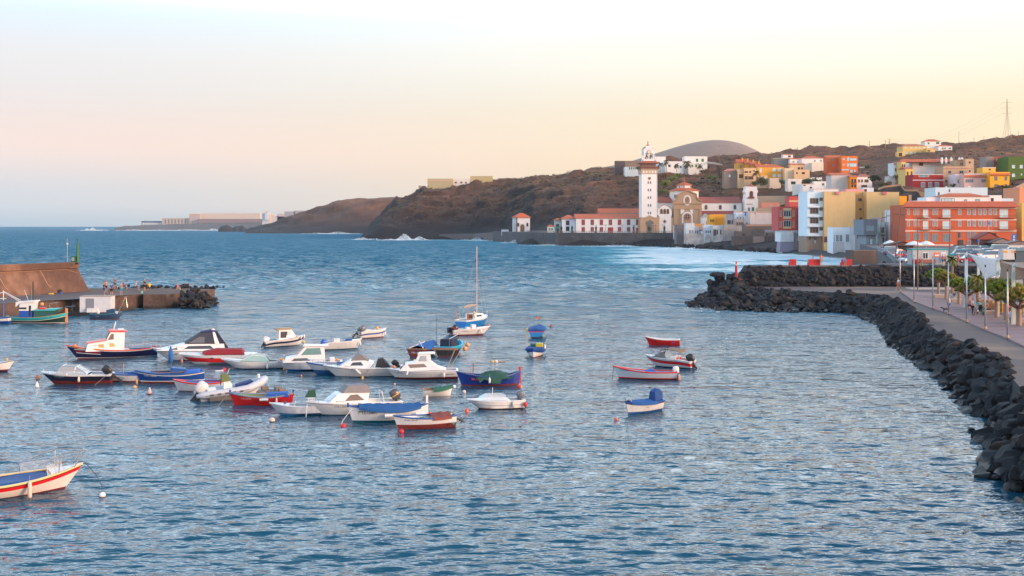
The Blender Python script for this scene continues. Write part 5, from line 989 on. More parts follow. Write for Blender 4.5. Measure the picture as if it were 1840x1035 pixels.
def frontpane(parent,p0,p1,W,mat,n=2,name='windscreen_pane',gap=.05,off=.015,m0=.1,m1=.9):
 """n panes on the sloping face between outline points p0 (foot) and p1 (top)"""
 nx,nz=(p1[1]-p0[1]),-(p1[0]-p0[0]);l=math.hypot(nx,nz)or 1;nx,nz=nx/l*off,nz/l*off
 if nx*(1 if p0[0]>p1[0]else-1)<0:nx,nz=-nx,-nz
 a=[p0[i]+(p1[i]-p0[i])*m0 for i in(0,1)];b=[p0[i]+(p1[i]-p0[i])*m1 for i in(0,1)]
 for k in range(n):
  u0=-1+2*k/n;u1=-1+2*(k+1)/n
  def q(p,u):return(p[0]+nx,W(p[1])*u*.93+(gap/2 if u==u0 else-gap/2),p[1]+nz)
  m=MB();m.add([q(a,u0),q(a,u1),q(b,u1),q(b,u0)],[(0,1,2,3)]);vs=m.v[:];m.add([(x-nx*2,y,z-nz*2)for x,y,z in vs],[(3,2,1,0)]);m.build(name,mat,parent)
def outboard(parent,x,z,s=1.0,col=BLACK,tilt=0,y=0,leg=(.05,.05,.055),name='outboard_motor',band=None):
 """cowling, mid section, leg and propeller; tilted up by tilt degrees"""
 z-=.28*s;x+=.12*s
 M_=Matrix.Translation((x,y,z))@Matrix.Rotation(R(tilt),4,'Y')@Matrix.Scale(s,4)
 m=MB();m.xf=M_
 def ring(z_,a,b,cx=-.18):return[(cx+a*math.copysign(abs(math.cos(t))**.6,math.cos(t)),b*math.copysign(abs(math.sin(t))**.6,math.sin(t)),z_)for t in[2*math.pi*k/12 for k in range(12)]]
 m.loft([ring(.12,.17,.12),ring(.2,.25,.17),ring(.45,.27,.18,-.19),ring(.62,.24,.16,-.2),ring(.70,.15,.10,-.19)])
 if band:m.loft([ring(.34,.275,.185,-.19),ring(.39,.275,.185,-.19)],1)
 o=m.build(name,[paint(col,.3,.05),paint(band or col,.4)]if band else paint(col,.3,.05),parent,smooth=True)
 q=MB();q.xf=M_;q.box(-.27,-.12,-.07,.07,-.3,.14);q.box(-.12,.05,-.12,.12,-.22,.1);q.box(-.28,-.16,-.03,.03,-.75,-.3);q.box(-.45,-.12,-.09,.09,-.5,-.48)
 q.tube([(-.42,0,-.66),(-.3,0,-.66),(-.12,0,-.66),(-.04,0,-.66)],[.03,.055,.05,.015],7);q.box(-.24,-.17,-.012,.012,-.9,-.72);q.build('motor_leg',paint(leg,.4),o)
 pr=MB();
 for k in range(3):
  old=M_@Matrix.Translation((-.44,0,-.66))@Matrix.Rotation(R(120*k),4,'X');pr.xf=old;pr.add([(0,-.03,.02),(.02,.05,.03),(.03,.05,.15),(-.02,-.04,.14)],[(0,1,2,3)]);pr.add([(-.01,-.03,.02),(.01,.05,.03),(.02,.05,.15),(-.03,-.04,.14)],[(3,2,1,0)])
 pr.xf=M_@Matrix.Translation((-.44,0,-.66));pr.ball((0,0,0),.04,6);pr.build('propeller',metal((.5,.5,.5)),o)
 return o
def fender(parent,x,y,z,col=WHITE,L=.42,r=.09,top=None,tip=None):
 m=MB();m.lathe([(.02,-L/2),(r*.8,-L/2+.05),(r,-L/2+.12),(r,L/2-.12),(r*.8,L/2-.05),(.03,L/2),(.02,L/2+.05)],(x,y,z),8)
 m.tube([(x,y,z+L/2),(x,y*.96,z+L/2+.25)],.012,4,1)
 return m.build('fender',[paint(col,.5),paint((.3,.3,.28))],parent,smooth=True)
def tubes(parent,name,lines,r,mat,seg=5):
 m=MB()
 for l in lines:m.tube(l,r,seg)
 return m.build(name,mat,parent)
def bowrail(parent,h,t0,t1,ht,mat,n=4,name='bow_rail',r=.016,inset=.05,drop=False):
 L_=[]
 ts=[t0+(t1-t0)*k/8 for k in range(9)]
 def q(t,sd,up):x,y,z=h.pt(t,h.sheer(t),sd,inset);return(x,y,z+up)
 ln=[q(ts[0],1,0)]+[q(t,1,ht)for t in ts]+[q(t,-1,ht)for t in ts[::-1]]+[q(ts[0],-1,0)]
 L_.append(ln)
 for k in range(1,n+1):
  t=t0+(t1-t0)*k/n
  for sd in(1,-1):L_.append([q(t,sd,0),q(t,sd,ht)])
 return tubes(parent,name,L_,r,mat)
def mooring(parent,h,pts,r=.015,col=(.3,.28,.25),name='mooring_line'):
 return tubes(parent,name,[pts],r,paint(col,.9),4)
def boat(label,px,py,L,hd,kind='boat',name=None,cat=None,group=None):
 """px, py: where the middle of the boat meets the water in the photograph; hd heading of the bow in degrees"""
 x,y,_=WP(px,py);o=thing(name or kind,label,cat or kind.replace('_',' '),(x,y,0),R(hd),group)
 o.rotation_euler.x=R(rnd.uniform(-1,1));o.rotation_euler.y=R(rnd.uniform(-.8,.8));o.scale.z={'motor_cruiser':.85,'pilothouse_boat':.84,'cabin_boat':.9,'walkaround_boat':.9,'speedboat':.93}.get(kind,.93 if L>7 else 1);return o
STEEL=metal((.65,.66,.68),.25,.9)
def wood(c=(.25,.13,.06)):return paint(c,.6,.3)
Gp='boats moored in the harbour'
gel=paint(WHITE,.3,.22);gel2=paint((.62,.64,.67),.35,.28);antif=paint((.20,.025,.02),.6,.25);dkred=paint((.12,.02,.02),.6,.2)
darkw=glass((.02,.02,.025),.1);greeng=glass((.05,.12,.11),.08);brng=glass((.10,.06,.035),.15)
bluep=paint((.008,.085,.30),.5,.1);redp=paint((.62,.018,.018),.35,.08);navyp=paint((.010,.014,.07),.35,.1)
o=boat('navy and red wooden cabin boat with a white wheelhouse and striped bow',201,642,8,203,'fishing_boat')
h=Hull(7.9,2.5,1.35,.78,.95,.3,tr=.45,rake=1.2,p=2.0)
h.build(o,[('z',.05,dkred),('z',.09,paint(WHITE)),('g',.13,navyp),('g',.055,paint(WHITE)),('g',0,redp)])
h.deck(o,paint((.55,.5,.45),.6),.28,1,-.02);h.rail(o,redp,.12,.07);h.shell(o,.35,paint((.12,.2,.35)),0,.3)
c_,W_c=cabin(o,[(-1.0,.7),(-1.05,2.55),(.15,2.62),(.55,1.75),(2.1,1.5),(2.3,.75)],1.0,.72,gel)
cabin(c_,[(-1.25,2.55),(-1.25,2.62),(.3,2.72),(.35,2.62)],.85,.85,redp,'cabin_roof');cabin(c_,[(.5,1.76),(.5,1.82),(2.2,1.56),(2.2,1.5)],.92,.92,redp,'trunk_roof')
sidepane(c_,[(-.1,1.85),(.42,1.8),(.12,2.4),(-.1,2.4)],W_c,brng);sidepane(c_,[(.75,1.1),(1.2,1.1),(1.2,1.4),(.75,1.45)],W_c,paint((.6,.35,.1)));sidepane(c_,[(-.2,1.15),(.25,1.15),(.3,1.5),(-.1,1.5)],W_c,paint((.6,.35,.1)))
frontpane(c_,(.55,1.75),(.15,2.62),W_c,brng,3)
for i,(c,z)in enumerate((((.75,.45,.03),.92),(WHITE,.74),(RED,.56),(WHITE,.4))):
 m=MB()
 for sd in(1,-1):
  P_=[(h.pt(t,z+.05+(t-.6)*.55,sd),h.pt(t,z-.02+(t-.6)*.55,sd))for t in(.63,.7,.76,.82,.88,.93)]
  for(a,b),(c2,d2)in zip(P_[:-1],P_[1:]):m.add([(p[0],p[1]+.01*sd,p[2])for p in(a,c2,d2,b)],[(0,1,2,3)])
 m.build('bow_stripe',paint(c,.4),o)
bowrail(o,h,.6,.97,.45,STEEL);tubes(o,'stern_rail',[[h.pt(t,h.sheer(t)+.02,sd,.05)[:2]+(h.sheer(t)+.5,)for t in(0,.1,.2,.3)]for sd in(1,-1)]+[[h.pt(t,h.sheer(t),sd,.05),h.pt(t,h.sheer(t),sd,.05)[:2]+(h.sheer(t)+.5,)]for t in(0,.15,.3)for sd in(1,-1)],.02,STEEL)
tubes(o,'mast',[[(-.1,0,2.6),(-.3,0,3.5)]],.05,gel);MB().box(-1.0,-.5,-.3,.3,2.68,2.8).build('hatch',gel,o)
MB().ball((3.2,.5,1.3),.17).build('float',paint((.8,.22,.05)),o,smooth=True);h.mark(o,'3-TE-4-1052',.17,.72,.78,paint((.5,.05,.03)))
cabin(o,[(-3.5,.75),(-3.5,.95),(-1.5,.9),(-1.5,.75)],.7,.7,paint((.03,.06,.14)),'engine_cover');tubes(o,'antenna',[[(-3.2,.3,.9),(-3.3,.35,2.4)],[(-3.0,-.3,.9),(-3.2,-.3,1.8)]],.015,STEEL)
mooring(o,h,[(3.9,0,1.2),(4.3,.1,.5),(4.5,.2,-.1)])
o=boat('white motor cruiser with a torn navy canvas canopy, largest of the white boats',343,646,7,200,'motor_cruiser',cat='motor boat')
h=Hull(6.9,2.6,1.35,1.0,.95,.3,tr=.85,rake=1.9,p=2.3,chine=True);h.build(o,[('z',.07,dkred),('g',.06,gel),('g',0,paint((.35,.32,.33)))]);h.deck(o,gel,0,1)
c_,Wc=cabin(o,[(-2.9,.95),(-2.8,1.7),(.5,1.75),(2.4,1.25),(3.0,1.15)],1.15,.95,gel)
sidepane(c_,[(-1.9,1.2),(.7,1.25),(.3,1.55),(-1.6,1.55)],Wc,darkw);sidepane(c_,[(1.2,1.2),(2.0,1.2),(1.3,1.42)],Wc,darkw)
n_,Wn=cabin(o,[(-2.1,1.7),(-2.2,2.85),(-.9,2.9),(.55,1.8)],1.0,.7,cloth((.035,.04,.06)),'canopy')
sidepane(n_,[(-1.1,1.85),(.3,1.85),(-.6,2.45),(-1.1,2.45)],Wn,glass((.05,.05,.055),.3));cabin(o,[(-2.25,2.83),(-2.3,2.95),(-1.7,3.12),(-.8,2.95)],.76,.6,cloth(NAVY),'canopy_top')
cabin(o,[(-3.35,1.0),(-2.3,2.85),(-2.2,2.7),(-2.4,1.0)],.95,.75,cloth((.012,.018,.05)),'rear_curtain');cabin(o,[(-2.4,1.7),(-2.0,2.95),(-1.8,2.95),(-2.0,1.7)],1.03,.8,gel,'radar_arch')
bowrail(o,h,.6,.97,.4,STEEL);MB().lathe([(.05,0),(.18,.05),(.16,.15),(.02,.2)],(-1.9,0,3.05),8).build('radar_dome',gel,o,smooth=True)
sidepane(o,[(1.2,.72),(1.5,.72),(1.45,.8),(1.2,.8)],lambda z:1.08,darkw,'porthole')
o=boat('red and white speedboat under a flat dark red cockpit cover',392,653.5,6.6,190,'speedboat',cat='motor boat')
h=Hull(6.6,2.3,.95,.85,.8,.25,tr=.85,rake=1.7,p=2.2,chine=True);h.build(o,[('z',.26,gel),('g',.22,redp),('g',0,gel)]);h.deck(o,gel,0,1,camber=.22)
cabin(o,[(-2.3,.95),(-2.0,1.38),(.2,1.42),(1.3,1.15),(1.0,.95)],1.0,.65,cloth((.25,.012,.02)),'cockpit_cover');tubes(o,'bow_rail',[[(1.2,.7,1),(1.7,.6,1.2),(2.6,.25,1.2),(2.9,.1,1)]],.015,STEEL)
fender(o,3.0,.55,.35,(.5,.2,.15));sidepane(o,[(.3,.62),(.6,.62),(.6,.7),(.3,.7)],lambda z:1.1,darkw,'porthole')
o=boat('low white bowrider speedboat with a raked green glass windscreen',456,661,5.3,188,'speedboat',cat='motor boat')
h=Hull(5.4,2.0,.85,.62,.6,.22,tr=.85,rake=1.5,p=2.2,chine=True);h.build(o,[('z',.05,navyp),('g',.3,gel2),('g',0,gel)]);h.deck(o,gel,.3,1,camber=.16);h.shell(o,.3,paint((.5,.45,.42)),0,.5);h.rail(o,gel,.2,.05,t0=0,t1=.5)
c_,Wc=cabin(o,[(-1.3,.65),(-1.0,1.1),(.1,1.22),(1.1,.78)],.88,.6,clear((.35,.55,.5),.8),'windscreen');tubes(c_,'windscreen_frame',[[(-1.3,.88,.7),(-1.0,.62,1.12),(.1,.58,1.24),(1.1,.8,.8)],[(-1.3,-.88,.7),(-1.0,-.62,1.12),(.1,-.58,1.24),(1.1,-.8,.8)],[(.1,.58,1.24),(.1,-.58,1.24)],[(.6,0,1.02),(.1,0,1.24)]],.03,gel)
fender(o,-1.2,1.02,.25);bowrail(o,h,.7,.97,.08,STEEL,2)
o=boat('navy runabout with a rust red bottom, folding windscreen and big black outboard',138,689,5.2,187,'runabout',cat='motor boat')
h=Hull(5.2,1.9,.9,.75,.72,.25,tr=.85,rake=1.2,p=2.2);h.build(o,[('z',.28,antif),('g',.1,paint((.012,.015,.04),.3)),('g',0,gel)]);h.deck(o,gel,.35,1,camber=.1);h.shell(o,.3,gel2,0,.36);h.rail(o,gel,.15,.05,t0=0,t1=.4)
c_,Wc=cabin(o,[(-.9,.82),(-.1,1.35),(.9,1.42),(1.4,.85)],.8,.6,clear((.5,.5,.5),.45),'windscreen');tubes(c_,'windscreen_frame',[[(-.9,sd*.8,.85),(-.1,sd*.62,1.36),(.9,sd*.6,1.43),(1.4,sd*.78,.88)]for sd in(1,-1)]+[[(.9,.6,1.43),(.9,-.6,1.43)],[(-.1,.62,1.36),(.1,.75,.86)],[(-.1,.62,1.36),(-.1,-.62,1.36)]],.025,STEEL)
outboard(o,-2.6,.85,1.25,BLACK,48);bowrail(o,h,.6,.97,.2,STEEL);fender(o,-.4,1.0,.45,(.7,.6,.5));h.mark(o,'7-TE-1-867-02',.13,.72,.62,paint((.35,.5,.5)))
mooring(o,h,[(-2.4,.9,.75),(-1.7,1.1,.1),(-1.4,1.2,-.1)])
o=boat('small white open boat with blue gunwale between the navy runabout and blue parasol boat',229,686,3.7,186,'rowing_boat',cat='rowing boat')
h=Hull(3.8,1.5,.85,.62,.65,.22,tr=.6,rake=.5);h.build(o,[('z',.14,antif),('g',.06,gel2),('g',0,bluep)]);h.shell(o,.25,paint((.08,.2,.42)));h.rail(o,bluep);h.thwarts(o,wood(),(.3,.55));tubes(o,'post',[[(.3,0,.3),(.3,0,1.45)]],.035,paint((.3,.28,.25)));h.mark(o,'7-TE-1-2104',.12,.6,.4,paint((.15,.15,.18)))
cabin(o,[(-1.6,.5),(-1.5,.75),(-.2,.78),(.1,.5)],.55,.3,cloth(BLUE),'tarp')
o=boat('bright blue fishing boat with a furled blue parasol standing amidships',305,687,5.2,187,'fishing_boat')
h=Hull(5.2,1.8,.98,.72,.85,.25,tr=.3,rake=.6,dbl=False);h.build(o,[('z',.13,antif),('z',.2,gel),('g',.16,paint((.008,.06,.26),.35)),('g',.1,gel),('g',0,bluep)]);h.shell(o,.3,paint((.02,.14,.5)));h.rail(o,bluep,.12);h.thwarts(o,bluep,(.25,.45,.7));h.deck(o,bluep,.8,1)
cabin(o,[(-1.2,.3),(-1.2,1.05),(-.2,1.15),(0,.3)],.4,.35,bluep,'engine_box');m=MB();m.tube([(-.1,0,.4),(-.08,0,2.7)],.035);o2=m.build('parasol',paint((.02,.1,.3)),o);MB().lathe([(.05,1.5),(.14,1.6),(.2,2.1),(.13,2.5),(.03,2.8)],(-.1,0,0),8).build('parasol_cloth',cloth((.015,.13,.36)),o2,smooth=True)
tubes(o,'oar',[[(-2.2,.5,.85),(1.8,.45,.8)]],.03,wood());tubes(o,'oar',[[(-2.0,-.4,.85),(1.6,-.5,.82)]],.03,wood());cabin(o,[(-2.3,.75),(-2.2,.95),(-1.3,.9),(-1.2,.75)],.6,.5,cloth((.02,.12,.5)),'tarp');h.mark(o,'7-TE-1-120-06',.17,.76,.6,paint(WHITE))
fender(o,2.3,.75,.2,(.6,.3,.12))
o=boat('small white boat with a red gunwale half hidden behind the grey inflatable',355,702,3.4,188,'rowing_boat',cat='rowing boat')
h=Hull(3.5,1.4,.85,.6,.65,.22,tr=.6,rake=.5);h.build(o,[('z',.05,antif),('g',.07,gel2),('g',0,redp)]);h.shell(o,.22,paint((.05,.2,.45)));h.rail(o,redp,.1,.07);h.thwarts(o,bluep,(.3,.6));tubes(o,'oar',[[(-1.7,.3,.8),(.8,.2,.75)]],.045,bluep);h.mark(o,'7-TE-2-31',.1,.72,.5,paint((.35,.05,.05)))
x,y,_=WP(437,714);o=thing('floating_pontoon','low pontoon of worn grey-brown plastic cubes under the grey inflatable','pontoon',(x,y,0),R(26))
cm=paint((.20,.165,.14),.7,.5);m=MB()
for i in range(10):
 for j in range(4):
  X0,Y0=-2.5+i*.5,-1+j*.5;z_=.3+.03*rnd.random();m.loft([[(X0+.03,Y0+.03,-.1),(X0+.47,Y0+.03,-.1),(X0+.47,Y0+.47,-.1),(X0+.03,Y0+.47,-.1)],[(X0+.0,Y0+.0,.05),(X0+.49,Y0,.05),(X0+.49,Y0+.49,.05),(X0,Y0+.49,.05)],[(X0+.0,Y0+.0,z_-.06),(X0+.49,Y0,z_-.06),(X0+.49,Y0+.49,z_-.06),(X0,Y0+.49,z_-.06)],[(X0+.05,Y0+.05,z_),(X0+.44,Y0+.05,z_),(X0+.44,Y0+.44,z_),(X0+.05,Y0+.44,z_)]])
m.build('cube_row',cm,o)
for(X0,Y0)in((2.3,-.9),(2.3,.2),(1.5,.9)):MB().box(X0,X0+.45,Y0-.22,Y0+.22,.3,.58).build('roller',cm,o)
x,y,_=WP(415,716);o=thing('inflatable_boat','grey rigid inflatable boat with a silver outboard resting on the cube pontoon','inflatable boat',(x,y,.3),R(22),None)
o.rotation_euler.y=R(-5);tb=paint((.52,.54,.58),.45,.12)
pts=[];Lr=4.6
for k in range(17):
 a=k/16;
 if a<.35:x_,y_,z_=-2.4+a/.35*3.1,.85,.3
 elif a>.65:x_,y_,z_=-2.4+(1-a)/.35*3.1,-.85,.3
 else:t_=(a-.35)/.3*math.pi;x_,y_,z_=.7+1.7*math.sin(t_),.85*math.cos(t_),.3+.42*math.sin(t_)**1.5
 pts.append((x_,y_,z_))
m=MB();m.tube(pts,[.12]+[.26]*2+[.27]*11+[.26]*2+[.12],10);m.build('tube',tb,o,smooth=True)
m=MB();m.tube([(p[0],p[1]*1.31 if abs(p[1])>.5 else p[1]*1.2,p[2]-.02)for p in pts[1:-1]],.03,4);m.build('rubbing_strake',paint((.3,.31,.33)),o)
m=MB();m.prism([(-2.1,.15),(1.9,.3),(2.2,.6),(1.6,-.05),(-2.1,-.15)],-.62,.62);m.build('hull',gel2,o)
for xx in(-1.4,-.9,-.4,.1,.6):
 MB().box(xx-.12,xx+.12,-1.14,-1.10,.22,.34).build('grab_patch',paint((.08,.08,.09)),o)
c_,Wc=cabin(o,[(-.5,.2),(-.45,1.0),(-.1,1.05),(.1,.75),(.1,.2)],.32,.27,gel,'console');cabin(c_,[(-.6,.98),(-.55,1.5),(-.1,1.45),(0,.98)],.36,.26,cloth((.12,.16,.05)),'console_cover')
m=MB();m.tube([(-.62+.02*math.sin(a),.2*math.cos(a),.95+.2*math.sin(a))for a in[k*math.pi/5 for k in range(10)]],.02,5,closed=True);m.build('steering_wheel',paint(BLACK),c_)
cabin(o,[(.4,.25),(.4,.62),(1.5,.8),(1.6,.4)],.45,.4,cloth((.012,.03,.14)),'seat_cover');MB().box(-1.6,-1.0,-.4,.4,.15,.6).build('seat',gel,o);tubes(o,'antenna',[[(-.3,.3,1),(.1,.35,1.75)]],.02,gel)
outboard(o,-2.3,.5,1.5,(.62,.60,.58),42);MB().lathe([(.1,0),(.1,.4),(.02,.44)],(2.0,0,.72),8).build('bow_fitting',gel,o)
o=boat('bright red wooden rowing boat with blue gunwale ends and two fenders',470,727.5,4.4,184,'rowing_boat',cat='rowing boat')
h=Hull(4.3,1.5,.88,.62,.8,.22,tr=.12,rake=.45,dbl=True);h.build(o,[('z',.04,dkred),('g',.07,redp),('g',0,paint((.35,.33,.3)))]);h.shell(o,.22,paint((.08,.28,.12)));h.rail(o,paint((.25,.27,.32)),.1);h.thwarts(o,wood(),(.28,.5,.72));h.deck(o,bluep,.82,1)
cabin(o,[(-1.9,.6),(-1.7,.85),(-.4,.8),(-.3,.5)],.5,.35,cloth((.02,.1,.38)),'tarp');MB().box(2.02,2.14,-.05,.05,.7,1.05).build('bow_post',bluep,o);MB().box(-2.16,-2.05,-.05,.05,.6,1.0).build('stern_post',bluep,o)
m=MB();m.tube([(-.55,.78,.48),(0,.8,.48)],.09,8);m.build('fender',paint(WHITE),o);fender(o,-1.1,.74,.35,WHITE,.4,.06);h.mark(o,'7-TE-1-09-95',.13,.72,.5,paint((.8,.6,.55)));tubes(o,'oar',[[(-1.6,.3,.72),(1.2,.42,.7)]],.03,wood((.35,.2,.1)))
mooring(o,h,[(2.1,0,.85),(2.6,.2,.3),(2.9,.3,-.1)],.02)
o=boat('pale blue-white skiff with a small console under a dark green cover',541,744,3.9,190,'skiff',cat='motor boat')
h=Hull(4.0,1.6,.78,.55,.55,.22,tr=.85,rake=.9,chine=True);h.build(o,[('z',.14,paint((.05,.22,.42))),('g',0,gel2)]);h.shell(o,.25,gel2,0,.75);h.rail(o,gel2,.13);h.deck(o,gel2,.72,1)
c_,Wc=cabin(o,[(-.9,.25),(-.85,1.15),(-.45,1.15),(-.35,.25)],.35,.3,gel2,'console');cabin(c_,[(-.95,1.1),(-.9,1.55),(-.5,1.5),(-.25,1.1)],.36,.25,cloth((.015,.07,.045)),'console_cover');tubes(o,'grab_rail',[[(.4,sd*.55,.6),(.3,sd*.5,.98),(-.3,sd*.5,1.0)]for sd in(1,-1)],.025,STEEL);MB().ball((1.0,.2,.8),.1).build('float',paint((.05,.05,.08)),o)
o=boat('white cabin boat with a grey folding canopy, dark roof hatch and grey outboard',635,742,6.2,202,'cabin_boat',cat='motor boat')
h=Hull(6.1,2.1,.98,.78,.75,.25,tr=.85,rake=1.3,p=2.3,chine=True);h.build(o,[('z',.04,paint((.02,.03,.05))),('g',.1,gel),('g',.06,paint((.2,.2,.22))),('g',0,gel)]);h.deck(o,gel,.38,1,camber=.08);h.shell(o,.3,gel,0,.4);h.rail(o,gel,.18,.07)
c_,Wc=cabin(o,[(-.7,.75),(-.9,1.5),(.2,1.62),(1.1,1.5),(1.75,.9)],.85,.6,gel);sidepane(c_,[(-.55,1.0),(.75,1.0),(.35,1.4),(-.1,1.42)],Wc,brng);frontpane(c_,(1.75,.9),(1.1,1.5),lambda z:.42,glass((.01,.015,.04)),1,'hatch',m0=.15,m1=.85)
cabin(o,[(-1.0,1.5),(-.8,2.02),(.45,2.02),(.85,1.58)],.72,.55,cloth((.22,.2,.2)),'canopy');outboard(o,-3.0,1.0,1.25,(.07,.07,.075),35,band=(.7,.35,.02));bowrail(o,h,.62,.97,.18,STEEL)
tubes(o,'rod_holder',[[(-1.7,.3,.7),(-1.6,.3,1.6)],[(-1.9,.5,.7),(-1.75,.5,1.5)],[(-1.6,.3,1.6),(-1.75,.5,1.5)]],.03,gel);tubes(o,'antenna',[[(-.6,0,2.0),(-.6,0,2.6)]],.012,STEEL);MB().lathe([(.07,0),(.06,.15),(.01,.2)],(-.6,0,2.4),6).build('beacon_light',paint((.8,.4,.03)),o)
h.mark(o,'7-TE-1-393-97',.15,.66,.62,paint((.1,.1,.1)));tubes(o,'mooring_line',[[(3.0,.1,.8),(3.1,.3,.2),(3.15,.4,-.1)]],.025,gel)
o=boat('white wooden boat covered by a long blue tarpaulin, registration on the bow',697,756.5,5,192,'fishing_boat')
h=Hull(4.95,1.75,1.05,.75,1.0,.25,tr=.15,rake=.4,dbl=True);h.build(o,[('z',.13,paint((.015,.10,.13))),('g',0,gel)]);h.rail(o,paint((.03,.1,.3)),.1);h.shell(o,.3,gel2);h.cover(o,cloth((.01,.085,.25)),.08,.9,.3)
MB().box(-2.5,-2.36,-.05,.05,.3,1.5).build('stern_post',gel,o);MB().box(2.38,2.5,-.06,.06,.95,1.2).build('bow_post',bluep,o)
for xx in(.0,-1.9):m=MB();m.tube([(xx-.28,.86 if xx==0 else.66,.46),(xx+.28,.88 if xx==0 else.75,.46)],.12,8);m.build('fender',paint(WHITE),o)
h.mark(o,'7ªTE15491',.26,.76,.62,paint((.04,.05,.06)));tubes(o,'mooring_line',[[(2.2,.3,.9),(2.8,.5,.2),(2.9,.6,-.1)]],.02,gel)
o=boat('white rowing boat with rust red bottom and blue gunwale, nearest of the middle cluster',762,769,3.8,200,'rowing_boat',cat='rowing boat')
h=Hull(3.8,1.5,.85,.66,.72,.24,tr=.6,rake=.45);h.build(o,[('z',.30,antif),('g',.06,gel),('g',0,bluep)]);h.rail(o,bluep,.09);h.shell(o,.26,gel2);h.thwarts(o,wood(),(.5,.7));h.cover(o,cloth((.2,.05,.04)),.05,.45,.22);outboard(o,-1.9,.62,.8,(.1,.09,.08),60)
h.mark(o,'7ª-TE-1-231-07',.12,.74,.58,paint((.05,.05,.05)));MB().ball((-1.6,.7,.28),.09).build('float',paint((.02,.2,.12)),o)
o=boat('white pilothouse boat with green tinted windows and blue waterline',556,664,5.4,191,'pilothouse_boat',cat='motor boat')
h=Hull(5.4,2.1,1.0,.82,.75,.25,tr=.8,rake=1.1,p=2.3,chine=True);h.build(o,[('z',.14,bluep),('g',.05,gel2),('g',0,gel)]);h.deck(o,gel,.4,1);h.shell(o,.3,gel2,0,.42);h.rail(o,gel,.15)
c_,Wc=cabin(o,[(-1.3,.8),(-1.25,2.35),(.3,2.4),(1.1,1.45),(1.9,1.3),(2.2,.85)],.85,.62,gel);frontpane(c_,(1.1,1.45),(.3,2.4),Wc,greeng,3);sidepane(c_,[(-1.0,1.55),(.7,1.55),(.2,2.2),(-.9,2.2)],Wc,greeng);sidepane(c_,[(-.1,.98),(1.5,1.0),(1.2,1.25),(.2,1.25)],Wc,darkw)
cabin(c_,[(-1.6,2.34),(-1.6,2.4),(.4,2.5),(.5,2.4)],.78,.78,gel,'cabin_roof');bowrail(o,h,.6,.97,.25,STEEL);MB().ball((2.3,.3,1.15),.15).build('float',paint((.85,.32,.02)),o);MB().box(-2.1,-1.7,-.6,.6,.7,1.1).build('seat',gel,o);MB().ball((-2.3,.4,.95),.12).build('float',paint((.8,.25,.05)),o)
o=boat('open white boat with deep blue bottom and blue rail right of the pilothouse boat',601,671.5,4.6,189,'skiff',cat='motor boat')
h=Hull(4.6,1.8,.98,.75,.72,.25,tr=.8,rake=1.1);h.build(o,[('z',.38,paint((.02,.12,.33),.5)),('g',.07,gel2),('g',0,bluep)]);h.shell(o,.3,gel2,0,.7);h.deck(o,gel2,.68,1);h.rail(o,bluep,.12,.08);bowrail(o,h,.6,.97,.25,STEEL);MB().tube([(-.8,.5,.85),(-.2,.55,.88)],.16,8).build('float',bluep,o)
o=boat('long white cabin boat with two dark windows and a brown-grey canvas hood',652,675.5,6.3,184,'cabin_boat',cat='motor boat')
h=Hull(6.3,2.1,1.0,.78,.78,.25,tr=.85,rake=1.3,p=2.3);h.build(o,[('z',.06,paint((.03,.12,.25))),('g',.1,gel),('g',.05,paint((.25,.24,.25))),('g',0,gel)]);h.deck(o,gel,.3,1);h.shell(o,.35,gel2,0,.32);h.rail(o,gel,.15)
c_,Wc=cabin(o,[(-.7,.78),(-.9,1.25),(-.2,1.48),(1.0,1.45),(1.9,.92)],.85,.62,gel);sidepane(c_,[(-.1,1.05),(.95,1.05),(.75,1.32),(.1,1.35)],Wc,darkw);cabin(o,[(-.5,1.4),(.1,1.95),(.5,1.9),(.9,1.45)],.6,.35,cloth((.2,.17,.16)),'canopy');tubes(o,'antenna',[[(.2,0,1.9),(.2,0,2.6)]],.012,STEEL)
cabin(o,[(-2.2,.8),(-1.6,1.6),(-1.2,1.5),(-1.0,.8)],.5,.4,cloth((.03,.03,.035)),'seat_cover');bowrail(o,h,.65,.97,.18,STEEL);m=MB();m.tube([(.5,1.0,.75),(.1,1.1,.35)],.09,7);m.build('fender',gel,o);h.mark(o,'7-TE-1-302',.13,.66,.66,paint((.25,.25,.25)));tubes(o,'mooring_line',[[(-.9,.95,1.2),(-.2,1.1,.3)]],.018,paint((.08,.08,.08)));outboard(o,-2.9,1.0,1.0,BLACK,50)
o=boat('white cabin boat with a dark red bottom, swept cabin and two raised stern poles',759,680,5.6,184,'cabin_boat',cat='motor boat')
h=Hull(5.6,2.1,.95,.72,.72,.25,tr=.85,rake=1.0,p=2.4);h.build(o,[('z',.19,paint((.14,.02,.025))),('g',.28,gel),('g',.26,paint((.3,.3,.3))),('g',0,gel)]);h.deck(o,gel,.3,1);h.shell(o,.3,gel2,0,.32);h.rail(o,gel,.15)
c_,Wc=cabin(o,[(-1.9,.8),(-1.2,1.05),(-.7,1.5),(-.65,2.2),(.25,2.15),(.55,1.5),(1.3,1.4),(1.8,.8)],.88,.6,gel);sidepane(c_,[(-.4,1.1),(.95,1.05),(1.1,1.35),(-.15,1.38)],Wc,brng);sidepane(c_,[(-.35,1.6),(.3,1.6),(.15,2.05),(-.35,2.05)],Wc,glass((.2,.22,.22),.2));frontpane(c_,(1.8,.8),(1.3,1.4),Wc,darkw,2)
cabin(c_,[(-1.0,2.2),(-.9,2.28),(.25,2.25),(.35,2.15)],.66,.66,gel,'cabin_roof');tubes(o,'stern_pole',[[(-1.9,.6,.8),(-2.6,.7,2.6)]],.035,wood((.35,.25,.18)));tubes(o,'stern_pole',[[(-2.2,-.6,.8),(-3.0,-.6,2.2)]],.035,wood((.35,.25,.18)))
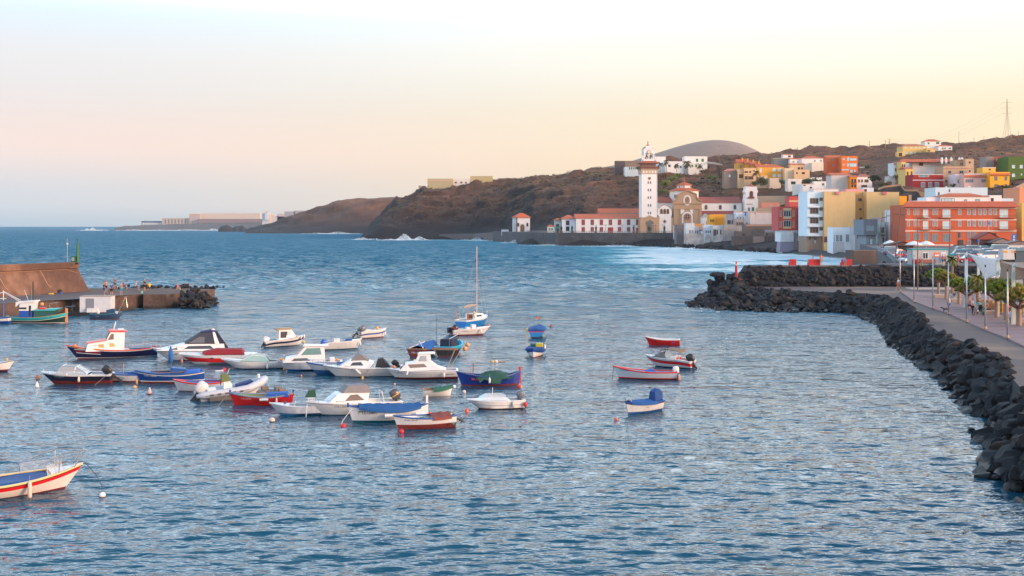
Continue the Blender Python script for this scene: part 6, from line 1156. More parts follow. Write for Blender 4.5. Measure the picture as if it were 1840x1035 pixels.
m=MB();m.tube([(1.1,1.0,.8),(1.2,1.08,.5)],.07,6);m.build('fender',gel,o);fender(o,-1.7,1.06,.4);h.mark(o,'CAROLINA',.14,.12,.42,paint((.06,.06,.08)));h.mark(o,'7-TE-1-2',.13,.82,.6,paint((.1,.12,.14)));MB().ball((2.2,.3,1.1),.14).build('float',paint((.8,.2,.05)),o)
o=boat('small white walkaround boat with a navy side stripe, tan roof and white outboard',512,621,4.4,28,'walkaround_boat',cat='motor boat')
h=Hull(4.2,1.7,1.05,.75,.55,.25,tr=.8,rake=.7);h.build(o,[('z',.05,navyp),('g',.42,gel),('g',.2,navyp),('g',0,gel)]);h.deck(o,gel,.3,1);h.shell(o,.3,gel2,0,.3);h.rail(o,gel,.1)
c_,Wc=cabin(o,[(-.8,.75),(-.75,1.85),(.5,1.85),(.9,1.2),(1.4,1.0)],.65,.5,gel);sidepane(c_,[(-.65,.95),(-.05,.95),(.1,1.65),(-.6,1.65)],Wc,darkw);sidepane(c_,[(.9,1.03),(1.2,1.0),(.95,1.15)],Wc,darkw);cabin(c_,[(-1.0,1.83),(-.95,1.95),(.5,1.98),(.7,1.85)],.62,.55,cloth((.35,.24,.13)),'cabin_roof')
m=MB();m.tube([(.35,-.62+.0*a,1.45)for a in(0,1)],.01);m.tube([(.25+.16*math.cos(a),-.66,1.45+.16*math.sin(a))for a in[k*math.pi/5 for k in range(10)]],.04,5,closed=True);m.build('lifebuoy',gel,o)
outboard(o,-2.1,.6,1.15,WHITE,30);fender(o,1.5,-.55,.9,(.7,.6,.5));fender(o,1.9,-.3,.95,(.75,.7,.6));tubes(o,'stern_rail',[[(-2.0,sd*.6,.55),(-2.1,sd*.6,1.2),(-1.5,sd*.65,1.25)]for sd in(1,-1)],.02,STEEL)
o=boat('small white boat with a bright blue cover over its outboard',615,627,3.9,22,'runabout',cat='motor boat')
h=Hull(3.9,1.6,.95,.75,.6,.22,tr=.8,rake=.6);h.build(o,[('z',.08,paint((.03,.1,.12))),('g',0,gel)]);h.shell(o,.25,gel2,0,.8);h.rail(o,gel,.12);h.deck(o,gel,.75,1);outboard(o,-1.9,.5,1.1,(.01,.09,.42),15);MB().box(-.9,-.3,-.35,.35,.3,1.05).build('console',gel,o);cabin(o,[(.3,.7),(.5,1.0),(.9,.95),(1,.7)],.4,.3,cloth(BLUE),'seat_cover');tubes(o,'stern_rail',[[(-1.2,-.7,.6),(-1.2,-.7,1.1),(-.4,-.72,1.15),(-.4,-.72,.7)]],.02,STEEL);fender(o,1.7,-.4,.5)
o=boat('small round white boat with a blue stripe and two tilted outboards',670,606.5,3.4,35,'runabout',cat='motor boat')
h=Hull(3.3,1.6,.95,.8,.7,.22,tr=.75,rake=.4);h.build(o,[('z',.08,antif),('g',.42,gel),('g',.26,paint((.02,.07,.3))),('g',0,gel)]);h.shell(o,.3,gel2);h.rail(o,gel,.12);h.thwarts(o,wood(),(.4,.65));outboard(o,-1.6,.85,1.1,(.25,.23,.22),45,y=.4);outboard(o,-1.6,.85,1.15,(.12,.13,.15),35,y=-.35);MB().ball((.6,.1,1.0),.16).build('float',paint((.85,.4,.03)),o);fender(o,1.2,-.6,.4)
o=boat('maroon-sterned wooden boat covered by a rounded bright blue tarpaulin',764,638,4.6,72,'fishing_boat')
h=Hull(4.8,2.1,.95,.8,.85,.25,tr=.8,rake=.4);h.build(o,[('z',.1,dkred),('g',.1,paint((.13,.02,.02))),('g',0,wood((.2,.1,.06)))]);h.shell(o,.3,wood());h.rail(o,wood((.3,.16,.1)),.1);h.cover(o,cloth((.008,.10,.34)),.12,1,.35,ridge=False);vs,fs=text_mesh('7-TE-1-40',.2)
MB().add([(-2.42,-u,v+.5)for u,v,_ in vs],fs).build('registration',paint(WHITE),o);tubes(o,'oar',[[(-2.4,.6,.9),(-.8,-.3,1.35)]],.035,gel);tubes(o,'oar',[[(-2.2,-.7,.95),(-.9,.2,1.4)]],.035,gel);tubes(o,'handrail',[[(-2.4,.8,.9),(-2.4,.8,1.15),(-2.4,-.8,1.15),(-2.4,-.8,.9)]],.02,STEEL)
o=boat('turquoise and black work boat with a dark engine cover, wooden crossbar and tall aerial',811,636,5,74,'fishing_boat')
h=Hull(5.0,2.1,1.1,.85,.9,.25,tr=.8,rake=.4);h.build(o,[('z',.1,dkred),('g',.3,paint((.01,.012,.014))),('g',0,paint((.02,.42,.6)))]);h.shell(o,.4,paint((.02,.42,.62)));h.rail(o,paint((.02,.4,.6)),.12);cabin(o,[(-1.6,.4),(-1.5,1.5),(.2,1.5),(.4,.4)],.6,.55,cloth((.01,.02,.05)),'engine_cover')
MB().box(-2.55,-2.4,-1.5,1.1,.62,.82).build('crossbar',wood((.35,.17,.1)),o);tubes(o,'aerial',[[(-1.9,.75,.8),(-1.85,.78,2.2),(-1.75,.85,4.0)]],.02,paint(BLACK));tubes(o,'frame',[[(-1.9,-.5,.8),(-1.9,-.5,1.6),(.4,-.5,1.8),(.4,.5,1.8),(-1.9,.5,1.6),(-1.9,.5,.8)]],.025,STEEL);
for p_ in((1.4,-1.15,.75),(.2,-1.3,.5)):MB().ball(p_,.22).build('float',paint((.8,.35,.12)),o,smooth=True)
for sd in(.55,-.55):
 vs,fs=text_mesh('7-TE-1',.15);MB().add([(-2.52,-u+sd,v+.72)for u,v,_ in vs],fs).build('registration',paint(WHITE),o)
o=boat('white open motor boat with rust red bottom and a black outboard with red flash',847,602,4.4,16,'runabout',cat='motor boat')
h=Hull(4.3,1.7,.95,.72,.6,.24,tr=.85,rake=1.0);h.build(o,[('z',.14,antif),('g',.25,gel),('g',.22,paint((.3,.1,.08))),('g',0,gel)]);h.shell(o,.28,gel2,0,.7);h.deck(o,gel,.66,1);h.rail(o,gel,.14);outboard(o,-2.15,.6,1.3,(.015,.015,.018),38,band=(.5,.01,.02));MB().box(.0,.45,-.4,.4,.5,1.15).build('console',gel,o);MB().box(-.6,-.2,-.3,.3,.3,.9).build('seat',gel,o);h.mark(o,'7-TE-1-30',.12,.28,.5,paint((.15,.1,.1)));fender(o,.9,-.82,.45);MB().ball((1.9,-.1,1.05),.1).build('float',paint((.5,.08,.06)),o);MB().box(-2.6,-2.2,.2,.7,.3,.9).build('swim_platform',paint(BLACK),o)
o=boat('blue-hulled sailing boat with a tall bare mast',852,586.5,6,62,'sailing_boat')
h=Hull(6.4,2.4,1.25,.95,.9,.3,tr=.7,rake=.8);h.build(o,[('z',.05,paint((.02,.05,.2))),('g',.14,paint((.02,.22,.62),.35)),('g',0,gel)]);h.deck(o,gel,.25,1);h.shell(o,.5,gel2,0,.26);h.rail(o,gel,.12)
c_,Wc=cabin(o,[(-.9,.95),(-1.0,1.6),(1.0,1.55),(1.7,1.05)],.75,.6,gel);sidepane(c_,[(-.6,1.2),(.7,1.2),(.6,1.42),(-.6,1.42)],Wc,darkw);MB().box(-1.06,-1.0,-.35,.35,1.0,1.55).build('companionway',wood((.2,.06,.03)),o)
m=MB();m.tube([(.6,0,1.5),(.6,0,9.6)],[.075,.05],6);ms=m.build('mast',paint((.55,.42,.35)),o);tubes(ms,'rigging',[[(.6,0,9.4),(3.0,0,1.3)],[(.6,0,9.4),(-3.0,0,1.0)],[(.6,0,7),(.4,1.05,1.0)],[(.6,0,7),(.4,-1.05,1.0)],[(.6,.8,5.5),(.6,-.8,5.5)]],.012,paint((.3,.3,.3)));m=MB();m.tube([(.5,0,2.6),(-1.5,0,2.5),(-2.6,0,2.4)],[.1,.2,.08],8);m.build('boom',cloth((.35,.28,.24)),o)
for p_ in((-2.6,.9),(-2.7,-.8)):tubes(o,'dan_buoy',[[(p_[0],p_[1],.9),(p_[0]-.15,p_[1],2.3)]],.035,paint((.55,.2,.05)))
tubes(o,'stern_rail',[[(-3.1,.7,.9),(-3.1,.7,1.6),(-3.1,-.7,1.6),(-3.1,-.7,.9)],[(-3.1,.7,1.6),(-1.8,.95,1.6),(-1.8,.95,.9)],[(-3.1,-.7,1.6),(-1.8,-.95,1.6),(-1.8,-.95,.9)]],.022,STEEL);bowrail(o,h,.72,.98,.5,STEEL);MB().ball((-1.2,-.7,1.7),.17).build('float',paint((.8,.4,.08)),o)
o=boat('small bright blue boat with a red stripe seen from its stern, flag behind it',966,604,4,82,'fishing_boat')
h=Hull(4.2,1.9,1.1,.85,.9,.22,tr=.85,rake=.4);h.build(o,[('z',.12,paint((.01,.02,.05))),('g',.28,paint((.015,.22,.55))),('g',.2,redp),('g',0,bluep)]);h.shell(o,.35,bluep);h.rail(o,bluep,.12);h.cover(o,cloth((.006,.08,.28)),.1,.9,.12,ridge=False);fl=tubes(o,'flag_pole',[[(1.9,0,1.1),(1.9,0,2.2)]],.02,wood());MB().add([(1.9,.02,1.7),(1.9,.02,2.1),(1.85,.35,1.75)],[(0,1,2)]).build('flag',cloth((.7,.15,.03)),fl)
o=boat('blue topped white and red boat facing the camera with a yellow crate aboard',962,639.5,4,262,'fishing_boat')
h=Hull(4.0,1.9,.9,.62,.62,.22,tr=.7,rake=.5);h.build(o,[('z',.1,antif),('g',.3,gel),('g',0,paint((.01,.06,.26)))]);h.shell(o,.35,bluep);h.rail(o,paint((.01,.06,.28)),.12,.1);cabin(o,[(-1.6,.6),(-1.5,.8),(1.0,.85),(1.3,.65)],.85,.75,cloth((.008,.05,.2)),'tarp');
MB().box(-.7,-.1,.05,.65,.8,1.15).build('crate',paint((.5,.42,.03)),o);MB().box(-1.0,-.4,-.5,-.1,.8,1.05).build('crate',cloth((.02,.15,.1)),o);tubes(o,'frame',[[(-1.5,sd*.85,.9),(-1.5,sd*.9,1.35),(-.5,sd*.9,1.1)]for sd in(1,-1)],.025,STEEL);fender(o,.5,.95,.9,WHITE)
o=boat('dark blue wooden boat heaped with a green fishing net, red board on its bow',878,692,4.9,186,'fishing_boat')
h=Hull(4.9,1.7,1.1,.68,1.05,.24,tr=.12,rake=.5,dbl=True);h.build(o,[('z',.1,antif),('g',.05,paint((.012,.04,.26),.4)),('g',0,paint((.02,.07,.22)))]);h.shell(o,.25,bluep);h.rail(o,paint((.02,.06,.2)),.1);h.thwarts(o,redp,(.2,.75));
m=MB();n_=14;rows=[]
for i in range(n_):
 x_=-1.8+i*2.9/(n_-1);e=math.sin(math.pi*i/(n_-1));rows.append([(x_+.08*rnd.uniform(-1,1),y_*(1+.05*rnd.uniform(-1,1)),.62+(.45*e*(1-(abs(y_)/.95)**2)+.09*rnd.uniform(-1,1)if abs(y_)<.9 else-.14*e+.06*rnd.uniform(-1,1)-(.25 if i in(5,6,7,11)else 0)))for y_ in(-.98,-.85,-.6,-.3,0,.3,.6,.85,.98)])
m.loft(rows,close=False);m.build('fishing_net',cloth((.02,.085,.06),.95),o,smooth=True);tubes(o,'post',[[(1.2,.25,.5),(1.15,.25,1.75)]],.04,paint((.4,.03,.04)));fender(o,.0,.9,.45);m=MB()
P_=[h.pt(t,z,1)for t,z in((.64,.42),(.78,.44),(.78,.64),(.64,.62))];m.add([(p[0],p[1]+.015,p[2])for p in P_],[(0,1,2,3)]);m.build('red_board',redp,o);h.mark(o,'7-TE-1-85',.13,.71,.53,paint(WHITE),gap=.03);MB().box(-2.45,-2.3,-.05,.05,.1,1.35).build('stern_post',redp,o)
o=boat('tiny square-ended white dinghy half covered by a green tarpaulin',787,711,2,12,'dinghy',cat='dinghy')
h=Hull(2.1,1.1,.68,.48,.48,.12,tr=.85,rake=.2);h.build(o,[('g',.04,gel),('g',0,wood((.3,.22,.16)))]);h.shell(o,.2,wood());h.rail(o,wood((.3,.22,.16)),.06,.04);h.cover(o,cloth((.02,.12,.07)),.3,1,.1,ridge=False);MB().ball((1.15,-.05,.62),.13).build('float',gel,o)
o=boat('white speedboat with a wraparound clear screen and grey outboard, beside the orange-red buoy',889,733.5,3.7,196,'speedboat',cat='motor boat')
h=Hull(3.8,1.7,.68,.6,.62,.22,tr=.85,rake=1.1,chine=True);h.build(o,[('z',.1,antif),('g',.3,gel),('g',.27,paint((.2,.15,.15))),('g',0,gel)]);h.deck(o,gel,.3,1,camber=.1);h.shell(o,.28,gel2,0,.32);h.rail(o,gel,.13)
c_,Wc=cabin(o,[(-.7,.65),(-.6,1.0),(.5,1.02),(1.0,.68)],.7,.5,clear((.7,.72,.74),.45),'windscreen');outboard(o,-1.85,.75,1.0,(.12,.14,.17),22);MB().ball((-1.6,.2,1.55),.13).build('float',redp,o);MB().ball((-1.75,.1,1.48),.1).build('float',paint((.8,.4,.05)),o);fender(o,-1.0,.9,.35,(.5,.5,.4));tubes(o,'stern_rail',[[(-1.8,sd*.5,.6),(-1.9,sd*.5,1.05)]for sd in(1,-1)]+[[(-1.9,.5,1.05),(-1.9,-.5,1.05)]],.018,STEEL);tubes(o,'post',[[(.2,.1,1),(.2,.1,1.5)]],.02,gel);MB().ball((-1.85,.85,.35),.12,sz=1.6).build('float',redp,o)
o=boat('plain red rowing boat with a white rim and one blue oar, farthest right-hand boat',1190,619.5,3.5,175,'rowing_boat',cat='rowing boat')
h=Hull(3.5,1.4,.85,.55,.55,.2,tr=.7,rake=.5);h.build(o,[('g',.05,redp),('g',0,gel)]);h.shell(o,.2,gel2);h.rail(o,gel,.08);h.thwarts(o,gel,(.3,.6));tubes(o,'oar',[[(-.9,.72,.2),(-1.35,.74,.48)]],.05,bluep)
o=boat('white and red runabout with a brown folding top and black outboard',1201,659,4.3,150,'runabout',cat='motor boat')
h=Hull(4.4,1.8,.95,.75,.6,.24,tr=.85,rake=1.3);h.build(o,[('z',.08,navyp),('g',.42,gel2),('g',.2,redp),('g',.16,navyp),('g',0,gel2)]);h.deck(o,gel,.42,1);h.shell(o,.3,gel2,0,.44);h.rail(o,gel,.15);c_,Wc=cabin(o,[(-.1,.8),(.2,1.3),(.4,1.3),(1.2,.88)],.75,.6,clear((.12,.12,.13),.8),'windscreen')
cabin(o,[(-1.4,1.3),(-1.2,1.45),(-.1,1.62),(.5,1.4),(.5,1.36),(-.1,1.56),(-1.2,1.4)],.75,.72,cloth((.2,.12,.07)),'bimini_top');outboard(o,-2.2,.65,1.25,BLACK,32)
for yy in(-.4,.35):s_=MB().box(-.9,-.4,yy-.25,yy+.25,.35,.95).build('seat',gel,o);MB().box(-.95,-.9,yy-.12,yy+.12,.55,.9).build('seat_back',redp,s_)
bowrail(o,h,.6,.97,.3,STEEL)
o=boat('long pale rowing boat with red rim and red waterline band, white outboard at its stern',1158,680.5,5,178,'rowing_boat',cat='rowing boat')
h=Hull(5.0,1.6,.98,.6,.62,.24,tr=.75,rake=.6);h.build(o,[('z',.06,paint((.04,.01,.01))),('z',.13,redp),('g',.08,paint((.5,.58,.66),.35)),('g',0,redp)]);h.shell(o,.22,paint((.15,.35,.6)));h.rail(o,redp,.12,.06);h.thwarts(o,redp,(.3,.5,.7));outboard(o,-2.45,.6,.95,WHITE,8);cabin(o,[(-1.0,.5),(-.7,.75),(-.2,.7),(0,.5)],.4,.25,cloth((.02,.1,.4)),'tarp');h.mark(o,'7-TE-1-3248',.14,.82,.68,paint((.1,.12,.2)));fender(o,-2.65,.6,.2,(.75,.35,.2),.5,.1)
mooring(o,h,[(2.45,0,.9),(2.5,0,-.1)],.02,(.05,.05,.05))
o=boat('small white and blue boat with a blue covered outboard alone at lower right',1154,741,3.1,222,'rowing_boat',cat='rowing boat')
h=Hull(3.2,1.5,.82,.68,.7,.24,tr=.75,rake=.35,p=2.6);h.build(o,[('z',.16,paint((.02,.10,.32))),('g',.14,gel),('g',.09,dkred),('g',0,bluep)]);h.shell(o,.3,bluep);h.rail(o,bluep,.1,.06);h.cover(o,cloth((.006,.08,.28)),.25,.95,.1,ridge=False)
cabin(o,[(-1.7,.65),(-1.75,1.2),(-1.4,1.42),(-1.0,1.25),(-.95,.65)],.3,.2,cloth((.01,.06,.22)),'motor_cover');tubes(o,'bow_rail',[[(1.3,.25,.85),(1.45,.2,1.12),(1.45,-.2,1.12),(1.3,-.25,.85)]],.025,STEEL);h.mark(o,'7-TE-1',.1,.55,.42,paint((.1,.1,.15)))
o=boat('white bowed boat poking in from the left edge beside the navy runabout',-8,668,3,8,'runabout',cat='motor boat')
h=Hull(3.0,1.5,.9,.72,.7,.22,tr=.8,rake=.7);h.build(o,[('z',.06,navyp),('z',.2,dkred),('g',0,gel)]);h.deck(o,gel,.3,1);h.shell(o,.3,gel2,0,.3);h.rail(o,navyp,.08);MB().ball((.9,-.1,1.0),.14).build('float',paint((.5,.3,.1)),o)
o=boat('large white boat with yellow gunwale and red stripe in the lower left corner',14,888,6.6,31,'fishing_boat')
h=Hull(6.4,2.6,1.0,.62,.66,.3,tr=.75,rake=1.0,p=2.0);h.build(o,[('z',.05,paint((.2,.02,.02))),('g',.26,paint((.78,.72,.66),.35,.1)),('g',.1,paint((.75,.012,.02),.3)),('g',.06,paint((.02,.03,.03))),('g',0,paint((.78,.56,.22)))]);yel=paint((.78,.56,.24),.5)
h.rail(o,yel,.17,.05,out=.01);h.shell(o,.4,yel,0,.8);h.deck(o,gel,.79,1,camber=.08);m=MB();rows=[]
for i in range(12):
 t=.0+i*.0695;x_,y_,z_=h.pt(t,h.sheer(t),1,.15);rows.append([(x_,y_*c_,z_-.03+.02*math.sin(i*1.3+c_*3)-.06*(1-abs(c_)))for c_ in(1,.6,.2,-.2,-.6)]+[(x_,-y_*.8,z_-.3)])
m.loft(rows,close=False);m.build('blue_cover',cloth((.004,.06,.22),.6),o,smooth=True)
m=MB();pl=[h.pt(t,h.sheer(t),sd,.1)for t,sd in((.6,1),(.7,1),(.8,1),(.86,0.0001),(.8,-1),(.77,-1),(.745,-1))]
top=[(p[0]-.05,p[1]*.92,p[2]+.5)for p in pl];m.loft([pl,top],close=False);ws=m.build('windscreen',clear((.72,.74,.78),.3),o);tubes(ws,'windscreen_frame',[top,[pl[0],top[0]],[pl[-1],top[-1]],[pl[2],top[2]],[pl[4],top[4]]],.018,STEEL)
L1=[]
for sd in(1,-1):
 L1 .append([h.pt(.68,h.sheer(.68)+0,sd,.1)[:2]+(h.sheer(.68)+.6,),h.pt(.8,0,sd,.1)[:1]+(sd*.85,1.5),h.pt(.92,0,sd,.1)[:1]+(sd*.62,1.68),(3.25,sd*.3,1.66),(3.35,0,1.6)])
 L1 .append([h.pt(.82,h.sheer(.82),sd,.05),(h.pt(.85,0,sd)[0]+.2,sd*.72,1.6)]);L1 .append([h.pt(.93,h.sheer(.93),sd,.02),(3.2,sd*.35,1.62)])
tubes(o,'bow_rail',L1,.022,metal((.5,.42,.36),.35));tubes(o,'anchor_rope',[[(3.2,0,1.1),(2.6,.2,1.1),(2.4,.4,1.12)],[(3.25,0,1.1),(3.7,-.3,.5),(3.95,-.6,-.05)]],.018,paint((.03,.035,.05)));MB().cbox((2.2,.2,1.12),(.5,.12,.1)).build('anchor',metal((.15,.15,.16),.5),o)
fender(o,.75,-1.25,.35,(.72,.55,.42),.75,.09);tubes(o,'mooring_line',[[(-1.9,-1.0,.75),(-2,-1.05,-.1)]],.02,paint((.05,.05,.06)))
o=boat('green and turquoise fishing boat with a white and blue wheelhouse moored at the quay',68,580.5,7.4,3,'fishing_boat')
h=Hull(7.4,2.6,1.5,.85,.95,.3,tr=.55,rake=.4,p=2.6);h.build(o,[('z',.08,antif),('z',.14,gel),('g',.5,paint((.01,.04,.03))),('g',.44,gel),('g',.05,paint((.03,.42,.42))),('g',0,wood((.4,.25,.15)))]);h.deck(o,bluep,.0,1,-.3);h.rail(o,wood((.3,.2,.12)),.12)
c_,Wc=cabin(o,[(-2.0,.7),(-2.0,1.7),(-.4,1.7),(-.4,.7)],.8,.8,paint((.01,.08,.38)),'wheelhouse_base');c_,Wc=cabin(o,[(-2.0,1.7),(-1.95,2.8),(-.2,2.9),(-.4,1.7)],.8,.75,gel,'wheelhouse');sidepane(c_,[(-.8,1.0),(-.6,1.0),(-.55,2.4),(-.8,2.4)],lambda z:.82,darkw);cabin(c_,[(-2.4,2.2),(-2.4,2.85),(-.1,3.05),(-.05,2.9),(-1.9,2.7)],.88,.86,gel,'wheelhouse_roof');sidepane(c_,[(-2.0,1.9),(-1.1,1.9),(-1.1,2.15),(-2.0,2.15)],lambda z:.8,darkw)
cabin(o,[(-.2,.8),(-.2,1.7),(2.2,1.75),(1.9,.8)],.9,.9,paint((.02,.10,.09)),'fish_hold');cabin(o,[(-.3,1.7),(-.3,1.8),(1.4,1.95),(2.7,2.0),(2.4,1.75)],1.0,1.0,paint((.03,.38,.36)),'fish_hold_lid');MB().cbox((.6,0,1.95),(.7,.6,.25)).build('crate',redp,o);MB().ball((.3,.5,2.5),.22).build('float',paint((.85,.3,.08)),o);MB().box(3.35,3.6,-.1,.1,.0,2.0).build('stem_post',paint((.75,.28,.08)),o)
tubes(o,'mast',[[(-1.2,0,3.0),(-1.7,0,4.4)],[(-.9,.3,3),(-.9,.3,4.6)],[(1.4,.2,1.9),(1.3,.2,2.6),(2.4,.2,2.8)]],.03,STEEL);MB().ball((-3.3,-1.0,.55),.16).build('float',paint((.85,.4,.02)),o)
x,y,_=WP(185,566);o=thing('cabin_raft','dark work raft carrying a white box cabin and white cooler, moored along the quay','work boat',(x-.3,y,0),R(2))
m=MB();m.loft([[(-4.2,-1.1,-.2),(2.2,-1.1,-.2),(2.2,1.1,-.2),(-4.2,1.1,-.2)],[(-4.4,-1.3,.45),(2.4,-1.3,.45),(2.4,1.3,.45),(-4.4,1.3,.45)]]);m.build('deck',paint((.03,.032,.035)),o)
m=MB();m.box(-2.5,1.6,-.9,1.0,.45,2.55);c_=m.build('box_cabin',gel2,o);MB().box(-1.7,-.6,-.93,-.9,.7,2.3).build('door',paint((.2,.22,.26)),c_);MB().box(-2.55,1.65,-.95,1.05,2.55,2.62).build('cabin_roof',wood((.35,.25,.18)),c_);MB().box(-1.4,.0,-1.4,-.95,.45,1.0).build('cooler',gel,o)
tubes(o,'handrail',[[(-4.3,-1.2,.4),(-4.3,-1.2,1.2),(-3,-1.2,1.3)],[(-4,.5,.4),(-4,.5,2.2),(-2.6,.5,2.2)],[(2.2,.6,.4),(3.2,.6,2.5),(3.4,.6,1.0)]],.03,STEEL)
o=boat('small dark blue fishing boat tied in front of the box cabin raft',191,573.5,3.9,6,'fishing_boat')
h=Hull(4.0,1.6,.95,.68,.72,.22,tr=.6,rake=.5);h.build(o,[('z',.1,dkred),('g',.06,paint((.02,.07,.16),.45,.3)),('g',0,paint((.05,.2,.28)))]);h.shell(o,.3,wood());h.rail(o,paint((.04,.15,.22)),.1);cabin(o,[(.1,.6),(.1,1.2),(.7,1.35),(1.1,1.3),(1.2,.7)],.5,.4,cloth((.01,.06,.12)),'tarp');MB().box(1.2,1.5,-.4,0,.7,1.0).build('crate',gel2,o);MB().lathe([(.18,0),(.18,.35),(.02,.4)],(-1.0,0,.75),8).build('bucket',gel,o);h.mark(o,'7-TE-1-2',.13,.25,.42,gel);tubes(o,'aerial',[[(1.0,0,1.3),(1.4,0,2.6)]],.02,wood())
o=boat('blue and white boat with a blue mast and white derrick arms at the left edge',-22,582,6,180,'fishing_boat')
h=Hull(5.6,2.2,1.0,.8,.85,.25,tr=.7,rake=.6);h.build(o,[('z',.4,paint((.01,.07,.3))),('g',.12,gel),('g',0,bluep)]);h.deck(o,gel2,0,1,-.1);h.rail(o,bluep,.12);ms=tubes(o,'mast',[[(-1.95,0,.7),(-1.95,0,2.9)]],.1,bluep);tubes(ms,'derrick',[[(-1.95,0,2.9),(-1.95,0,4.1)],[(-1.95,0,4.0),(-4.2,.3,2.9)],[(-1.95,0,3.9),(-3.9,-.2,2.7)],[(-1.95,0,3.9),(1.0,0,3.0)],[(-2.3,0,3.1),(.5,0,3.1)]],.05,gel)
def buoy(label,px,py,r,col,kind='ball',sub=.35,top=None):
 x,y,_=WP(px,py);m=MB()
 if kind=='ball':m.ball((0,0,r*(1-2*sub)),r,12,nr=8)
 elif kind=='cone':m.lathe([(.02,-r*.5),(r*.75,-.1*r),(r*.8,r*.5),(r*.25,r*1.9),(.03,r*2.2)],(0,0,0),12)
 else:m.lathe([(.03,-r),(r*.6,-r*.9),(r*.75,0),(r*.7,r*1.1),(r*.35,r*1.5),(.03,r*1.6)],(0,0,0),12)
 if top:m.lathe([(r*1.02,-.02),(r*1.02,r*.1)],(0,0,0),12,1)
 rg=MB();rg.tube([(0,-.04,r*1.3),(0,0,r*1.3+.08),(0,.04,r*1.3)],.012,4)
 o=thing('buoy',label,'buoy',(x,y,0),0);m.build('float',[paint(col,.4,.12),paint(top or col)]if top else paint(col,.4,.12),o,smooth=True);
 q=MB();q.tube([(.05,0,-.4),(.12,.1,-.05),(r*.4,0,r*.2-.05)],.015,4);q.build('rope',paint((.1,.1,.09)),o)
OR_=(.82,.26,.03);RD=(.78,.01,.015)
for a in(('white round buoy floating off the bow of the near boat at the lower left',184,892,.14,(.78,.8,.84),'ball',.3,(.3,.1,.05)),('bright red round buoy under the bow of the blue tarpaulin boat',617,767,.16,RD),('bright red round buoy at the bow of the nearest white rowing boat',721.5,777,.15,RD),('red round buoy behind the stern of the nearest white rowing boat',772.5,745.5,.14,RD),('rust orange can buoy at the left end beside the navy runabout',68,681,.22,(.45,.17,.06),'can'),('white pointed buoy below the rust orange can buoy',66.5,696,.2,(.68,.70,.72),'cone'),('orange and white round buoy between two blue boats at left',242,697,.15,(.7,.4,.15)),('pinkish white cone buoy floating in front of the blue fishing boat',269,707,.2,(.72,.5,.47),'cone',.35,(.35,.1,.08)),('cream yellow round buoy at the stern of the blue parasol boat',363,676,.17,(.75,.62,.35)),('bright red buoy under the bow of the green glass speedboat',403,665.5,.16,RD),('beige white round buoy below the red rowing boat',489,757,.18,(.7,.55,.42),'ball',.35,(.04,.04,.04)),('tiny orange buoy in front of the pilothouse boat',541.5,675.5,.07,OR_),('yellow round buoy off the bow of the tan-roofed walkaround boat',545.5,615,.15,(.8,.55,.03)),('small yellow buoy beside the maroon sterned boat',745,648.5,.11,(.8,.62,.05)),('tiny pinkish buoy under the dark red bottomed cabin boat',709,691,.09,(.6,.35,.3)),('small cream buoy in front of the green net boat',834,705,.13,(.72,.58,.42)),('orange-yellow buoy, left of a floating pair',885,651,.14,(.8,.42,.03)),('large pinkish white buoy, right of a floating pair',891.5,651,.17,(.72,.55,.5)),('orange-red can buoy off the bow of the wraparound-screen speedboat',838.5,741,.17,(.70,.1,.04),'can'),('small orange-red buoy left of the lone lower right boat',1107,755.5,.13,(.7,.1,.04),'ball',.3,(.05,.02,.02)),('maroon round buoy far right behind the blue boat',990,587.5,.2,(.25,.04,.04)),('yellow buoy left of the far bright blue boat',948,593.5,.2,(.75,.5,.03)),('orange round buoy at the bow of the pilothouse boat',511,664,.12,OR_)):
 buoy(*a)
x,y,_=WP(902,650.5);o=MB().tube([(-.32,0,.03),(.32,.05,.05)],.07,7).build('driftwood',wood((.4,.33,.26)),loc=(x,y,0));tag(o,'pale driftwood log floating right of the buoy pair','driftwood')
x,y,_=WP(394,667.5);o=MB().tube([(-.32,0,.03),(.32,.05,.05)],[.05,.09],7).build('fender',paint(WHITE),loc=(x,y,0));tag(o,'white sausage fender floating left of the red buoy by the speedboats','fender')
RV=[]
for k in range(10):
 bm=bmesh.new();bmesh.ops.create_icosphere(bm,subdivisions=2 if k else 3,radius=1)
 sx,sy,sz=rnd.uniform(.8,1.2),rnd.uniform(.65,1),rnd.uniform(.5,.85);of=Vector((k*7.1,k*3.3,0))
 pl=[(Vector((rnd.gauss(0,1),rnd.gauss(0,1),rnd.gauss(0,1))).normalized(),rnd.uniform(.42,.78))for _ in range(13)]
 for v in bm.verts:
  p=v.co.normalized()
  for n_,d_ in pl:
   t_=p.dot(n_)
   if t_>d_:p=p-n_*(t_-d_)
  p*=1+.07*noise.noise(p*2.2+of);v.co=Vector((p.x*sx,p.y*sy,p.z*sz))
 me=bpy.data.meshes.new('boulder');bm.to_mesh(me);bm.free();RV.append(me)
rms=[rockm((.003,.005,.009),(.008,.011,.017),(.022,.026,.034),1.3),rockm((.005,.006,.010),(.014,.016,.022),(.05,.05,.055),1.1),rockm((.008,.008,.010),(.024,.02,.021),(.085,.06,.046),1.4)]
RVM=[]
for i,me in enumerate(RV):
 for j in range(3):m2=me.copy();m2 .materials.append(rms[j]);RVM.append((m2,j))
spots=[]
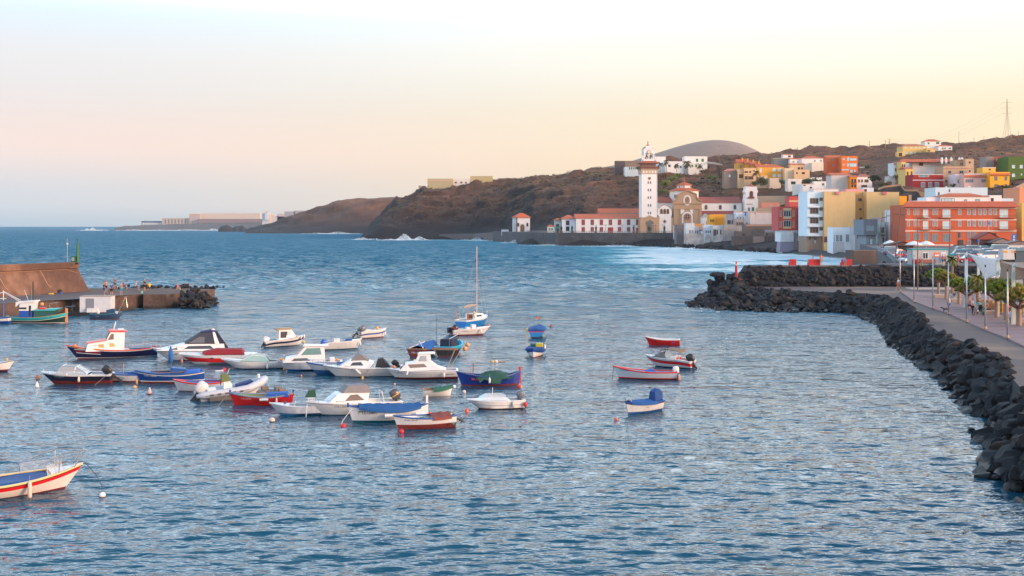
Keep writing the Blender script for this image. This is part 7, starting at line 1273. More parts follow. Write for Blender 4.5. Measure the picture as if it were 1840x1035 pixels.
def along(A,Bp,za,zb,dens,r0,r1,area=1,jit=.25):
 for(a0,a1,b0,b1)in zip(A[:-1],A[1:],Bp[:-1],Bp[1:]):
  w_=(math.dist(a0,a1)+math.dist(b0,b1))/2;hgt=max(2.5,math.dist(a0,b0));n_=max(1,int(w_*hgt*dens))
  for _ in range(n_):
   u,v=rnd.random(),rnd.random()**.85
   x=(a0[0]*(1-u)+a1[0]*u)*(1-v)+(b0[0]*(1-u)+b1[0]*u)*v;y=(a0[1]*(1-u)+a1[1]*u)*(1-v)+(b0[1]*(1-u)+b1[1]*u)*v
   r=r0+(r1-r0)*rnd.random()**2.6
   if v>.85:r*=.75
   spots.append((x,y,za+(zb-za)*v+r*rnd.uniform(-.2,.25),r,area))
along(W_,T_,-.15,ZP,1.35,.36,1.1,1);along(Wb[::-1]+W_[:2],Tb[::-1]+T_[:2],-.1,ZP+1,.7,.6,1.2,2)
Tm=[(p[0]*.75+q[0]*.25,p[1]*.75+q[1]*.25)for p,q in zip(T_,W_)]
wx0=38.5
along([(38,177.4),(50,177.4),(62,177.4),(75,177.4),(92,177.4)],[(38,180.8),(50,180.8),(62,180.8),(75,180.8),(92,180.8)],ZP,ZC-.05,3.4,.42,.85,3)
for _ in range(60):spots.append((rnd.uniform(32.5,39),rnd.uniform(176,185),rnd.uniform(1.2,4.3),rnd.uniform(.6,1.15),2))
for px,py,r in((1744,775,.42),(1780,804,.5),(1765,858,.45),(1776,845,1.0),(1800,838,1.2),(1822,880,.8),(1700,700,.5),(1583,592,.5)):
 x,y,_=WP(px,py);spots.append((x,y,.05,r,1))
for _ in range(130):
 u=rnd.random();x=-48.3+3.3*u**1.3;y=161+rnd.uniform(0,11);top=max(.1,2.4*(1-(x+48)/3.6));spots.append((x,y,rnd.uniform(-.1,top),rnd.uniform(.4,.85),4))
for _ in range(60):x=rnd.uniform(-63,-47);spots.append((x,182.5-abs(x+55)*.25+rnd.uniform(-5,2),ZQ+rnd.uniform(-.4,.35),rnd.uniform(.35,.75),4))
SHR=[WP(*p)[:2]for p in[(850,431.5),(900,433),(940,436.5),(1000,440),(1100,441.5),(1200,444),(1260,447.3),(1330,451),(1402,455)]]
for(a0,a1)in zip(SHR[:-1],SHR[1:]):
 for _ in range(int(math.dist(a0,a1)*1.2)):
  u=rnd.random();spots.append((a0[0]*(1-u)+a1[0]*u,a0[1]*(1-u)+a1[1]*u+rnd.uniform(-2,6),rnd.uniform(-.3,1.6),rnd.uniform(.8,2.3),5))
for _ in range(60):x=rnd.uniform(57,68);spots.append((x,rnd.uniform(184,200),rnd.uniform(2,5.6)*(.4 if x<60 else 1),rnd.uniform(.4,.9),6))
def sky_(p):
 px=CX+p[0]/p[1]*F;return-p[3]/p[1]if px<1870 and p[4]in(1,2,3,4)else 1
spots.sort(key=sky_)
LB={1:('dark basalt boulder piled along the curved inner bank of the breakwater','boulders along the breakwater bank'),2:('dark boulder heaped at the outer tip of the breakwater by the red beacon','boulders at the breakwater tip'),3:('dark boulder in the rock wall behind the gravel path','boulders in the path wall'),4:('brown-black rock tumbled at the end of the left quay','rocks at the quay end')}
for i,(x,y,z,r,a)in enumerate(spots[:298]):
 me,_j=rnd.choice([q for q in RVM if q[1]==rnd.choice((0,0,1,1,2))]or RVM)
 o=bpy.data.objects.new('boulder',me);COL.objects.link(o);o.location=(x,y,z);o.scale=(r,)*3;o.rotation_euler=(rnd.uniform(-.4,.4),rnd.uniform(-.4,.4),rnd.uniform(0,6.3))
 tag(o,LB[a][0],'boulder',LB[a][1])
rm=MB();J=[]
for(x,y,z,r,a)in spots[298:]:
 me,j=rnd.choice(RVM);M_=Matrix.Translation((x,y,z))@Matrix.Rotation(rnd.uniform(0,6.3),4,'Z')@Matrix.Rotation(rnd.uniform(-.5,.5),4,'X')@Matrix.Scale(r,4)
 rm.xf=M_;rm.add([tuple(v.co)for v in me.vertices],[tuple(p.vertices)for p in me.polygons],j)
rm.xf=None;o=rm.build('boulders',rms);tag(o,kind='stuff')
sw=NT('white_water');a=sw.noise(.8,4);sw.set(Base_Color=sw.mix(a,(.62,.74,.78),(.85,.88,.9)),Roughness=.7,Subsurface_Weight=0.0)
m=MB()
def spray(cx_,cy_,w_,hgt,n_,s_):
 for _ in range(n_):
  u=rnd.gauss(0,.33);hh_=hgt*math.exp(-(u*1.6)**2)*rnd.random()**1.3*(.55+.45*math.sin(u*9+cx_));x=cx_+u*w_;y=cy_+rnd.uniform(-3,3);r=s_*rnd.uniform(.35,1)*(1.15-hh_/hgt*.6)
  a_=[Vector((rnd.gauss(0,1),rnd.gauss(0,.5),rnd.gauss(0,1))).normalized()*r for _ in range(4)]
  m.add([(x+q.x,y+q.y,max(-.3,hh_+q.z))for q in a_],[(0,1,2),(0,2,3),(0,3,1),(1,3,2)])
for px,py,w_,h_,n_,s_ in((734,431.5,22,6.2,1500,.55),(722,431.8,30,1.6,400,.6),(655,430.5,20,2.4,260,.6),(858,432,18,3,500,.5),(872,433,16,1.6,200,.5),(922,437,12,3,500,.45),(1000,441,30,1.0,400,.35),(1110,442.5,40,1.1,500,.35),(1225,447,16,1.4,300,.35),(1290,449.5,30,.8,260,.3),(550,419.2,60,6,900,1.0),(490,417.5,40,5,400,1.0),(466,414.5,30,14,500,1.3),(600,420.3,60,4,500,1.0),(478,416,40,7,300,1.2),(1262,553,3,.35,60,.15),(1275,556.5,2,.3,40,.12)):
 x,y,_=WP(px,py);spray(x,y-2,w_,h_,n_,s_)
for px,w_,h_ in((166,30,11),(172,60,5),(260,110,4),(330,130,4),(393,60,7)):
 spray((px-CX)/F*3300,3290,w_,h_,320,1.8)
o=m.build('surf',[sw.m]);tag(o,kind='stuff')
scm=[leafm((.10,.11,.03)),leafm((.04,.032,.018)),leafm((.13,.085,.03))]
m=MB();zi={}
def ground(px,D):return terrain_z(px,D)
ggrid=interp_cols(TCOLS,pg,g)
def gz_(px,D):
 i=min(len(g)-2,max(0,int(np.searchsorted(g,D))-1));j=min(len(pg)-1,max(0,int(np.searchsorted(pg,px))-1));t_=(D-g[i])/(g[i+1]-g[i]);return float(Zn[i,j]*(1-t_)+Zn[i+1,j]*t_)
for _ in range(9500):
 px=rnd.uniform(700,1900);D=rnd.uniform(560,1290)
 if px<1100 and rnd.random()<.4:D=rnd.uniform(1000,1300)
 z=gz_(px,D)
 if z<17:continue
 x=(px-CX)/F*D;r=rnd.uniform(.5,1.7)*(.7 if px>1300 else 1);k=rnd.choice((0,1,1,2))
 for _q in range(4):
  c_=Vector((x+rnd.gauss(0,r*.7),D+rnd.gauss(0,r*.7),z+r*.25*rnd.random()));a_=[c_+Vector((rnd.gauss(0,1),rnd.gauss(0,1),abs(rnd.gauss(0,.7))))*r*.6 for _ in range(4)]
  m.add([tuple(v)for v in a_],[(0,1,2),(0,2,3),(0,3,1)],k)
o=m.build('scrub',scm);tag(o,kind='stuff')
def crown_mb(rx,rz,n_,leaf,seed,clumps=9,flat=1.0,spiky=False,low=-.3):
 r_=random.Random(seed);m=MB();cl=[]
 for _ in range(clumps):
  a=r_.uniform(0,6.3);u=r_.random()**.5;cl.append(Vector((rx*.72*u*math.cos(a),rx*.72*u*math.sin(a),rz*r_.uniform(low,.8)*(1-.5*u))))
 for i in range(n_):
  c_=cl[i%clumps];dv=Vector((r_.gauss(0,1),r_.gauss(0,1),r_.gauss(0,.8)*flat)).normalized();rr=rx*.42*r_.random()**.4;p=c_+Vector((dv.x*rr,dv.y*rr,dv.z*rr*flat))
  if spiky:d1=(dv+Vector((0,0,.35))).normalized()*leaf*2.2;d2=dv.cross(Vector((r_.random(),r_.random(),r_.random()))).normalized()*leaf*.22
  else:d1=Vector((r_.gauss(0,1),r_.gauss(0,1),r_.gauss(0,1))).normalized()*leaf;d2=d1 .cross(dv).normalized()*leaf*.6
  m.add([tuple(p-d2),tuple(p+d1),tuple(p+d2),tuple(p-d1*.4)],[(0,1,2),(0,2,3)])
 return m
def tree(name,label,px,py,D,hgt,rx,rz,col,seed,trunk=.25,n_=900,leaf=.5,group=None,flat=1.0,z=None,cat='tree',**k):
 x,y,zz_=XZ(px,py,D);t=thing(name,label,cat,(x,y,zz_ if z is None else z),rnd.uniform(0,6),group)
 m=MB();m.tube([(0,0,-2),(0,0,.2),(.06*hgt,0,hgt*.55),(0,.05*hgt,hgt)],[trunk,trunk*.9,trunk*.7,trunk*.4],7)
 for q in range(4):a=q*1.6+seed;m.tube([(.04*hgt,0,hgt*(.55+.08*q)),(rx*.5*math.cos(a),rx*.5*math.sin(a),hgt*(.8+.06*q))],[trunk*.45,trunk*.15],5)
 m.build('trunk',wood((.16,.1,.07)),t);c_=crown_mb(rx,rz,n_,leaf,seed,flat=flat,**k);o=c_.build('crown',leafm(col),t);o.location.z=hgt;return t
GRN=(.07,.12,.02)
for i,(px,py,D,r,lb)in enumerate(((1196,333,880,4.5,'large olive-green bush clump on the slope right of the bell tower'),(1207,323,900,4,'green bush higher up behind the bell tower, right of the large clump'),(1218,317,930,3.2,'small green bush below the hilltop palms'),(1190,345,850,3,'low green bush close beside the bell tower shaft'),(1204,346,845,2.6,'bright green bush at the foot of the slope clump'),(1274,319,905,3,'olive bush right of centre on the scrub ridge'),(1297,318,895,4,'broad olive bush left of the tan grey-brown house'),(1284,321,900,2.5,'small olive bush between the two ridge bushes'),(1371,328,835,5,'round dark green tree in front of the ochre block'),(1358,331,830,3,'small green bush left of the round dark green tree'),(1410,329,815,3.2,'green bush right under the ochre block'),(1465,332,752,4.6,'dense dark green tree behind the small roof-deck house'),(1452,329,756,3.2,'dark green tree left of the dense one on the slope'),(1477,337,748,3.2,'dark green shrub right of the dense tree'),(1590,335,600,3.2,'brown-green tree behind the retaining wall'),(1575,343,590,2.6,'yellow-green bush above the gold building'),(1600,322,640,2.6,'tall brown-green tree beside the pale grey cube'),(1614,318,630,2.2,'dark rounded tree against the narrow white house'),(1713,334,592,1.6,'small green shrub in front of the tan block'),(1700,291,900,5,'olive bush on the slope under the white ridge villa'),(1718,287,920,4.5,'second olive bush right of the one under the ridge villa'),(1812,345,545,3.2,'dark shrub on the bank below the amber cube'),(1828,352,520,3.4,'dark shrub on the bank at the right edge'),(1560,302.5,900,3,'garden shrub by the long bungalow'),(1592,304,890,3.4,'broad garden shrub at the right of the long bungalow'),(1272,307,985,2.8,'reddish shrub beside the white farmhouse'),(1262,309,980,3,'dark green shrub below the farmhouse palms'))):
 tree('bush',lb,px,py+2,D,r*.35,r*1.3,r*.8,(.16,.05,.03)if 'reddish' in lb else(.12,.085,.03)if 'brown' in lb else(.15,.20,.03)if i<8 else(.035,.07,.015),i+3,trunk=.12,n_=420,leaf=r*.17,cat='bush')
tree('pine_tree','dark conifer with layered branches in mid slope right of the orange front',1570,343,655,7.0,4.0,3.4,(.03,.045,.02),91,n_=1300,leaf=.5,trunk=.25,flat=.55)
def palm(label,px,py,D,hgt,fr=2.4,z=None,nf=26,col=(.10,.12,.03),name='palm_tree',tr=.22,seed=1,group=None):
 r_=random.Random(seed);x,y,zz_=XZ(px,py,D);t=thing(name,label,'palm tree',(x,y,zz_ if z is None else z),0,group)
 m=MB();m.tube([(0,0,-1),(0,0,hgt*.5),(.1,0,hgt)],[tr*1.2,tr,tr*.9],8);
 if D<200:
  for k in range(int(hgt/.25)):m.lathe([(tr*1.15,0),(tr*1.22,.05),(tr,.12)],(0,0,k*.25),8)
 m.build('trunk',wood((.26,.15,.09)),t);c_=MB()
 for k in range(nf):
  a=r_.uniform(0,6.3);el=r_.uniform(-.9,1.3);L_=fr*r_.uniform(.8,1.1);P=[]
  for q in range(6):u=q/5;P.append(Vector((math.cos(a)*L_*u*math.cos(el*(1-.5*u)),math.sin(a)*L_*u*math.cos(el*(1-.5*u)),L_*(math.sin(el)*u-.55*u*u))))
  for q in range(5):
   s_=Vector((-math.sin(a),math.cos(a),0));w0,w1=fr*.16*math.sin(math.pi*(q+.3)/5.5),fr*.16*math.sin(math.pi*(q+1.3)/6)
   for sd in(1,-1):c_.add([tuple(P[q]),tuple(P[q+1]),tuple(P[q+1]+s_*w1*sd-Vector((0,0,w1*.6))),tuple(P[q]+s_*w0*sd-Vector((0,0,w0*.6)))],[(0,1,2,3)])
 o=c_.build('crown',leafm(col),t);o.location.z=hgt;return t
for i,(px,D,h_,f_,lb)in enumerate(((1186,985,6.5,3.2,'palm tree directly right of the bell tower on the hilltop, first of five'),(1197.5,985,9,3.4,'second palm from the bell tower, tallest trunk on the hilltop'),(1216,980,6,3.2,'third palm from the bell tower, ragged and narrow'),(1235,978,8,4.4,'fourth palm from the bell tower, widest bushy crown'),(1257.5,975,6,3.6,'fifth palm from the bell tower, in front of the tall farmhouse block'))):
 palm(lb,px,308,D,h_,f_,seed=i+5,nf=34 if i==3 else 24,col=(.09,.085,.03))
palm('lone palm tree in front of the peach houses on the slope',1358.5,322,845,5.5,3.4,seed=17,col=(.1,.085,.03))
D_=lambda px,py,z:WP(px,py,z)
A=(-110,152);Bw=(WP(160,523,ZQ)[0],WP(160,523,ZQ)[1]);t=thing('quay_wall','tall sloping brown concrete storm wall with a thick lip standing on the left quay','wall',(Bw[0],Bw[1],ZQ),math.atan2(Bw[1]-157,Bw[0]+72.2))
hw_=H-(471-HY)/F*Bw[1]-ZQ
m=MB();pr=lambda k:[(-.1-k*.0,0),(1.35,hw_-.95),(1.05,hw_-.9),(1.0,hw_),(3.2,hw_),(3.4,0)]
m.loft([[(-46,y,z)for y,z in pr(0)],[(-1.0+0*z,y,z)if z>1 else(0,y,z)for y,z in pr(0)]]);m.build('wall',rockm((.03,.016,.014),(.13,.065,.047),(.42,.23,.145),.34,.6),t)
for xx in(-7.2,-14.5):tubes(t,'conduit',[[(xx-.6,1.3,hw_-1.1),(xx,.45,1.4),(xx+.4,.3,.9)]],.05,wallm((.45,.28,.18)))
tubes(t,'conduit',[[(-20,1.28,hw_-1.1),(-3,1.28,hw_-1.05),(-1.6,.9,hw_-1.6)]],.04,wallm((.35,.2,.14)))
def on(px,py,D):return XZ(px,py,D)
GR=paint((.01,.13,.04),.4,.1)
x,y,z=on(139.5,470,171.5);o=thing('harbour_beacon','slim dark green harbour beacon column on top of the quay storm wall','beacon',(x,y,z));m=MB();m.lathe([(.24,-.4),(.24,.1),(.2,.1),(.17,2.7),(.1,2.75),(.1,3.2),(.05,3.25),(.05,3.5)],(0,0,0),10);m.build('column',GR,o);MB().box(-.95,-.25,-.25,.25,-.2,.85).build('control_box',GR,o);MB().box(-.85,-.4,-.3,-.25,.1,.65).build('box_panel',metal(),o);MB().lathe([(.07,3.25),(.09,3.3),(.09,3.5),(.02,3.6)],(0,0,0),8).build('lamp',glass((.02,.1,.04)),o)
x,y,z=on(121,471,170.5);o=thing('antenna_mast','thin grey antenna mast on the quay storm wall left of the green beacon','mast',(x,y,z));m=MB();m.tube([(0,0,-.3),(0,0,2.6),(0,0,3.7)],[.05,.04,.02],6);m.build('pole',metal((.5,.4,.38)),o);MB().box(-.1,.1,-.1,.1,2.7,2.95).build('head',paint(CREAM),o)
m=MB();
x,y,_=on(137,475,169);o=MB().tube([(0,0,0),(.5,0,.1)],.16,6).build('flood_lamp',paint(BLACK),loc=on(135,474,168.6));tag(o,'small black floodlight under the lip of the storm wall','lamp')
def put(px,py,z=ZQ):return WP(px,py,z)
for(px,py,w_,h_,c,lb,nm)in((107,526.5,.6,.55,(.03,.03,.03),'black crate leaning at the foot of the storm wall','crate'),(109,528,.3,.22,(.02,.12,.5),'small blue bag below the black crate','bag'),(92,529,.6,.22,(.6,.4,.05),'yellow and dark heap of gear at the foot of the storm wall','gear_heap'),(120,524,.7,.5,(.02,.16,.35),'light blue fish box stack beside the black crate','crate')):
 x,y,z=put(px,py);t=thing(nm,lb,nm.replace('_',' '),(x,y,z));MB().loft([[(-w_/2,-.2,0),(w_/2,-.2,0),(w_/2,.2,0),(-w_/2,.2,0)],[(-w_/2*.9,-.18,h_*.8),(w_/2*.9,-.2,h_),(w_/2*.85,.2,h_),(-w_/2,.2,h_*.85)]]).build('body',paint(c,.6,.2),t);MB().box(-w_/2,w_/2,-.23,-.2,h_*.5,h_*.65).build('rim',paint(dk(c,1.6),.6),t)
o=tubes(None,'mooring_post',[[(0,0,0),(0,0,2.6)]],.1,wood((.06,.05,.04)));o.location=put(59.5,541);tag(o,'dark wooden post on the quay behind the green fishing boat','post')
x,y,z=put(255,527.5);o=MB().lathe([(.14,0),(.14,.3),(.05,.36),(.03,.5)],(0,0,0),8).build('gas_bottle',paint((.2,.5,.42)),loc=(x,y,z));tag(o,'small pale green bottle standing at the quay edge','bottle')
REDP=paint((.48,.012,.018),.5,.2)
x,y,z=WP(1322.5,508,ZP+.5);y=178.6;x=(1323-CX)/F*y;o=thing('harbour_beacon','bright red harbour beacon column at the tip of the right breakwater','beacon',(x,y,H-(507-HY)/F*y))
m=MB();m.lathe([(.26,-.6),(.26,.2),(.22,.2),(.2,2.65),(.12,2.7)],(0,0,0),12);m.build('column',REDP,o);MB().lathe([(.13,2.68),(.14,2.9),(.1,2.95)],(0,0,0),10).build('lamp_glass',paint((.75,.6,.4)),o);MB().lathe([(.12,2.92),(.12,3.2),(.04,3.32)],(0,0,0),10).build('lamp',REDP,o);MB().box(.28,.85,-.2,.3,-.5,.55).build('control_box',REDP,o);MB().box(-.6,1.0,-.6,.6,-1.5,-.5).build('plinth',wallm((.2,.16,.14),.4),o)
def bench(label,px,py,z,w_=1.7,D=None,rz=0,back=1.0):
 x,y,_=WP(px,py,z)if D is None else((px-CX)/F*D,D,0);o=thing('block_bench',label,'bench',(x,y,z),rz)
 MB().box(-w_/2,w_/2,-.05,.22,0,back).build('backrest',REDP,o);MB().box(-w_/2,w_/2,.22,.85,0,.48).build('seat',REDP,o);MB().box(-.03,.03,-.08,-.05,.1,back-.1).build('joint',paint((.2,.01,.01)),o);MB().box(-w_/2,w_/2,-.09,.9,-.1,-.0).build('foot',wallm((.12,.1,.1)),o)
bench('narrow red block bench on the rock mound, leftmost of the three facing the surf',1425,0,ZC+.06,1.05,182);bench('wide red block bench in the middle of the rock mound beside a standing man',1463.5,0,ZC+.06,1.9,182);bench('red block bench at the right of the mound with a seated person in blue',1521.5,0,ZC+.06,1.7,182);bench('big red block bench at the foot of the rock wall by the gravel path',1593,514,ZP,1.75);bench('dark red block bench beside the container office',1644.5,0,ZC+.06,.9,181.6)
B('stone_hut','hut','square dark brown stone hut at the seaward corner of the car park',1535,1577,450,478,189,(.12,.085,.07),None,dirt=.6,depth=5,skirt=4,parapet=False)
D=181.6;s=D/F;x,y,z=XZ(1672,475.5,D);z=ZC+.07;t=thing('container_office','grey portable container office with teal trim, a window, red-orange notice and white door','portable cabin',(x,y,z))
MB().box(-2.95,2.95,0,2.4,.12,2.5).build('wall',paint((.42,.43,.45),.5,.12),t);TL=paint((.01,.25,.27),.5)
MB().box(-3.05,3.05,-.06,2.46,2.5,2.72).build('roof_trim',TL,t);MB().box(-3.05,3.05,-.06,2.46,-.05,.13).build('base_trim',TL,t)
for xx in(-3.05,2.93):MB().box(xx,xx+.12,-.05,.1,.13,2.5).build('corner_trim',TL,t)
window(t,.85,1.0,-.85,1.55,'w','k');MB().box(1.65,2.55,-.05,0,.15,2.15).build('door',paint((.62,.66,.7)),t)
sg=MB().box(.6,1.45,-.05,0,1.35,2.1).build('notice',paint((.75,.2,.1)),t);MB().box(.68,1.37,-.07,-.05,1.5,1.75).build('notice_panel',paint((.8,.75,.72)),sg)
m=MB();m.box(-2.1,.5,-.5,-.2,.45,.55);m.box(-2.1,.5,-.2,-.15,.55,.95);m.box(-1.9,-1.8,-.5,-.2,0,.45);m.box(.2,.3,-.5,-.2,0,.45);o=m.build('park_bench',wood((.3,.1,.07)),loc=(x+.2,y,z));tag(o,'long brown wooden bench against the container office','bench')
def gable_hut(label,px,D,w_,h_,rh,c,rc_,nm='kiosk',z=ZC+.06,dp=4,fr=None,c2=None):
 x=(px-CX)/F*D;t=thing(nm,label,nm,(x,D,z));MB().box(-w_/2,w_/2,0,dp,0,h_).build('wall',paint(c,.7,.2),t)
 m=MB();
 for dz in(0,-.18):m.add([(-w_/2-.5,-.5,h_+dz),(0,-.5,h_+rh+dz),(w_/2+.5,-.5,h_+dz),(-w_/2-.5,dp+.5,h_+dz),(0,dp+.5,h_+rh+dz),(w_/2+.5,dp+.5,h_+dz)],[(0,1,4,3),(1,2,5,4)])
 m.add([(-w_/2-.5,-.45,h_-.18),(0,-.45,h_+rh-.18),(w_/2+.5,-.45,h_-.18)],[(0,1,2)]);m.build('roof',tiles(rc_),t)
 if c2:MB().box(-w_/2+.2,w_/2-1.5,-.05,0,h_*.3,h_*.85).build('shutter',paint(c2),t)
 return t
gable_hut('brown gabled kiosk with a red roof edge in front of the orange building',1776,300,6,3,1.9,(.11,.04,.035),(.35,.07,.05));gable_hut('grey roofed kiosk with a green shutter next to the brown gabled kiosk',1800,297,5.2,2.1,1.2,(.05,.05,.05),(.28,.24,.22),c2=(.02,.2,.03));t=gable_hut('white low shed with graffiti at the right edge of the car park',1832,286,6.5,2.0,.7,(.62,.62,.64),(.3,.22,.22),nm='shed');tubes(t,'graffiti',[[(-.2,-.04,.5),(.3,-.04,1.0),(.5,-.04,.6),(.9,-.04,1.1),(1.2,-.04,.6),(1.8,-.04,1.0)]],.07,paint(BLACK));gable_hut('low brown thatched bar shelter behind the red car',1622,262,5.6,2.0,.8,(.035,.025,.025),(.14,.06,.05),nm='bar_shelter')
x=(1822-CX)/F*330;t=thing('sign_board','tall blue banner sign with white lettering at the right end of the orange building','sign',(x,330,ZC));MB().box(-.75,.75,0,.1,1.6,4.2).build('panel',paint((.01,.12,.42)),t);MB().box(-.06,.06,.1,.2,0,4).build('post',metal(),t);m=MB();m.box(-.2,-.05,-.03,0,2.9,3.8);m.box(.05,.2,-.03,0,2.9,3.8);m.box(-.3,.3,-.028,0,2.3,2.6);m.build('lettering',paint(WHITE),t)
for px,D,hh_,lb in((1758.5,280,3.0,'small square blue road sign left of the brown gabled kiosk'),(1776.5,320,7.5,'small blue wheelchair parking sign above the brown gabled kiosk')):
 t=thing('road_sign',lb,'sign',((px-CX)/F*D,D,ZC));MB().box(-.3,.3,0,.04,hh_-.55,hh_+.1).build('panel',paint((.01,.12,.5)),t);MB().tube([(0,.06,0),(0,.06,hh_)],.04,6).build('post',metal(),t)
for px,D,w_,lb in((1642,255,3.4,'white cafe parasol, left of the pair in front of the orange building'),(1664,258,3.4,'white cafe parasol, right of the pair in front of the orange building'),(1599,270,3.0,'white cafe parasol left of the thatched bar shelter')):
 t=thing('parasol',lb,'parasol',((px-CX)/F*D,D,ZC+.05));m=MB();m.lathe([(w_/2*1.15,2.1),(w_/2*1.15,2.25),(w_*.3,2.75),(.05,3.05)],(0,0,0),8);m.build('canopy',cloth((.75,.76,.78),.7),t);MB().tube([(0,0,0),(0,0,2.9)],.05,6).build('pole',metal(),t)
P=[(97.5,297),(84,250),(66.8,194)];o=thing('guard_rail','slatted grey metal guard railing along the ramp at the car park edge','railing',(0,0,0));m=MB()
for(a,b)in zip(P[:-1],P[1:]):
 n_=int(math.dist(a,b)/.45)
 for k in range(n_):u=k/n_;x_,y_=a[0]+(b[0]-a[0])*u,a[1]+(b[1]-a[1])*u;m.box(x_-.03,x_+.03,y_-.03,y_+.03,ZC,ZC+1.1)
m.build('balusters',paint((.16,.19,.22)),o);tubes(o,'top_rail',[[(x_,y_,ZC+1.12)for x_,y_ in P]],.06,paint((.3,.33,.37)))
PM=metal((.50,.54,.58),.4,.6)
for i,(px,py,pt_,lb)in enumerate(((1617.5,523,452,'pale lamp pole with a round hoop at the far left end of the promenade kerb'),(1642.5,542,461,'second promenade kerb pole from the far end'),(1676.3,554,464,'third promenade kerb pole, in front of the first dragon tree'),(1704,564,471,'fourth promenade kerb pole, in front of the dog walker'),(1737,578,466,'fifth promenade kerb pole, left of the stroller'),(1770.5,591,480,'sixth promenade kerb pole with a black tip, right of the stroller'),(1810.5,607,488,'nearest promenade kerb pole, left of the thick tree trunk'))):
 x,y,z=WP(px,py,ZP+.13);hh_=(py-pt_)/F*y;t=thing('flag_pole',lb,'pole',(x,y,z));MB().tube([(0,0,-.1),(0,0,hh_*.5),(0,0,hh_)],[.085,.07,.05],8).build('shaft',PM,t,smooth=True);MB().lathe([(.17,0),(.17,.05),(.1,.25)],(0,0,0),8).build('base',paint((.35,.2,.12)),t)
 MB().lathe([(.05,0),(.07,.05),(.06,.2),(.02,.25)],(0,0,hh_),6).build('cap',paint(BLACK if i>2 else(.3,.2,.15)),t)
 if i==0:MB().tube([(.35*math.cos(a),0,hh_-.3+.35*math.sin(a))for a in[k*math.pi/6 for k in range(-6,5)]],.035,5).build('hoop',PM,t)
for px,py,pt_,D,lb,c in((1649,521,390,168,'tall brown street lamp with a double arm in front of the container office',(.16,.11,.05)),(1706.5,0,392,205,'tall thin dark lamp post right of the container office',(.08,.08,.1))):
 z=ZP+.1 if D<170 else ZC;x=(px-CX)/F*D;zt=H-(pt_-HY)/F*D;t=thing('street_lamp',lb,'street lamp',(x,D,z));MB().tube([(0,0,0),(0,0,zt-z)],[.11,.06],7).build('post',paint(c,.5),t)
 if D<170:MB().tube([(-.1,0,zt-z-.05),(1.7,0,zt-z+.02)],.04,5).build('arm',paint(c),t);MB().loft([[(.9,-.15,zt-z-.05),(1.9,-.1,zt-z-.18),(1.9,.1,zt-z-.18),(.9,.15,zt-z-.05)],[(.9,-.15,zt-z+.08),(1.9,-.1,zt-z-.1),(1.9,.1,zt-z-.1),(.9,.15,zt-z+.08)]]).build('lamp_head',paint((.5,.5,.5)),t)
for i,(pb,yb_,pt_,yt_)in enumerate(((1583,449,1585.5,381),(1593.5,449,1593,378),(1606.5,452,1605.5,374.5),(1608,468,1619,373))):
 D=300 if i<3 else 200;z0=H-(yb_-HY)/F*D if i==3 else ZC;x=(pb-CX)/F*D;x1=(pt_+(6 if i<3 else 0)-CX)/F*D;zt=H-(yt_-HY)/F*D
 t=thing('leaning_lamp',('first','second','third','fourth')[i]+' from the left of the four tall leaning lamp masts before the gold building','street lamp',(x-(.8 if i<3 else 0),D,z0));MB().tube([(0,0,0),(x1-x,0,zt-z0)],[.14 if i<3 else.1,.06],6).build('mast',paint((.06,.05,.06)),t);k=.86;MB().tube([((x1-x)*k,0,(zt-z0)*k),((x1-x)*k+1.3*D/300,0,(zt-z0)*k+.05)],.09*D/300,5).build('lamp_arm',paint((.05,.05,.05)),t)
PT=paint((.42,.50,.50),.5,.1);posts=[(1736,452,130),(1758,458,150),(1792,463,118),(1821,473,108),(1858,476,104)]
for i,(px,pt_,D)in enumerate(posts):
 x=(px-CX)/F*D;zt=H-(pt_-HY)/F*D;z=ZP+.12;t=thing('sail_post',('leftmost thick pale green post of the shade sails','second pale green post, behind the white sail','third pale green post at the tip of the white sail','fourth pale green post holding the brown sail','pale green sail post beyond the right edge')[i],'post',(x,D,z));MB().loft([[(-.2,-.12,0),(.2,-.12,0),(.2,.12,0),(-.2,.12,0)],[(-.13,-.08,zt-z-.3),(.13,-.08,zt-z),(.13,.08,zt-z),(-.13,.08,zt-z-.3)]]).build('shaft',PT,t);MB().box(-.3,.3,-.22,.22,-.02,.06).build('base_plate',PM,t)
def sail(label,C4,c,sag=.35,n_=14):
 C4=[Vector(XZ(*c_))for c_ in C4];o_=C4[0].copy();m=MB();rows=[]
 for i in range(n_+1):
  u=i/n_;row=[]
  for j in range(n_+1):
   v=j/n_;uu=u;vv=v;bu=.5+(u-.5)*(1-.13*math.sin(math.pi*v));bv=.5+(v-.5)*(1-.13*math.sin(math.pi*u))
   p=(C4[0]*(1-bu)+C4[1]*bu)*(1-bv)+(C4[3]*(1-bu)+C4[2]*bu)*bv-o_;p.z-=sag*math.sin(math.pi*u)*math.sin(math.pi*v);row.append(tuple(p))
  rows.append(row)
 m.loft(rows,close=False);o=m.build('shade_sail',c,smooth=True,loc=tuple(o_));sm=o.modifiers.new('thick','SOLIDIFY');sm.thickness=.02;tag(o,label,'shade sail')
sail('white curved shade sail stretched between pale green posts over the promenade',[(1740,455,131),(1798,465,118),(1803,493,117),(1771,505,126)],cloth((.80,.78,.78),.6),.1)
sail('brown tensioned shade sail right of the white one',[(1796,466,118),(1866,484,104),(1868,498,104),(1791,510,118)],cloth((.27,.155,.10),.7),.2);sail('tan shade sail at the far right above the dragon trees',[(1797,471,116),(1880,470,100),(1880,492,100),(1822,478,108)],cloth((.42,.27,.19),.7),.1)
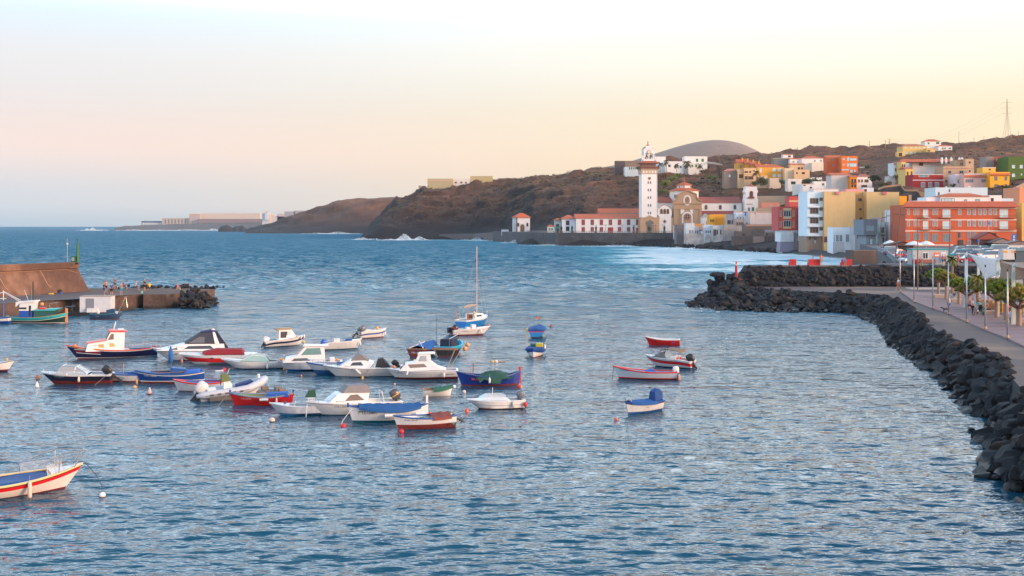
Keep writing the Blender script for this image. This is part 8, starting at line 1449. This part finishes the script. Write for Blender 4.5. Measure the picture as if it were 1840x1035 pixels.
x,y,z=WP(1825,527,ZP+.12);t=thing('pavilion','white and blue pavilion with brown posts under the brown shade sail','pavilion',(x,y,z));MB().box(-4.5,5,1.5,5,0,2.2).build('wall',paint((.45,.55,.62)),t);MB().box(-5,5.5,.6,5.5,2.2,2.35).build('roof',paint((.6,.66,.7)),t)
for xx in(-4,-2.2,-.4,1.4,3.2,5):MB().box(xx,xx+.14,.7,.84,0,2.2).build('post',paint((.12,.04,.03)),t)
cs=[(.75,.45,.02),(.015,.16,.08),(.62,.05,.06),(.03,.15,.25),(.7,.22,.03)];fm_=[paint(c)for c in cs]
for k,(pa,pb,ya,yb_,lb)in enumerate(((1757,1771,552,560,'leftmost multicoloured slat panel of the playground fence'),(1777,1792,555,563,'second multicoloured slat panel of the playground fence'),(1794,1842,559,566,'long multicoloured slat panel with rounded tops behind the stone bench'))):
 a_=Vector(WP(pa,ya+2,ZP+.12));b_=Vector(WP(pb,yb_+2,ZP+.12));t=thing('play_fence',lb,'fence',tuple(a_));n_=int((b_-a_).length/.2)
 for i in range(n_):q=(b_-a_)*(i+.5)/n_;MB().box(q.x-.075,q.x+.075,q.y-.03,q.y+.03,.05,1.15+.15*math.sin(i*.9)).build('slat',fm_[(i*2+k)%5],t)
 tubes(t,'rail',[[(0,.06,.35),tuple((b_-a_)+Vector((0,.06,.35)))],[(0,.06,.9),tuple((b_-a_)+Vector((0,.06,.9)))]],.03,wood())
for px,py,w_,lb in((1686,535,1.5,'stone bench beneath the first dragon tree'),(1717,543,1.4,'stone bench with a seated person in blue'),(1781,565,1.6,'stone bench with a seated woman beside the stroller'),(1829,580,1.8,'stone bench under the thick-trunked tree with a seated woman')):
 x,y,z=WP(px,py,ZP+.12);t=thing('stone_bench',lb,'bench',(x,y,z),.1);MB().box(-w_/2,w_/2,-.3,.3,.33,.46).build('seat',wallm((.4,.33,.29)),t);MB().box(-w_*.4,w_*.4,-.22,.22,0,.33).build('plinth',wallm((.3,.25,.22)),t)
x,y,z=WP(1759,562,ZP+.12);t=thing('litter_bin','grey litter bin with a blue hood behind the stroller','bin',(x,y,z));MB().lathe([(.25,0),(.27,.9),(.22,.92)],(0,0,0),10).build('body',wallm((.4,.4,.42)),t);MB().lathe([(.28,.95),(.28,1.05),(.05,1.15)],(0,0,0),10).build('hood',paint((.1,.3,.3)),t)
def dragon(label,px,py,hgt,rx,seed,tr=.22):
 x,y,z=WP(px,py,ZP+.12);rx*=1.3;t=thing('dragon_tree',label,'tree',(x,y,z),0,'dragon trees on the promenade');m=MB();m.tube([(0,0,-.1),(0,0,.1),(.03,0,hgt*.5),(0,0,hgt*.75)],[tr*1.4,tr*1.05,tr*.9,tr*1.1],9)
 for k in range(7):a=k*.9+seed;m.tube([(0,0,hgt*.7),(rx*.25*math.cos(a),rx*.25*math.sin(a),hgt*.85),(rx*.55*math.cos(a),rx*.55*math.sin(a),hgt*1.02)],[tr*.7,tr*.5,tr*.3],6)
 m.build('trunk',wood((.28,.17,.12)),t,smooth=True);c_=MB();r_=random.Random(seed)
 hd_=[Vector((rx*.8*math.sqrt(u)*math.cos(k*2.4),rx*.8*math.sqrt(u)*math.sin(k*2.4),.42*rx*(1-u)-.05))for k,u in((k,(k+.5)/34)for k in range(34))]
 for h_ in hd_:
  for _ in range(95):
   d=Vector((r_.gauss(0,1),r_.gauss(0,1),abs(r_.gauss(.7,.6))-.15)).normalized();L_=r_.uniform(.45,.75)*rx*.42;sd=d.cross(Vector((0,0,1))).normalized()*.042*rx;b_=h_+d*.05;e=h_+d*L_;e.z-=.04
   c_.add([tuple(b_-sd),tuple(b_+sd),tuple(e)],[(0,1,2)])
 o=c_.build('crown',leafm((.27,.34,.04)if seed%2 else(.34,.29,.05)),t);o.location.z=hgt*1.0
for i,a in enumerate(((1686,533,2.7,1.55,'first dragon tree at the far end of the promenade, left of the palm'),(1700,538,2.6,1.4,'second dragon tree crowding the first one'),(1723,546,2.2,1.4,'third dragon tree, behind the seated person in blue'),(1739,553,1.9,1.3,'low dragon tree behind the fifth kerb pole'),(1757,553,2.6,1.5,'dragon tree over the left playground panel'),(1790.5,570,2.6,2.0,'broad dragon tree just right of the stroller'),(1807,574,2.7,1.9,'dragon tree with a forked trunk behind the nearest kerb pole'),(1830.5,585,2.3,1.9,'nearest dragon tree with a thick orange-brown trunk'))):
 dragon(a[4],a[0],a[1],a[2],a[3],i+1,.26 if i==7 else.2)
palm('tall slim palm with a shaggy head standing among the dragon trees',1711,512,160,4.9,1.15,z=ZP+.1,nf=40,tr=.17,seed=31,col=(.15,.16,.03));palm('short spiky brown-green palm right of the tall slim one',1757,548,128,3.6,1.1,z=ZP+.1,nf=44,tr=.18,seed=33,col=(.18,.17,.03))
def pylon(label,px,yb_,yt_,D,w_=.16,arms=(.66,.78,.9),c=(.62,.45,.33)):
 x=(px-CX)/F*D;zb=H-(yb_-HY)/F*D-2;zt=H-(yt_-HY)/F*D;hh_=zt-zb;t=thing('pylon',label,'pylon',(x,D,zb));r=D/F*.28;b=hh_*w_/2;W_at=lambda u:b*(1-u/.62*.82)if u<.62 else b*.18*(1-(u-.62)/.38*.85)
 m=MB();us=[0,.12,.23,.33,.42,.5,.57,.63,.7,.77,.84,.9,1]
 for sx_ in(1,-1):
  for sy_ in(1,-1):m.tube([(sx_*W_at(u),sy_*W_at(u),u*hh_)for u in us],r,4)
 for u,v in zip(us[:-1],us[1:]):
  for sy_ in(1,-1):m.tube([(-W_at(u),sy_*W_at(u),u*hh_),(W_at(v),sy_*W_at(v),v*hh_)],r*.55,3);m.tube([(W_at(u),sy_*W_at(u),u*hh_),(-W_at(v),sy_*W_at(v),v*hh_)],r*.55,3)
 m.build('tower',metal(c,.6,.3),t);L_=hh_*.12
 for a in arms:MB().tube([(-L_,0,a*hh_),(0,0,a*hh_+hh_*.018),(L_,0,a*hh_)],r*.8,4).build('arm',metal(c,.6,.3),t)
 return t
pylon('large lattice electricity pylon on the right skyline',1809.5,254,177,1110);pylon('small distant lattice pylon on the skyline left of the yellow villa',1598,270,248,1500,.2)
for px,yb_,yt_,D,lb in((1292,284,262,1250,'pole standing in front of the cone mountain'),(1433,279,264,1200,'thin pale pole on the ridge above the white villa'),(1562.5,270,253,1200,'stout brown pole on the ridge'),(1591,270,252,1210,'orange-brown pole left of the small pylon'),(1613,267,257,1210,'short pole right of the small pylon'),(1723,262,237,1120,'tall skyline pole midway along the right ridge'),(1377,281,276,1280,'short post on the ridge left of the villas'),(1750,257,248,1120,'thin lamp pole on the right skyline'),(1768,256,245,1120,'thin lamp pole left of the large pylon'),(1790,255,244,1120,'thin lamp pole just left of the large pylon'),(1830,251,236,1110,'thin lamp pole at the far right skyline')):
 t=thing('utility_pole',lb,'pole',((px-CX)/F*D,D,H-(yb_-HY)/F*D-3));hh_=(yb_-yt_)/F*D+3;r_=.38 if 'stout' in lb or 'orange' in lb else.2;MB().tube([(0,0,0),(0,0,hh_)],[r_,r_*.6],6).build('post',paint((.40,.2,.11)),t);MB().box(-.9,.9,-.1,.1,hh_-.9,hh_-.7).build('crossarm',paint((.40,.2,.11)),t)
for k,z_ in enumerate((.66,.78,.9)):
 pa=Vector(((1809.5-CX)/F*1110-4,1110,12+(407-254+(254-177)*z_)/F*1110));pb=Vector(((1600-CX)/F*1500,1500,12+(407-270+22*z_)/F*1500));pts=[pa.lerp(pb,u/14)-Vector((0,0,14*math.sin(math.pi*u/14)))for u in range(15)]
 o=tubes(None,'power_line',[[tuple(p)for p in pts]],.07,paint((.5,.35,.25)),3);tag(o,('lowest','middle','topmost')[k]+' power line sagging left from the large pylon','power line')
for i,px in enumerate((1009,1028,1071,1138.5,1166,1194)):
 t=thing('statue',('dark bronze statue on the square, first from the left by the side house','dark bronze statue at the corner of the long convent','dark bronze statue before the middle of the convent','dark bronze statue left of the bell tower door','dark bronze statue directly before the bell tower portal','dark bronze statue before the white side chapel')[i],'statue',((px-CX)/F*700,700,SQ));MB().lathe([(.9,0),(.8,1.0),(.7,1.1)],(0,0,0),6).build('plinth',conc,t);MB().lathe([(.55,1.1),(.5,2.2),(.7,3.2),(.55,3.7),(.2,3.95),(.3,4.2),(.28,4.5),(.05,4.7)],(0,0,0),8,sx=1,sy=.8).build('figure',metal((.03,.05,.055),.5,.5),t)
for i,px in enumerate((1087.5,1118,1140,1174.5,1178,1191.5)):
 t=thing('square_lamp','double-armed lamp post on the basilica square, number '+('one','two','three','four','five','six')[i]+' counted from the left','street lamp',((px-CX)/F*697,697,SQ));MB().tube([(0,0,0),(0,0,5.2)],[.14,.08],6).build('post',paint((.03,.03,.04)),t);MB().tube([(-.8,0,4.9),(0,0,4.6),(.8,0,4.9)],.07,5).build('arm',paint((.03,.03,.04)),t)
 for sx_ in(-.8,.8):MB().ball((sx_,0,5.15),.26,8).build('lamp_globe',paint((.5,.5,.52)),t)
o=thing('balustrade','pale railing along the sea edge of the basilica square','railing',(0,0,SQ));m=MB()
pp=[(p[0],p[1]+.6)for p in[((945-CX)/F*760,760),((1000-CX)/F*703,703),((1100-CX)/F*692,692),((1208-CX)/F*688,688)]]
for a,b in zip(pp[:-1],pp[1:]):
 n_=int(math.dist(a,b)/1.6)
 for k in range(n_):u=k/n_;x_,y_=a[0]+(b[0]-a[0])*u,a[1]+(b[1]-a[1])*u;m.box(x_-.14,x_+.14,y_-.14,y_+.14,0,1.0)
m.build('balusters',wallm((.26,.22,.21)),o);tubes(o,'top_rail',[[(x_,y_,1.05)for x_,y_ in pp]],.13,wallm((.3,.26,.25)))
def skin(name,nodes,edges,mat,parent=None,sub=1,loc=None):
 me=bpy.data.meshes.new(name);me.from_pydata([n_[:3]for n_ in nodes],edges,[]);o=bpy.data.objects.new(name,me);COL.objects.link(o)
 m_=o.modifiers.new('s','SKIN');m_.use_smooth_shade=True;sv=me.skin_vertices[0].data
 for i,n_ in enumerate(nodes):sv[i].radius=(n_[3],n_[4]if len(n_)>4 else n_[3])
 sv[0].use_root=True;s_=o.modifiers.new('u','SUBSURF');s_.levels=s_.render_levels=sub
 dg=bpy.context.evaluated_depsgraph_get();m2=bpy.data.meshes.new_from_object(o.evaluated_get(dg));bpy.data.objects.remove(o);bpy.data.meshes.remove(me)
 m2 .materials.clear();m2 .materials.append(mat);o=bpy.data.objects.new(name,m2);COL.objects.link(o);o.parent=parent;return o
def person(label,px,py,z,shirt=WHITE,legs=(.02,.03,.08),hair=(.02,.015,.01),pose='stand',rz=0,long_=False,sk=(.42,.22,.14),sleeves=True,D=None,s=1.05,long_hair=False,lean=.0):
 if D is None:x,y,_=WP(px,py,z)
 else:x,y=(px-CX)/F*D,D
 sit=pose=='sit';hip=(0,0,.5 if sit else.93);V=lambda*a:a
 if sit:kn=[(.42*1,.1,.5),(.42,-.1,.5)];ft=[(.42,.11,.06),(.44,-.11,.06)]
 elif pose=='walk':kn=[(.2,.09,.52),(-.04,-.09,.5)];ft=[(.34,.09,.07),(-.36,-.09,.14)]
 else:kn=[(.02,.1,.5),(.02,-.1,.5)];ft=[(0,.12,.07),(0,-.12,.07)]
 hz_=hip[2];lx=lean;ch=(lx*.6,0,hz_+.38);nk=(lx,0,hz_+.58);hd=(lx+.03,0,hz_+.74)
 N=[(hip[0],0,hz_,.15,.11),(lx*.3,0,hz_+.18,.135,.1),(*ch,.16,.11),(*nk,.055,.055),(hd[0],0,hd[2]-.06,.075,.085),(hd[0],0,hd[2]+.05,.085,.1),(hd[0]+.02,0,hd[2]+.1,.05)]
 E_=[(0,1),(1,2),(2,3),(3,4),(4,5),(5,6)]
 for i,sd in enumerate((1,-1)):
  b=len(N);k,f=kn[i],ft[i]
  N+=[(hip[0]+.02,.1*sd,hz_-.06,.1),(k[0],k[1],k[2],.062),(f[0],f[1],f[2]+.02,.042),(f[0]+.15,f[1]+.02*sd,.03,.035)];E_+=[(0,b),(b,b+1),(b+1,b+2),(b+2,b+3)]
  b=len(N);fw=.16 if pose in('stand','walk')and sd<0 else.3 if pose in('sit','fish')else.0
  el=(lx*.6+fw*.3,.25*sd,hz_+.2+.0*fw);wr=(lx*.6+fw,.22*sd,hz_+(.0 if fw==0 else.08));
  N+=[(lx*.8,.18*sd,hz_+.5,.055),(*el,.042),(*wr,.03),(wr[0]+.03,wr[1],wr[2]-.07,.035,.02)];E_+=[(2,b),(b,b+1),(b+1,b+2),(b+2,b+3)]
  for j in range(5):
   n0=len(N);a_=(j-1.5)*.018 if j<4 else.035;L_=(.075,.085,.08,.06,.05)[j];N+=[(wr[0]+.04+a_,wr[1],wr[2]-.07-L_*.6,.008),(wr[0]+.05+a_,wr[1]-.015*sd,wr[2]-.07-L_,.007)];E_+=[(b+3,n0),(n0,n0+1)]
 n0=len(N);N+=[(hd[0]+.115,0,hd[2]-.01,.014)];E_+=[(5,n0)]
 o=skin('person',N,E_,paint(sk,.6,.03));o.location=(x,y,z);o.rotation_euler.z=rz;o.scale=(s,)*3;tag(o,label,'person')
 c=cloth(shirt,.85);S=[(hip[0],0,hz_-.02,.165,.125),(lx*.3,0,hz_+.18,.15,.115),(*ch,.18,.125),(lx*.9,0,hz_+.52,.09,.08)];Es=[(0,1),(1,2),(2,3)]
 if sleeves:
  for sd in(1,-1):n0=len(S);S+=[(lx*.8,.19*sd,hz_+.5,.07),(lx*.7+.03,.235*sd,hz_+.3,.06)];Es+=[(2,n0),(n0,n0+1)]
 skin('shirt',S,Es,c,o)
 Lg=[(hip[0],0,hz_,.165,.125)];Es=[]
 for i,sd in enumerate((1,-1)):
  k,f=kn[i],ft[i];n0=len(Lg);Lg+=[(hip[0]+.02,.1*sd,hz_-.06,.12),(k[0],k[1],k[2]+.02,.085)];Es+=[(0,n0),(n0,n0+1)]
  if long_:Lg+=[(f[0],f[1],f[2]+.06,.065)];Es+=[(n0+1,n0+2)]
 skin('trousers' if long_ else 'shorts',Lg,Es,cloth(legs,.85),o)
 H_=[(hd[0]-.03,0,hd[2]+.02,.095,.105),(hd[0]-.005,0,hd[2]+.1,.08)];Eh=[(0,1)]
 if long_hair:H_+=[(hd[0]-.09,0,hd[2]-.15,.06)];Eh+=[(0,2)]
 skin('hair' if hair[0]<.3 else 'cap',H_,Eh,paint(hair,.7),o)
 for i in(0,1):f=ft[i];MB().cbox((f[0]+.06,f[1],.02),(.26,.09,.09)).build('shoe',paint((.05,.05,.05)if long_ else(.3,.25,.2)),o)
 return o
Q=ZQ+.01;PZ=ZP+.13;MZ=ZC+.07;BK=(.015,.015,.018);BL=(.01,.12,.4);up=math.pi/2
for a in(dict(label='person in black top and blue shorts at the left of the quay group',px=187,py=530,z=Q,shirt=BK,legs=BL,rz=.4),dict(label='bare-backed person behind the one in blue shorts on the quay',px=190.5,py=525,z=Q,shirt=(.42,.2,.12),legs=BK,rz=-1),dict(label='person in navy shirt and black shorts second from left on the quay',px=200.5,py=531,z=Q,shirt=(.01,.06,.25),legs=BK,rz=2),dict(label='tall person in grey-blue with folded arms on the quay rocks',px=206.5,py=519,z=Q+.1,shirt=(.04,.1,.16),legs=(.05,.1,.14),rz=-.6,pose='fish'),dict(label='person in light blue vest and shorts at the middle of the quay group',px=217.5,py=530,z=Q,shirt=(.02,.3,.55),legs=(.02,.3,.5),rz=-.8,sleeves=False),dict(label='person in red crouching behind the light blue vest on the quay',px=222,py=519,z=Q,shirt=(.4,.06,.04),pose='sit',rz=.3),dict(label='person in white with a white cap sitting on the quay rocks',px=243,py=521,z=Q,shirt=(.55,.5,.48),hair=(.6,.6,.6),pose='sit',rz=.5,lean=.15),dict(label='person in black with a white cap standing at the right of the quay',px=260,py=523,z=Q,shirt=BK,legs=BK,hair=(.65,.65,.65),rz=math.pi*.9,pose='fish'),dict(label='person in yellow seated at the quay edge',px=268.5,py=522,z=Q-.1,shirt=(.75,.55,.02),pose='sit',rz=2.4),dict(label='person in red seated at the far right end of the quay',px=318.5,py=524.5,z=Q,shirt=(.6,.02,.03),legs=(.3,.25,.22),pose='sit',rz=0),dict(label='person in pale blue seated on the middle red bench of the mound',px=1461,py=0,D=182.5,z=MZ,shirt=(.45,.55,.7),pose='sit',rz=up),dict(label='standing man in an orange shirt holding a white bag beside the middle red bench',px=1475.5,py=0,D=181.7,z=MZ,shirt=(.7,.2,.1),legs=(.45,.3,.2),rz=-up),dict(label='person in bright blue seated on the right red bench of the mound',px=1517.5,py=0,D=181.6,z=MZ,shirt=(.01,.2,.6),legs=(.01,.1,.35),pose='sit',rz=-up),dict(label='runner in a white top striding past the far end lamp pole',px=1614,py=521,z=ZP,shirt=(.7,.7,.75),legs=(.5,.1,.06),pose='walk',rz=math.pi),dict(label='person in pink and blue shorts at the container office door',px=1694,py=0,D=180.9,z=MZ,shirt=(.75,.2,.22),legs=(.02,.2,.35),rz=.3),dict(label='person in dark clothes at the container office door, right of the pink one',px=1698.5,py=0,D=181.2,z=MZ,shirt=(.5,.3,.3),legs=BK,rz=3),dict(label='seated person in brown-red on the red bench beside the container office',px=1653.5,py=0,D=181,z=MZ,shirt=(.25,.08,.07),pose='sit',rz=-up),dict(label='person in a magenta shirt walking between the parked cars',px=1722,py=0,D=184,z=MZ,shirt=(.65,.05,.15),legs=(.3,.1,.1),rz=2),dict(label='dog walker in a pale green shirt and blue shorts behind the fourth pole',px=1705.5,py=561,z=PZ,shirt=(.5,.62,.6),legs=(.01,.15,.5),hair=(.03,.04,.07),rz=2.6),dict(label='seated person in dark blue leaning on the stone bench beneath the third dragon tree',px=1716.5,py=542,z=PZ,shirt=(.03,.09,.17),legs=(.3,.35,.4),pose='sit',rz=3.4,lean=.15,long_=True),dict(label='standing person in a pale blue shirt and long black trousers by the stroller',px=1747.5,py=566,z=PZ,shirt=(.55,.68,.82),legs=(.012,.015,.03),rz=-.4,long_=True),dict(label='seated woman in dark clothes bending toward the stroller',px=1776.5,py=564,z=PZ,shirt=(.35,.12,.09),legs=BK,pose='sit',rz=math.pi,lean=.2,long_=True,long_hair=True),dict(label='woman with long dark hair in white and denim seated on the nearest stone bench',px=1817,py=580,z=PZ,shirt=(.65,.65,.7),legs=(.02,.08,.2),pose='sit',rz=math.pi+.3,lean=.15,long_hair=True),dict(label='person in orange seated behind the fifth pole on the promenade',px=1741.5,py=556,z=PZ,shirt=(.55,.22,.12),pose='sit',rz=.5)):
 person(**a)
for i,(px,D,c)in enumerate(((1588,285,BK),(1591,283,(.02,.04,.06)),(1596,288,(.3,.06,.04)),(1584,290,(.4,.2,.15)),(1631,262,(.06,.04,.12)),(1635,264,BK),(1646,256,(.2,.1,.12)))):
 person(('person in black in the small group under the leaning lamps','person in dark teal in the small group under the leaning lamps','person in dark red at the right of the group under the leaning lamps','person in peach at the left of the group under the leaning lamps','person in purple near the cafe parasols','person in black near the cafe parasols','person in mauve seated under the left cafe parasol')[i],px,0,MZ,D=D,shirt=c,legs=BK,rz=i,long_=True,pose='sit' if i==6 else 'stand')
x,y,z=WP(1696,561,PZ);o=skin('dog',[(0,0,.36,.09),(-.25,0,.37,.085),(-.5,0,.36,.08),(.14,0,.46,.06),(.24,0,.52,.065),(.36,0,.49,.03),(.2,.04,.6,.02),(.2,-.04,.6,.02),(-.6,0,.42,.02),(-.72,0,.52,.012),(0,.08,.2,.035),(.01,.08,.02,.025),(0,-.08,.2,.035),(.02,-.08,.02,.025),(-.46,.08,.24,.045),(-.54,.08,.14,.025),(-.5,.08,.02,.025),(-.46,-.08,.24,.045),(-.54,-.08,.14,.025),(-.5,-.08,.02,.025)],[(0,1),(1,2),(0,3),(3,4),(4,5),(4,6),(4,7),(2,8),(8,9),(0,10),(10,11),(0,12),(12,13),(2,14),(14,15),(15,16),(2,17),(17,18),(18,19)],paint((.07,.04,.03),.8));o.location=(x,y,z);o.rotation_euler.z=2.6;tag(o,'brown dog on a lead left of the dog walker','dog')
x,y,z=WP(1760.5,566,PZ);t=thing('stroller','black pushchair with green details and a dark hood, a small child aboard','stroller',(x,y,z),2.9)
for a_ in((.4,.22),(.4,-.22),(-.35,.25),(-.35,-.25)):m=MB();m.tube([(a_[0]+.13*math.cos(q),a_[1],.13+.13*math.sin(q))for q in[k*math.pi/5 for k in range(10)]],.025,5,closed=True);m.build('wheel',paint(BLACK),t)
tubes(t,'frame',[[(.4,sd*.2,.13),(-.1,sd*.22,.55),(-.55,sd*.22,1.0)]for sd in(1,-1)]+[[(-.35,sd*.24,.13),(.05,sd*.22,.6)]for sd in(1,-1)]+[[(-.55,.22,1.0),(-.55,-.22,1.0)]],.018,paint((.05,.3,.06)));cabin(t,[(-.2,.4),(-.25,.9),(.0,.95),(.35,.45),(.3,.38)],.2,.2,cloth(BK),'seat');cabin(t,[(-.3,.75),(-.2,1.1),(.15,1.05),(.1,.9)],.22,.18,cloth(BK),'hood');person('toddler in pale blue seated in the pushchair',1757,565.5,PZ+.25,shirt=(.5,.6,.8),pose='sit',rz=math.pi,s=.5)
def car(col,kind='hatch'):
 L_,W_c,H_c={'hatch':(4.0,1.72,1.48),'mini':(2.8,1.58,1.5),'suv':(4.5,1.85,1.75),'van':(4.9,1.9,2.0)}[kind];t=thing('parked_car','x','van' if kind=='van' else 'car');P_=paint(col,.22,.04);l=L_/2;b=.82 if kind!='suv' else.98
 def lf(prof,name,mat,w0,w1,par=t):m=MB();z0=min(z for _,z in prof);z1=max(z for _,z in prof);W=lambda z:(w0+(w1-w0)*(z-z0)/(z1-z0));m.loft([[(x,-W(z),z)for x,z in prof],[(x,W(z),z)for x,z in prof]]);o=smooth_by_angle(m.build(name,mat,par),30);return o
 bd=lf([(-l,.3),(-l+.03,b-.1),(-l+.25,b),(l-1.1,b),(l-.25,b-.12),(l,b-.32),(l-.02,.3)],'body',P_,W_c/2,W_c/2*.97)
 r0,r1=(l-1.15,l-1.75)if kind!='van' else(l-.5,l-1.1);bk=-l+.3 if kind in('van','suv')else-l+.45
 if kind=='mini':r0,r1=l-.55,l-1.0
 lf([(-l+.15,b),(bk,H_c-.12),(bk+.3,H_c-.05),(r1,H_c-.05),(r0,b)],'windows',glass((.04,.06,.08),.08),W_c/2*.97,W_c/2*.74);lf([(bk,H_c-.12),(bk+.2,H_c),(r1-.1,H_c),(r1+.1,H_c-.1)],'roof',P_,W_c/2*.77,W_c/2*.68)
 for xx in(-l*.62,l*.62):
  for sd in(1,-1):m=MB();m.tube([(xx,sd*(W_c/2-.2),.31),(xx,sd*(W_c/2+.01),.31)],.31,14);w_=m.build('wheel',paint((.015,.015,.015),.8),t);m=MB();m.tube([(xx,sd*(W_c/2+.012),.31),(xx,sd*(W_c/2+.03),.31)],.19,10);m.build('rim',metal(),w_)
 for sd in(1,-1):MB().box(l-.2,l-.03,sd*W_c*.36-.17,sd*W_c*.36+.17,b-.36,b-.2).build('headlight',glass((.5,.52,.55)),t);MB().box(-l-.01,-l+.08,sd*W_c*.39-.1,sd*W_c*.39+.1,b-.35,b-.02).build('taillight',paint((.5,.01,.01),.3),t)
 MB().box(-.6,-.45,-W_c/2-.01,W_c/2+.01,.35,b-.02).build('door_seam',paint(dk(col,.4)),t);return t
SV=(.45,.48,.52);protos={}
CARS=[((.72,.73,.75),'suv',1605,262,20,'white sport utility car at the left end by the thatched bar'),((.02,.05,.14),'hatch',1604,244,15,'dark blue car behind the small red car'),((.65,.02,.03),'mini',1618,226,178,'tiny red and white two-seater car near the ramp'),(SV,'hatch',1635,196,205,'silver car half hidden behind the container office'),((.02,.22,.5),'hatch',1675,215,0,'blue car showing over the roof of the container office'),((.01,.3,.42),'suv',1722,222,170,'teal blue estate car right of the palm'),((.3,.36,.4),'hatch',1741,250,10,'grey-blue car in the back row with a curved roof'),(SV,'hatch',1730,275,5,'silver car, leftmost in the far row'),((.6,.62,.65),'suv',1752,272,0,'pale car in the far row behind the white sail'),((.45,.01,.03),'hatch',1739,195,175,'dark red car right behind the pale green posts'),(SV,'hatch',1724,203,190,'silver car left of the dark red car'),((.015,.06,.1),'hatch',1764,228,20,'dark navy car in the middle of the car park'),((.55,.6,.65),'hatch',1768,248,185,'light grey car behind the dark navy one'),((.7,.7,.72),'suv',1779,212,190,'white car with a dark rear window, middle front row'),((.01,.12,.3),'hatch',1790,222,15,'deep blue car right of the white one'),((.02,.4,.38),'hatch',1772,282,0,'turquoise car in front of the brown kiosk'),((.72,.72,.72),'van',1794,268,185,'white van before the green shuttered kiosk'),((.02,.02,.025),'suv',1805,232,88,'black off-road car seen from behind with red tail lights'),((.02,.05,.1),'hatch',1822,245,10,'dark car at the right of the black off-road car'),((.01,.28,.3),'van',1836,226,8,'teal van cut by the right edge'),((.5,.52,.54),'hatch',1815,262,170,'grey car in the back row at right'),((.01,.02,.03),'hatch',1812,203,185,'black car under the tip of the white sail')]
for c,k,px,D,dg_,lb in CARS:
 t=car(c,k);t.location=((px-CX)/F*D,D,ZC+.07);t.rotation_euler.z=R(dg_);t['label']=lb;t['group']='cars in the car park'
t=thing('equipment_trailer','white and orange machine trailer parked at the right of the car park','trailer',((1814-CX)/F*196,196,ZC+.07));MB().box(-1.1,1.1,0,2,.5,2.3).build('body',paint((.6,.6,.6),.5,.3),t)
for xx in(-.75,.75):MB().box(xx-.35,xx+.35,-.05,0,1.75,2.1).build('panel',paint((.75,.3,.03)),t)
MB().box(-.9,.9,.2,1.8,0,.5).build('chassis',paint(BLACK),t);t=thing('dumpster','dark grey-blue waste container at the right edge of the car park','dumpster',((1836-CX)/F*196,196,ZC+.07));MB().prism([(-1.2,.15),(-1.35,1.9),(1.35,1.9),(1.2,.15)],0,1.8).build('body',paint((.05,.09,.12),.6,.3),t);MB().box(-1.4,1.4,-.06,1.86,1.9,2.1).build('lid',paint((.03,.06,.08)),t)
m=MB();m.box(-6000,6000,-60,5200,-40,330);n=NT('sea_haze');n.n.remove(n.b)
pvv=n.new('ShaderNodeVolumePrincipled');pvv.inputs['Color'].default_value=(.92,.95,1,1);pvv.inputs['Density'].default_value=.00003;pvv.inputs['Anisotropy'].default_value=.2
n.l.new(pvv.outputs[0],n.n['Material Output'].inputs['Volume']);o=m.build('haze',n.m);tag(o,kind='stuff')
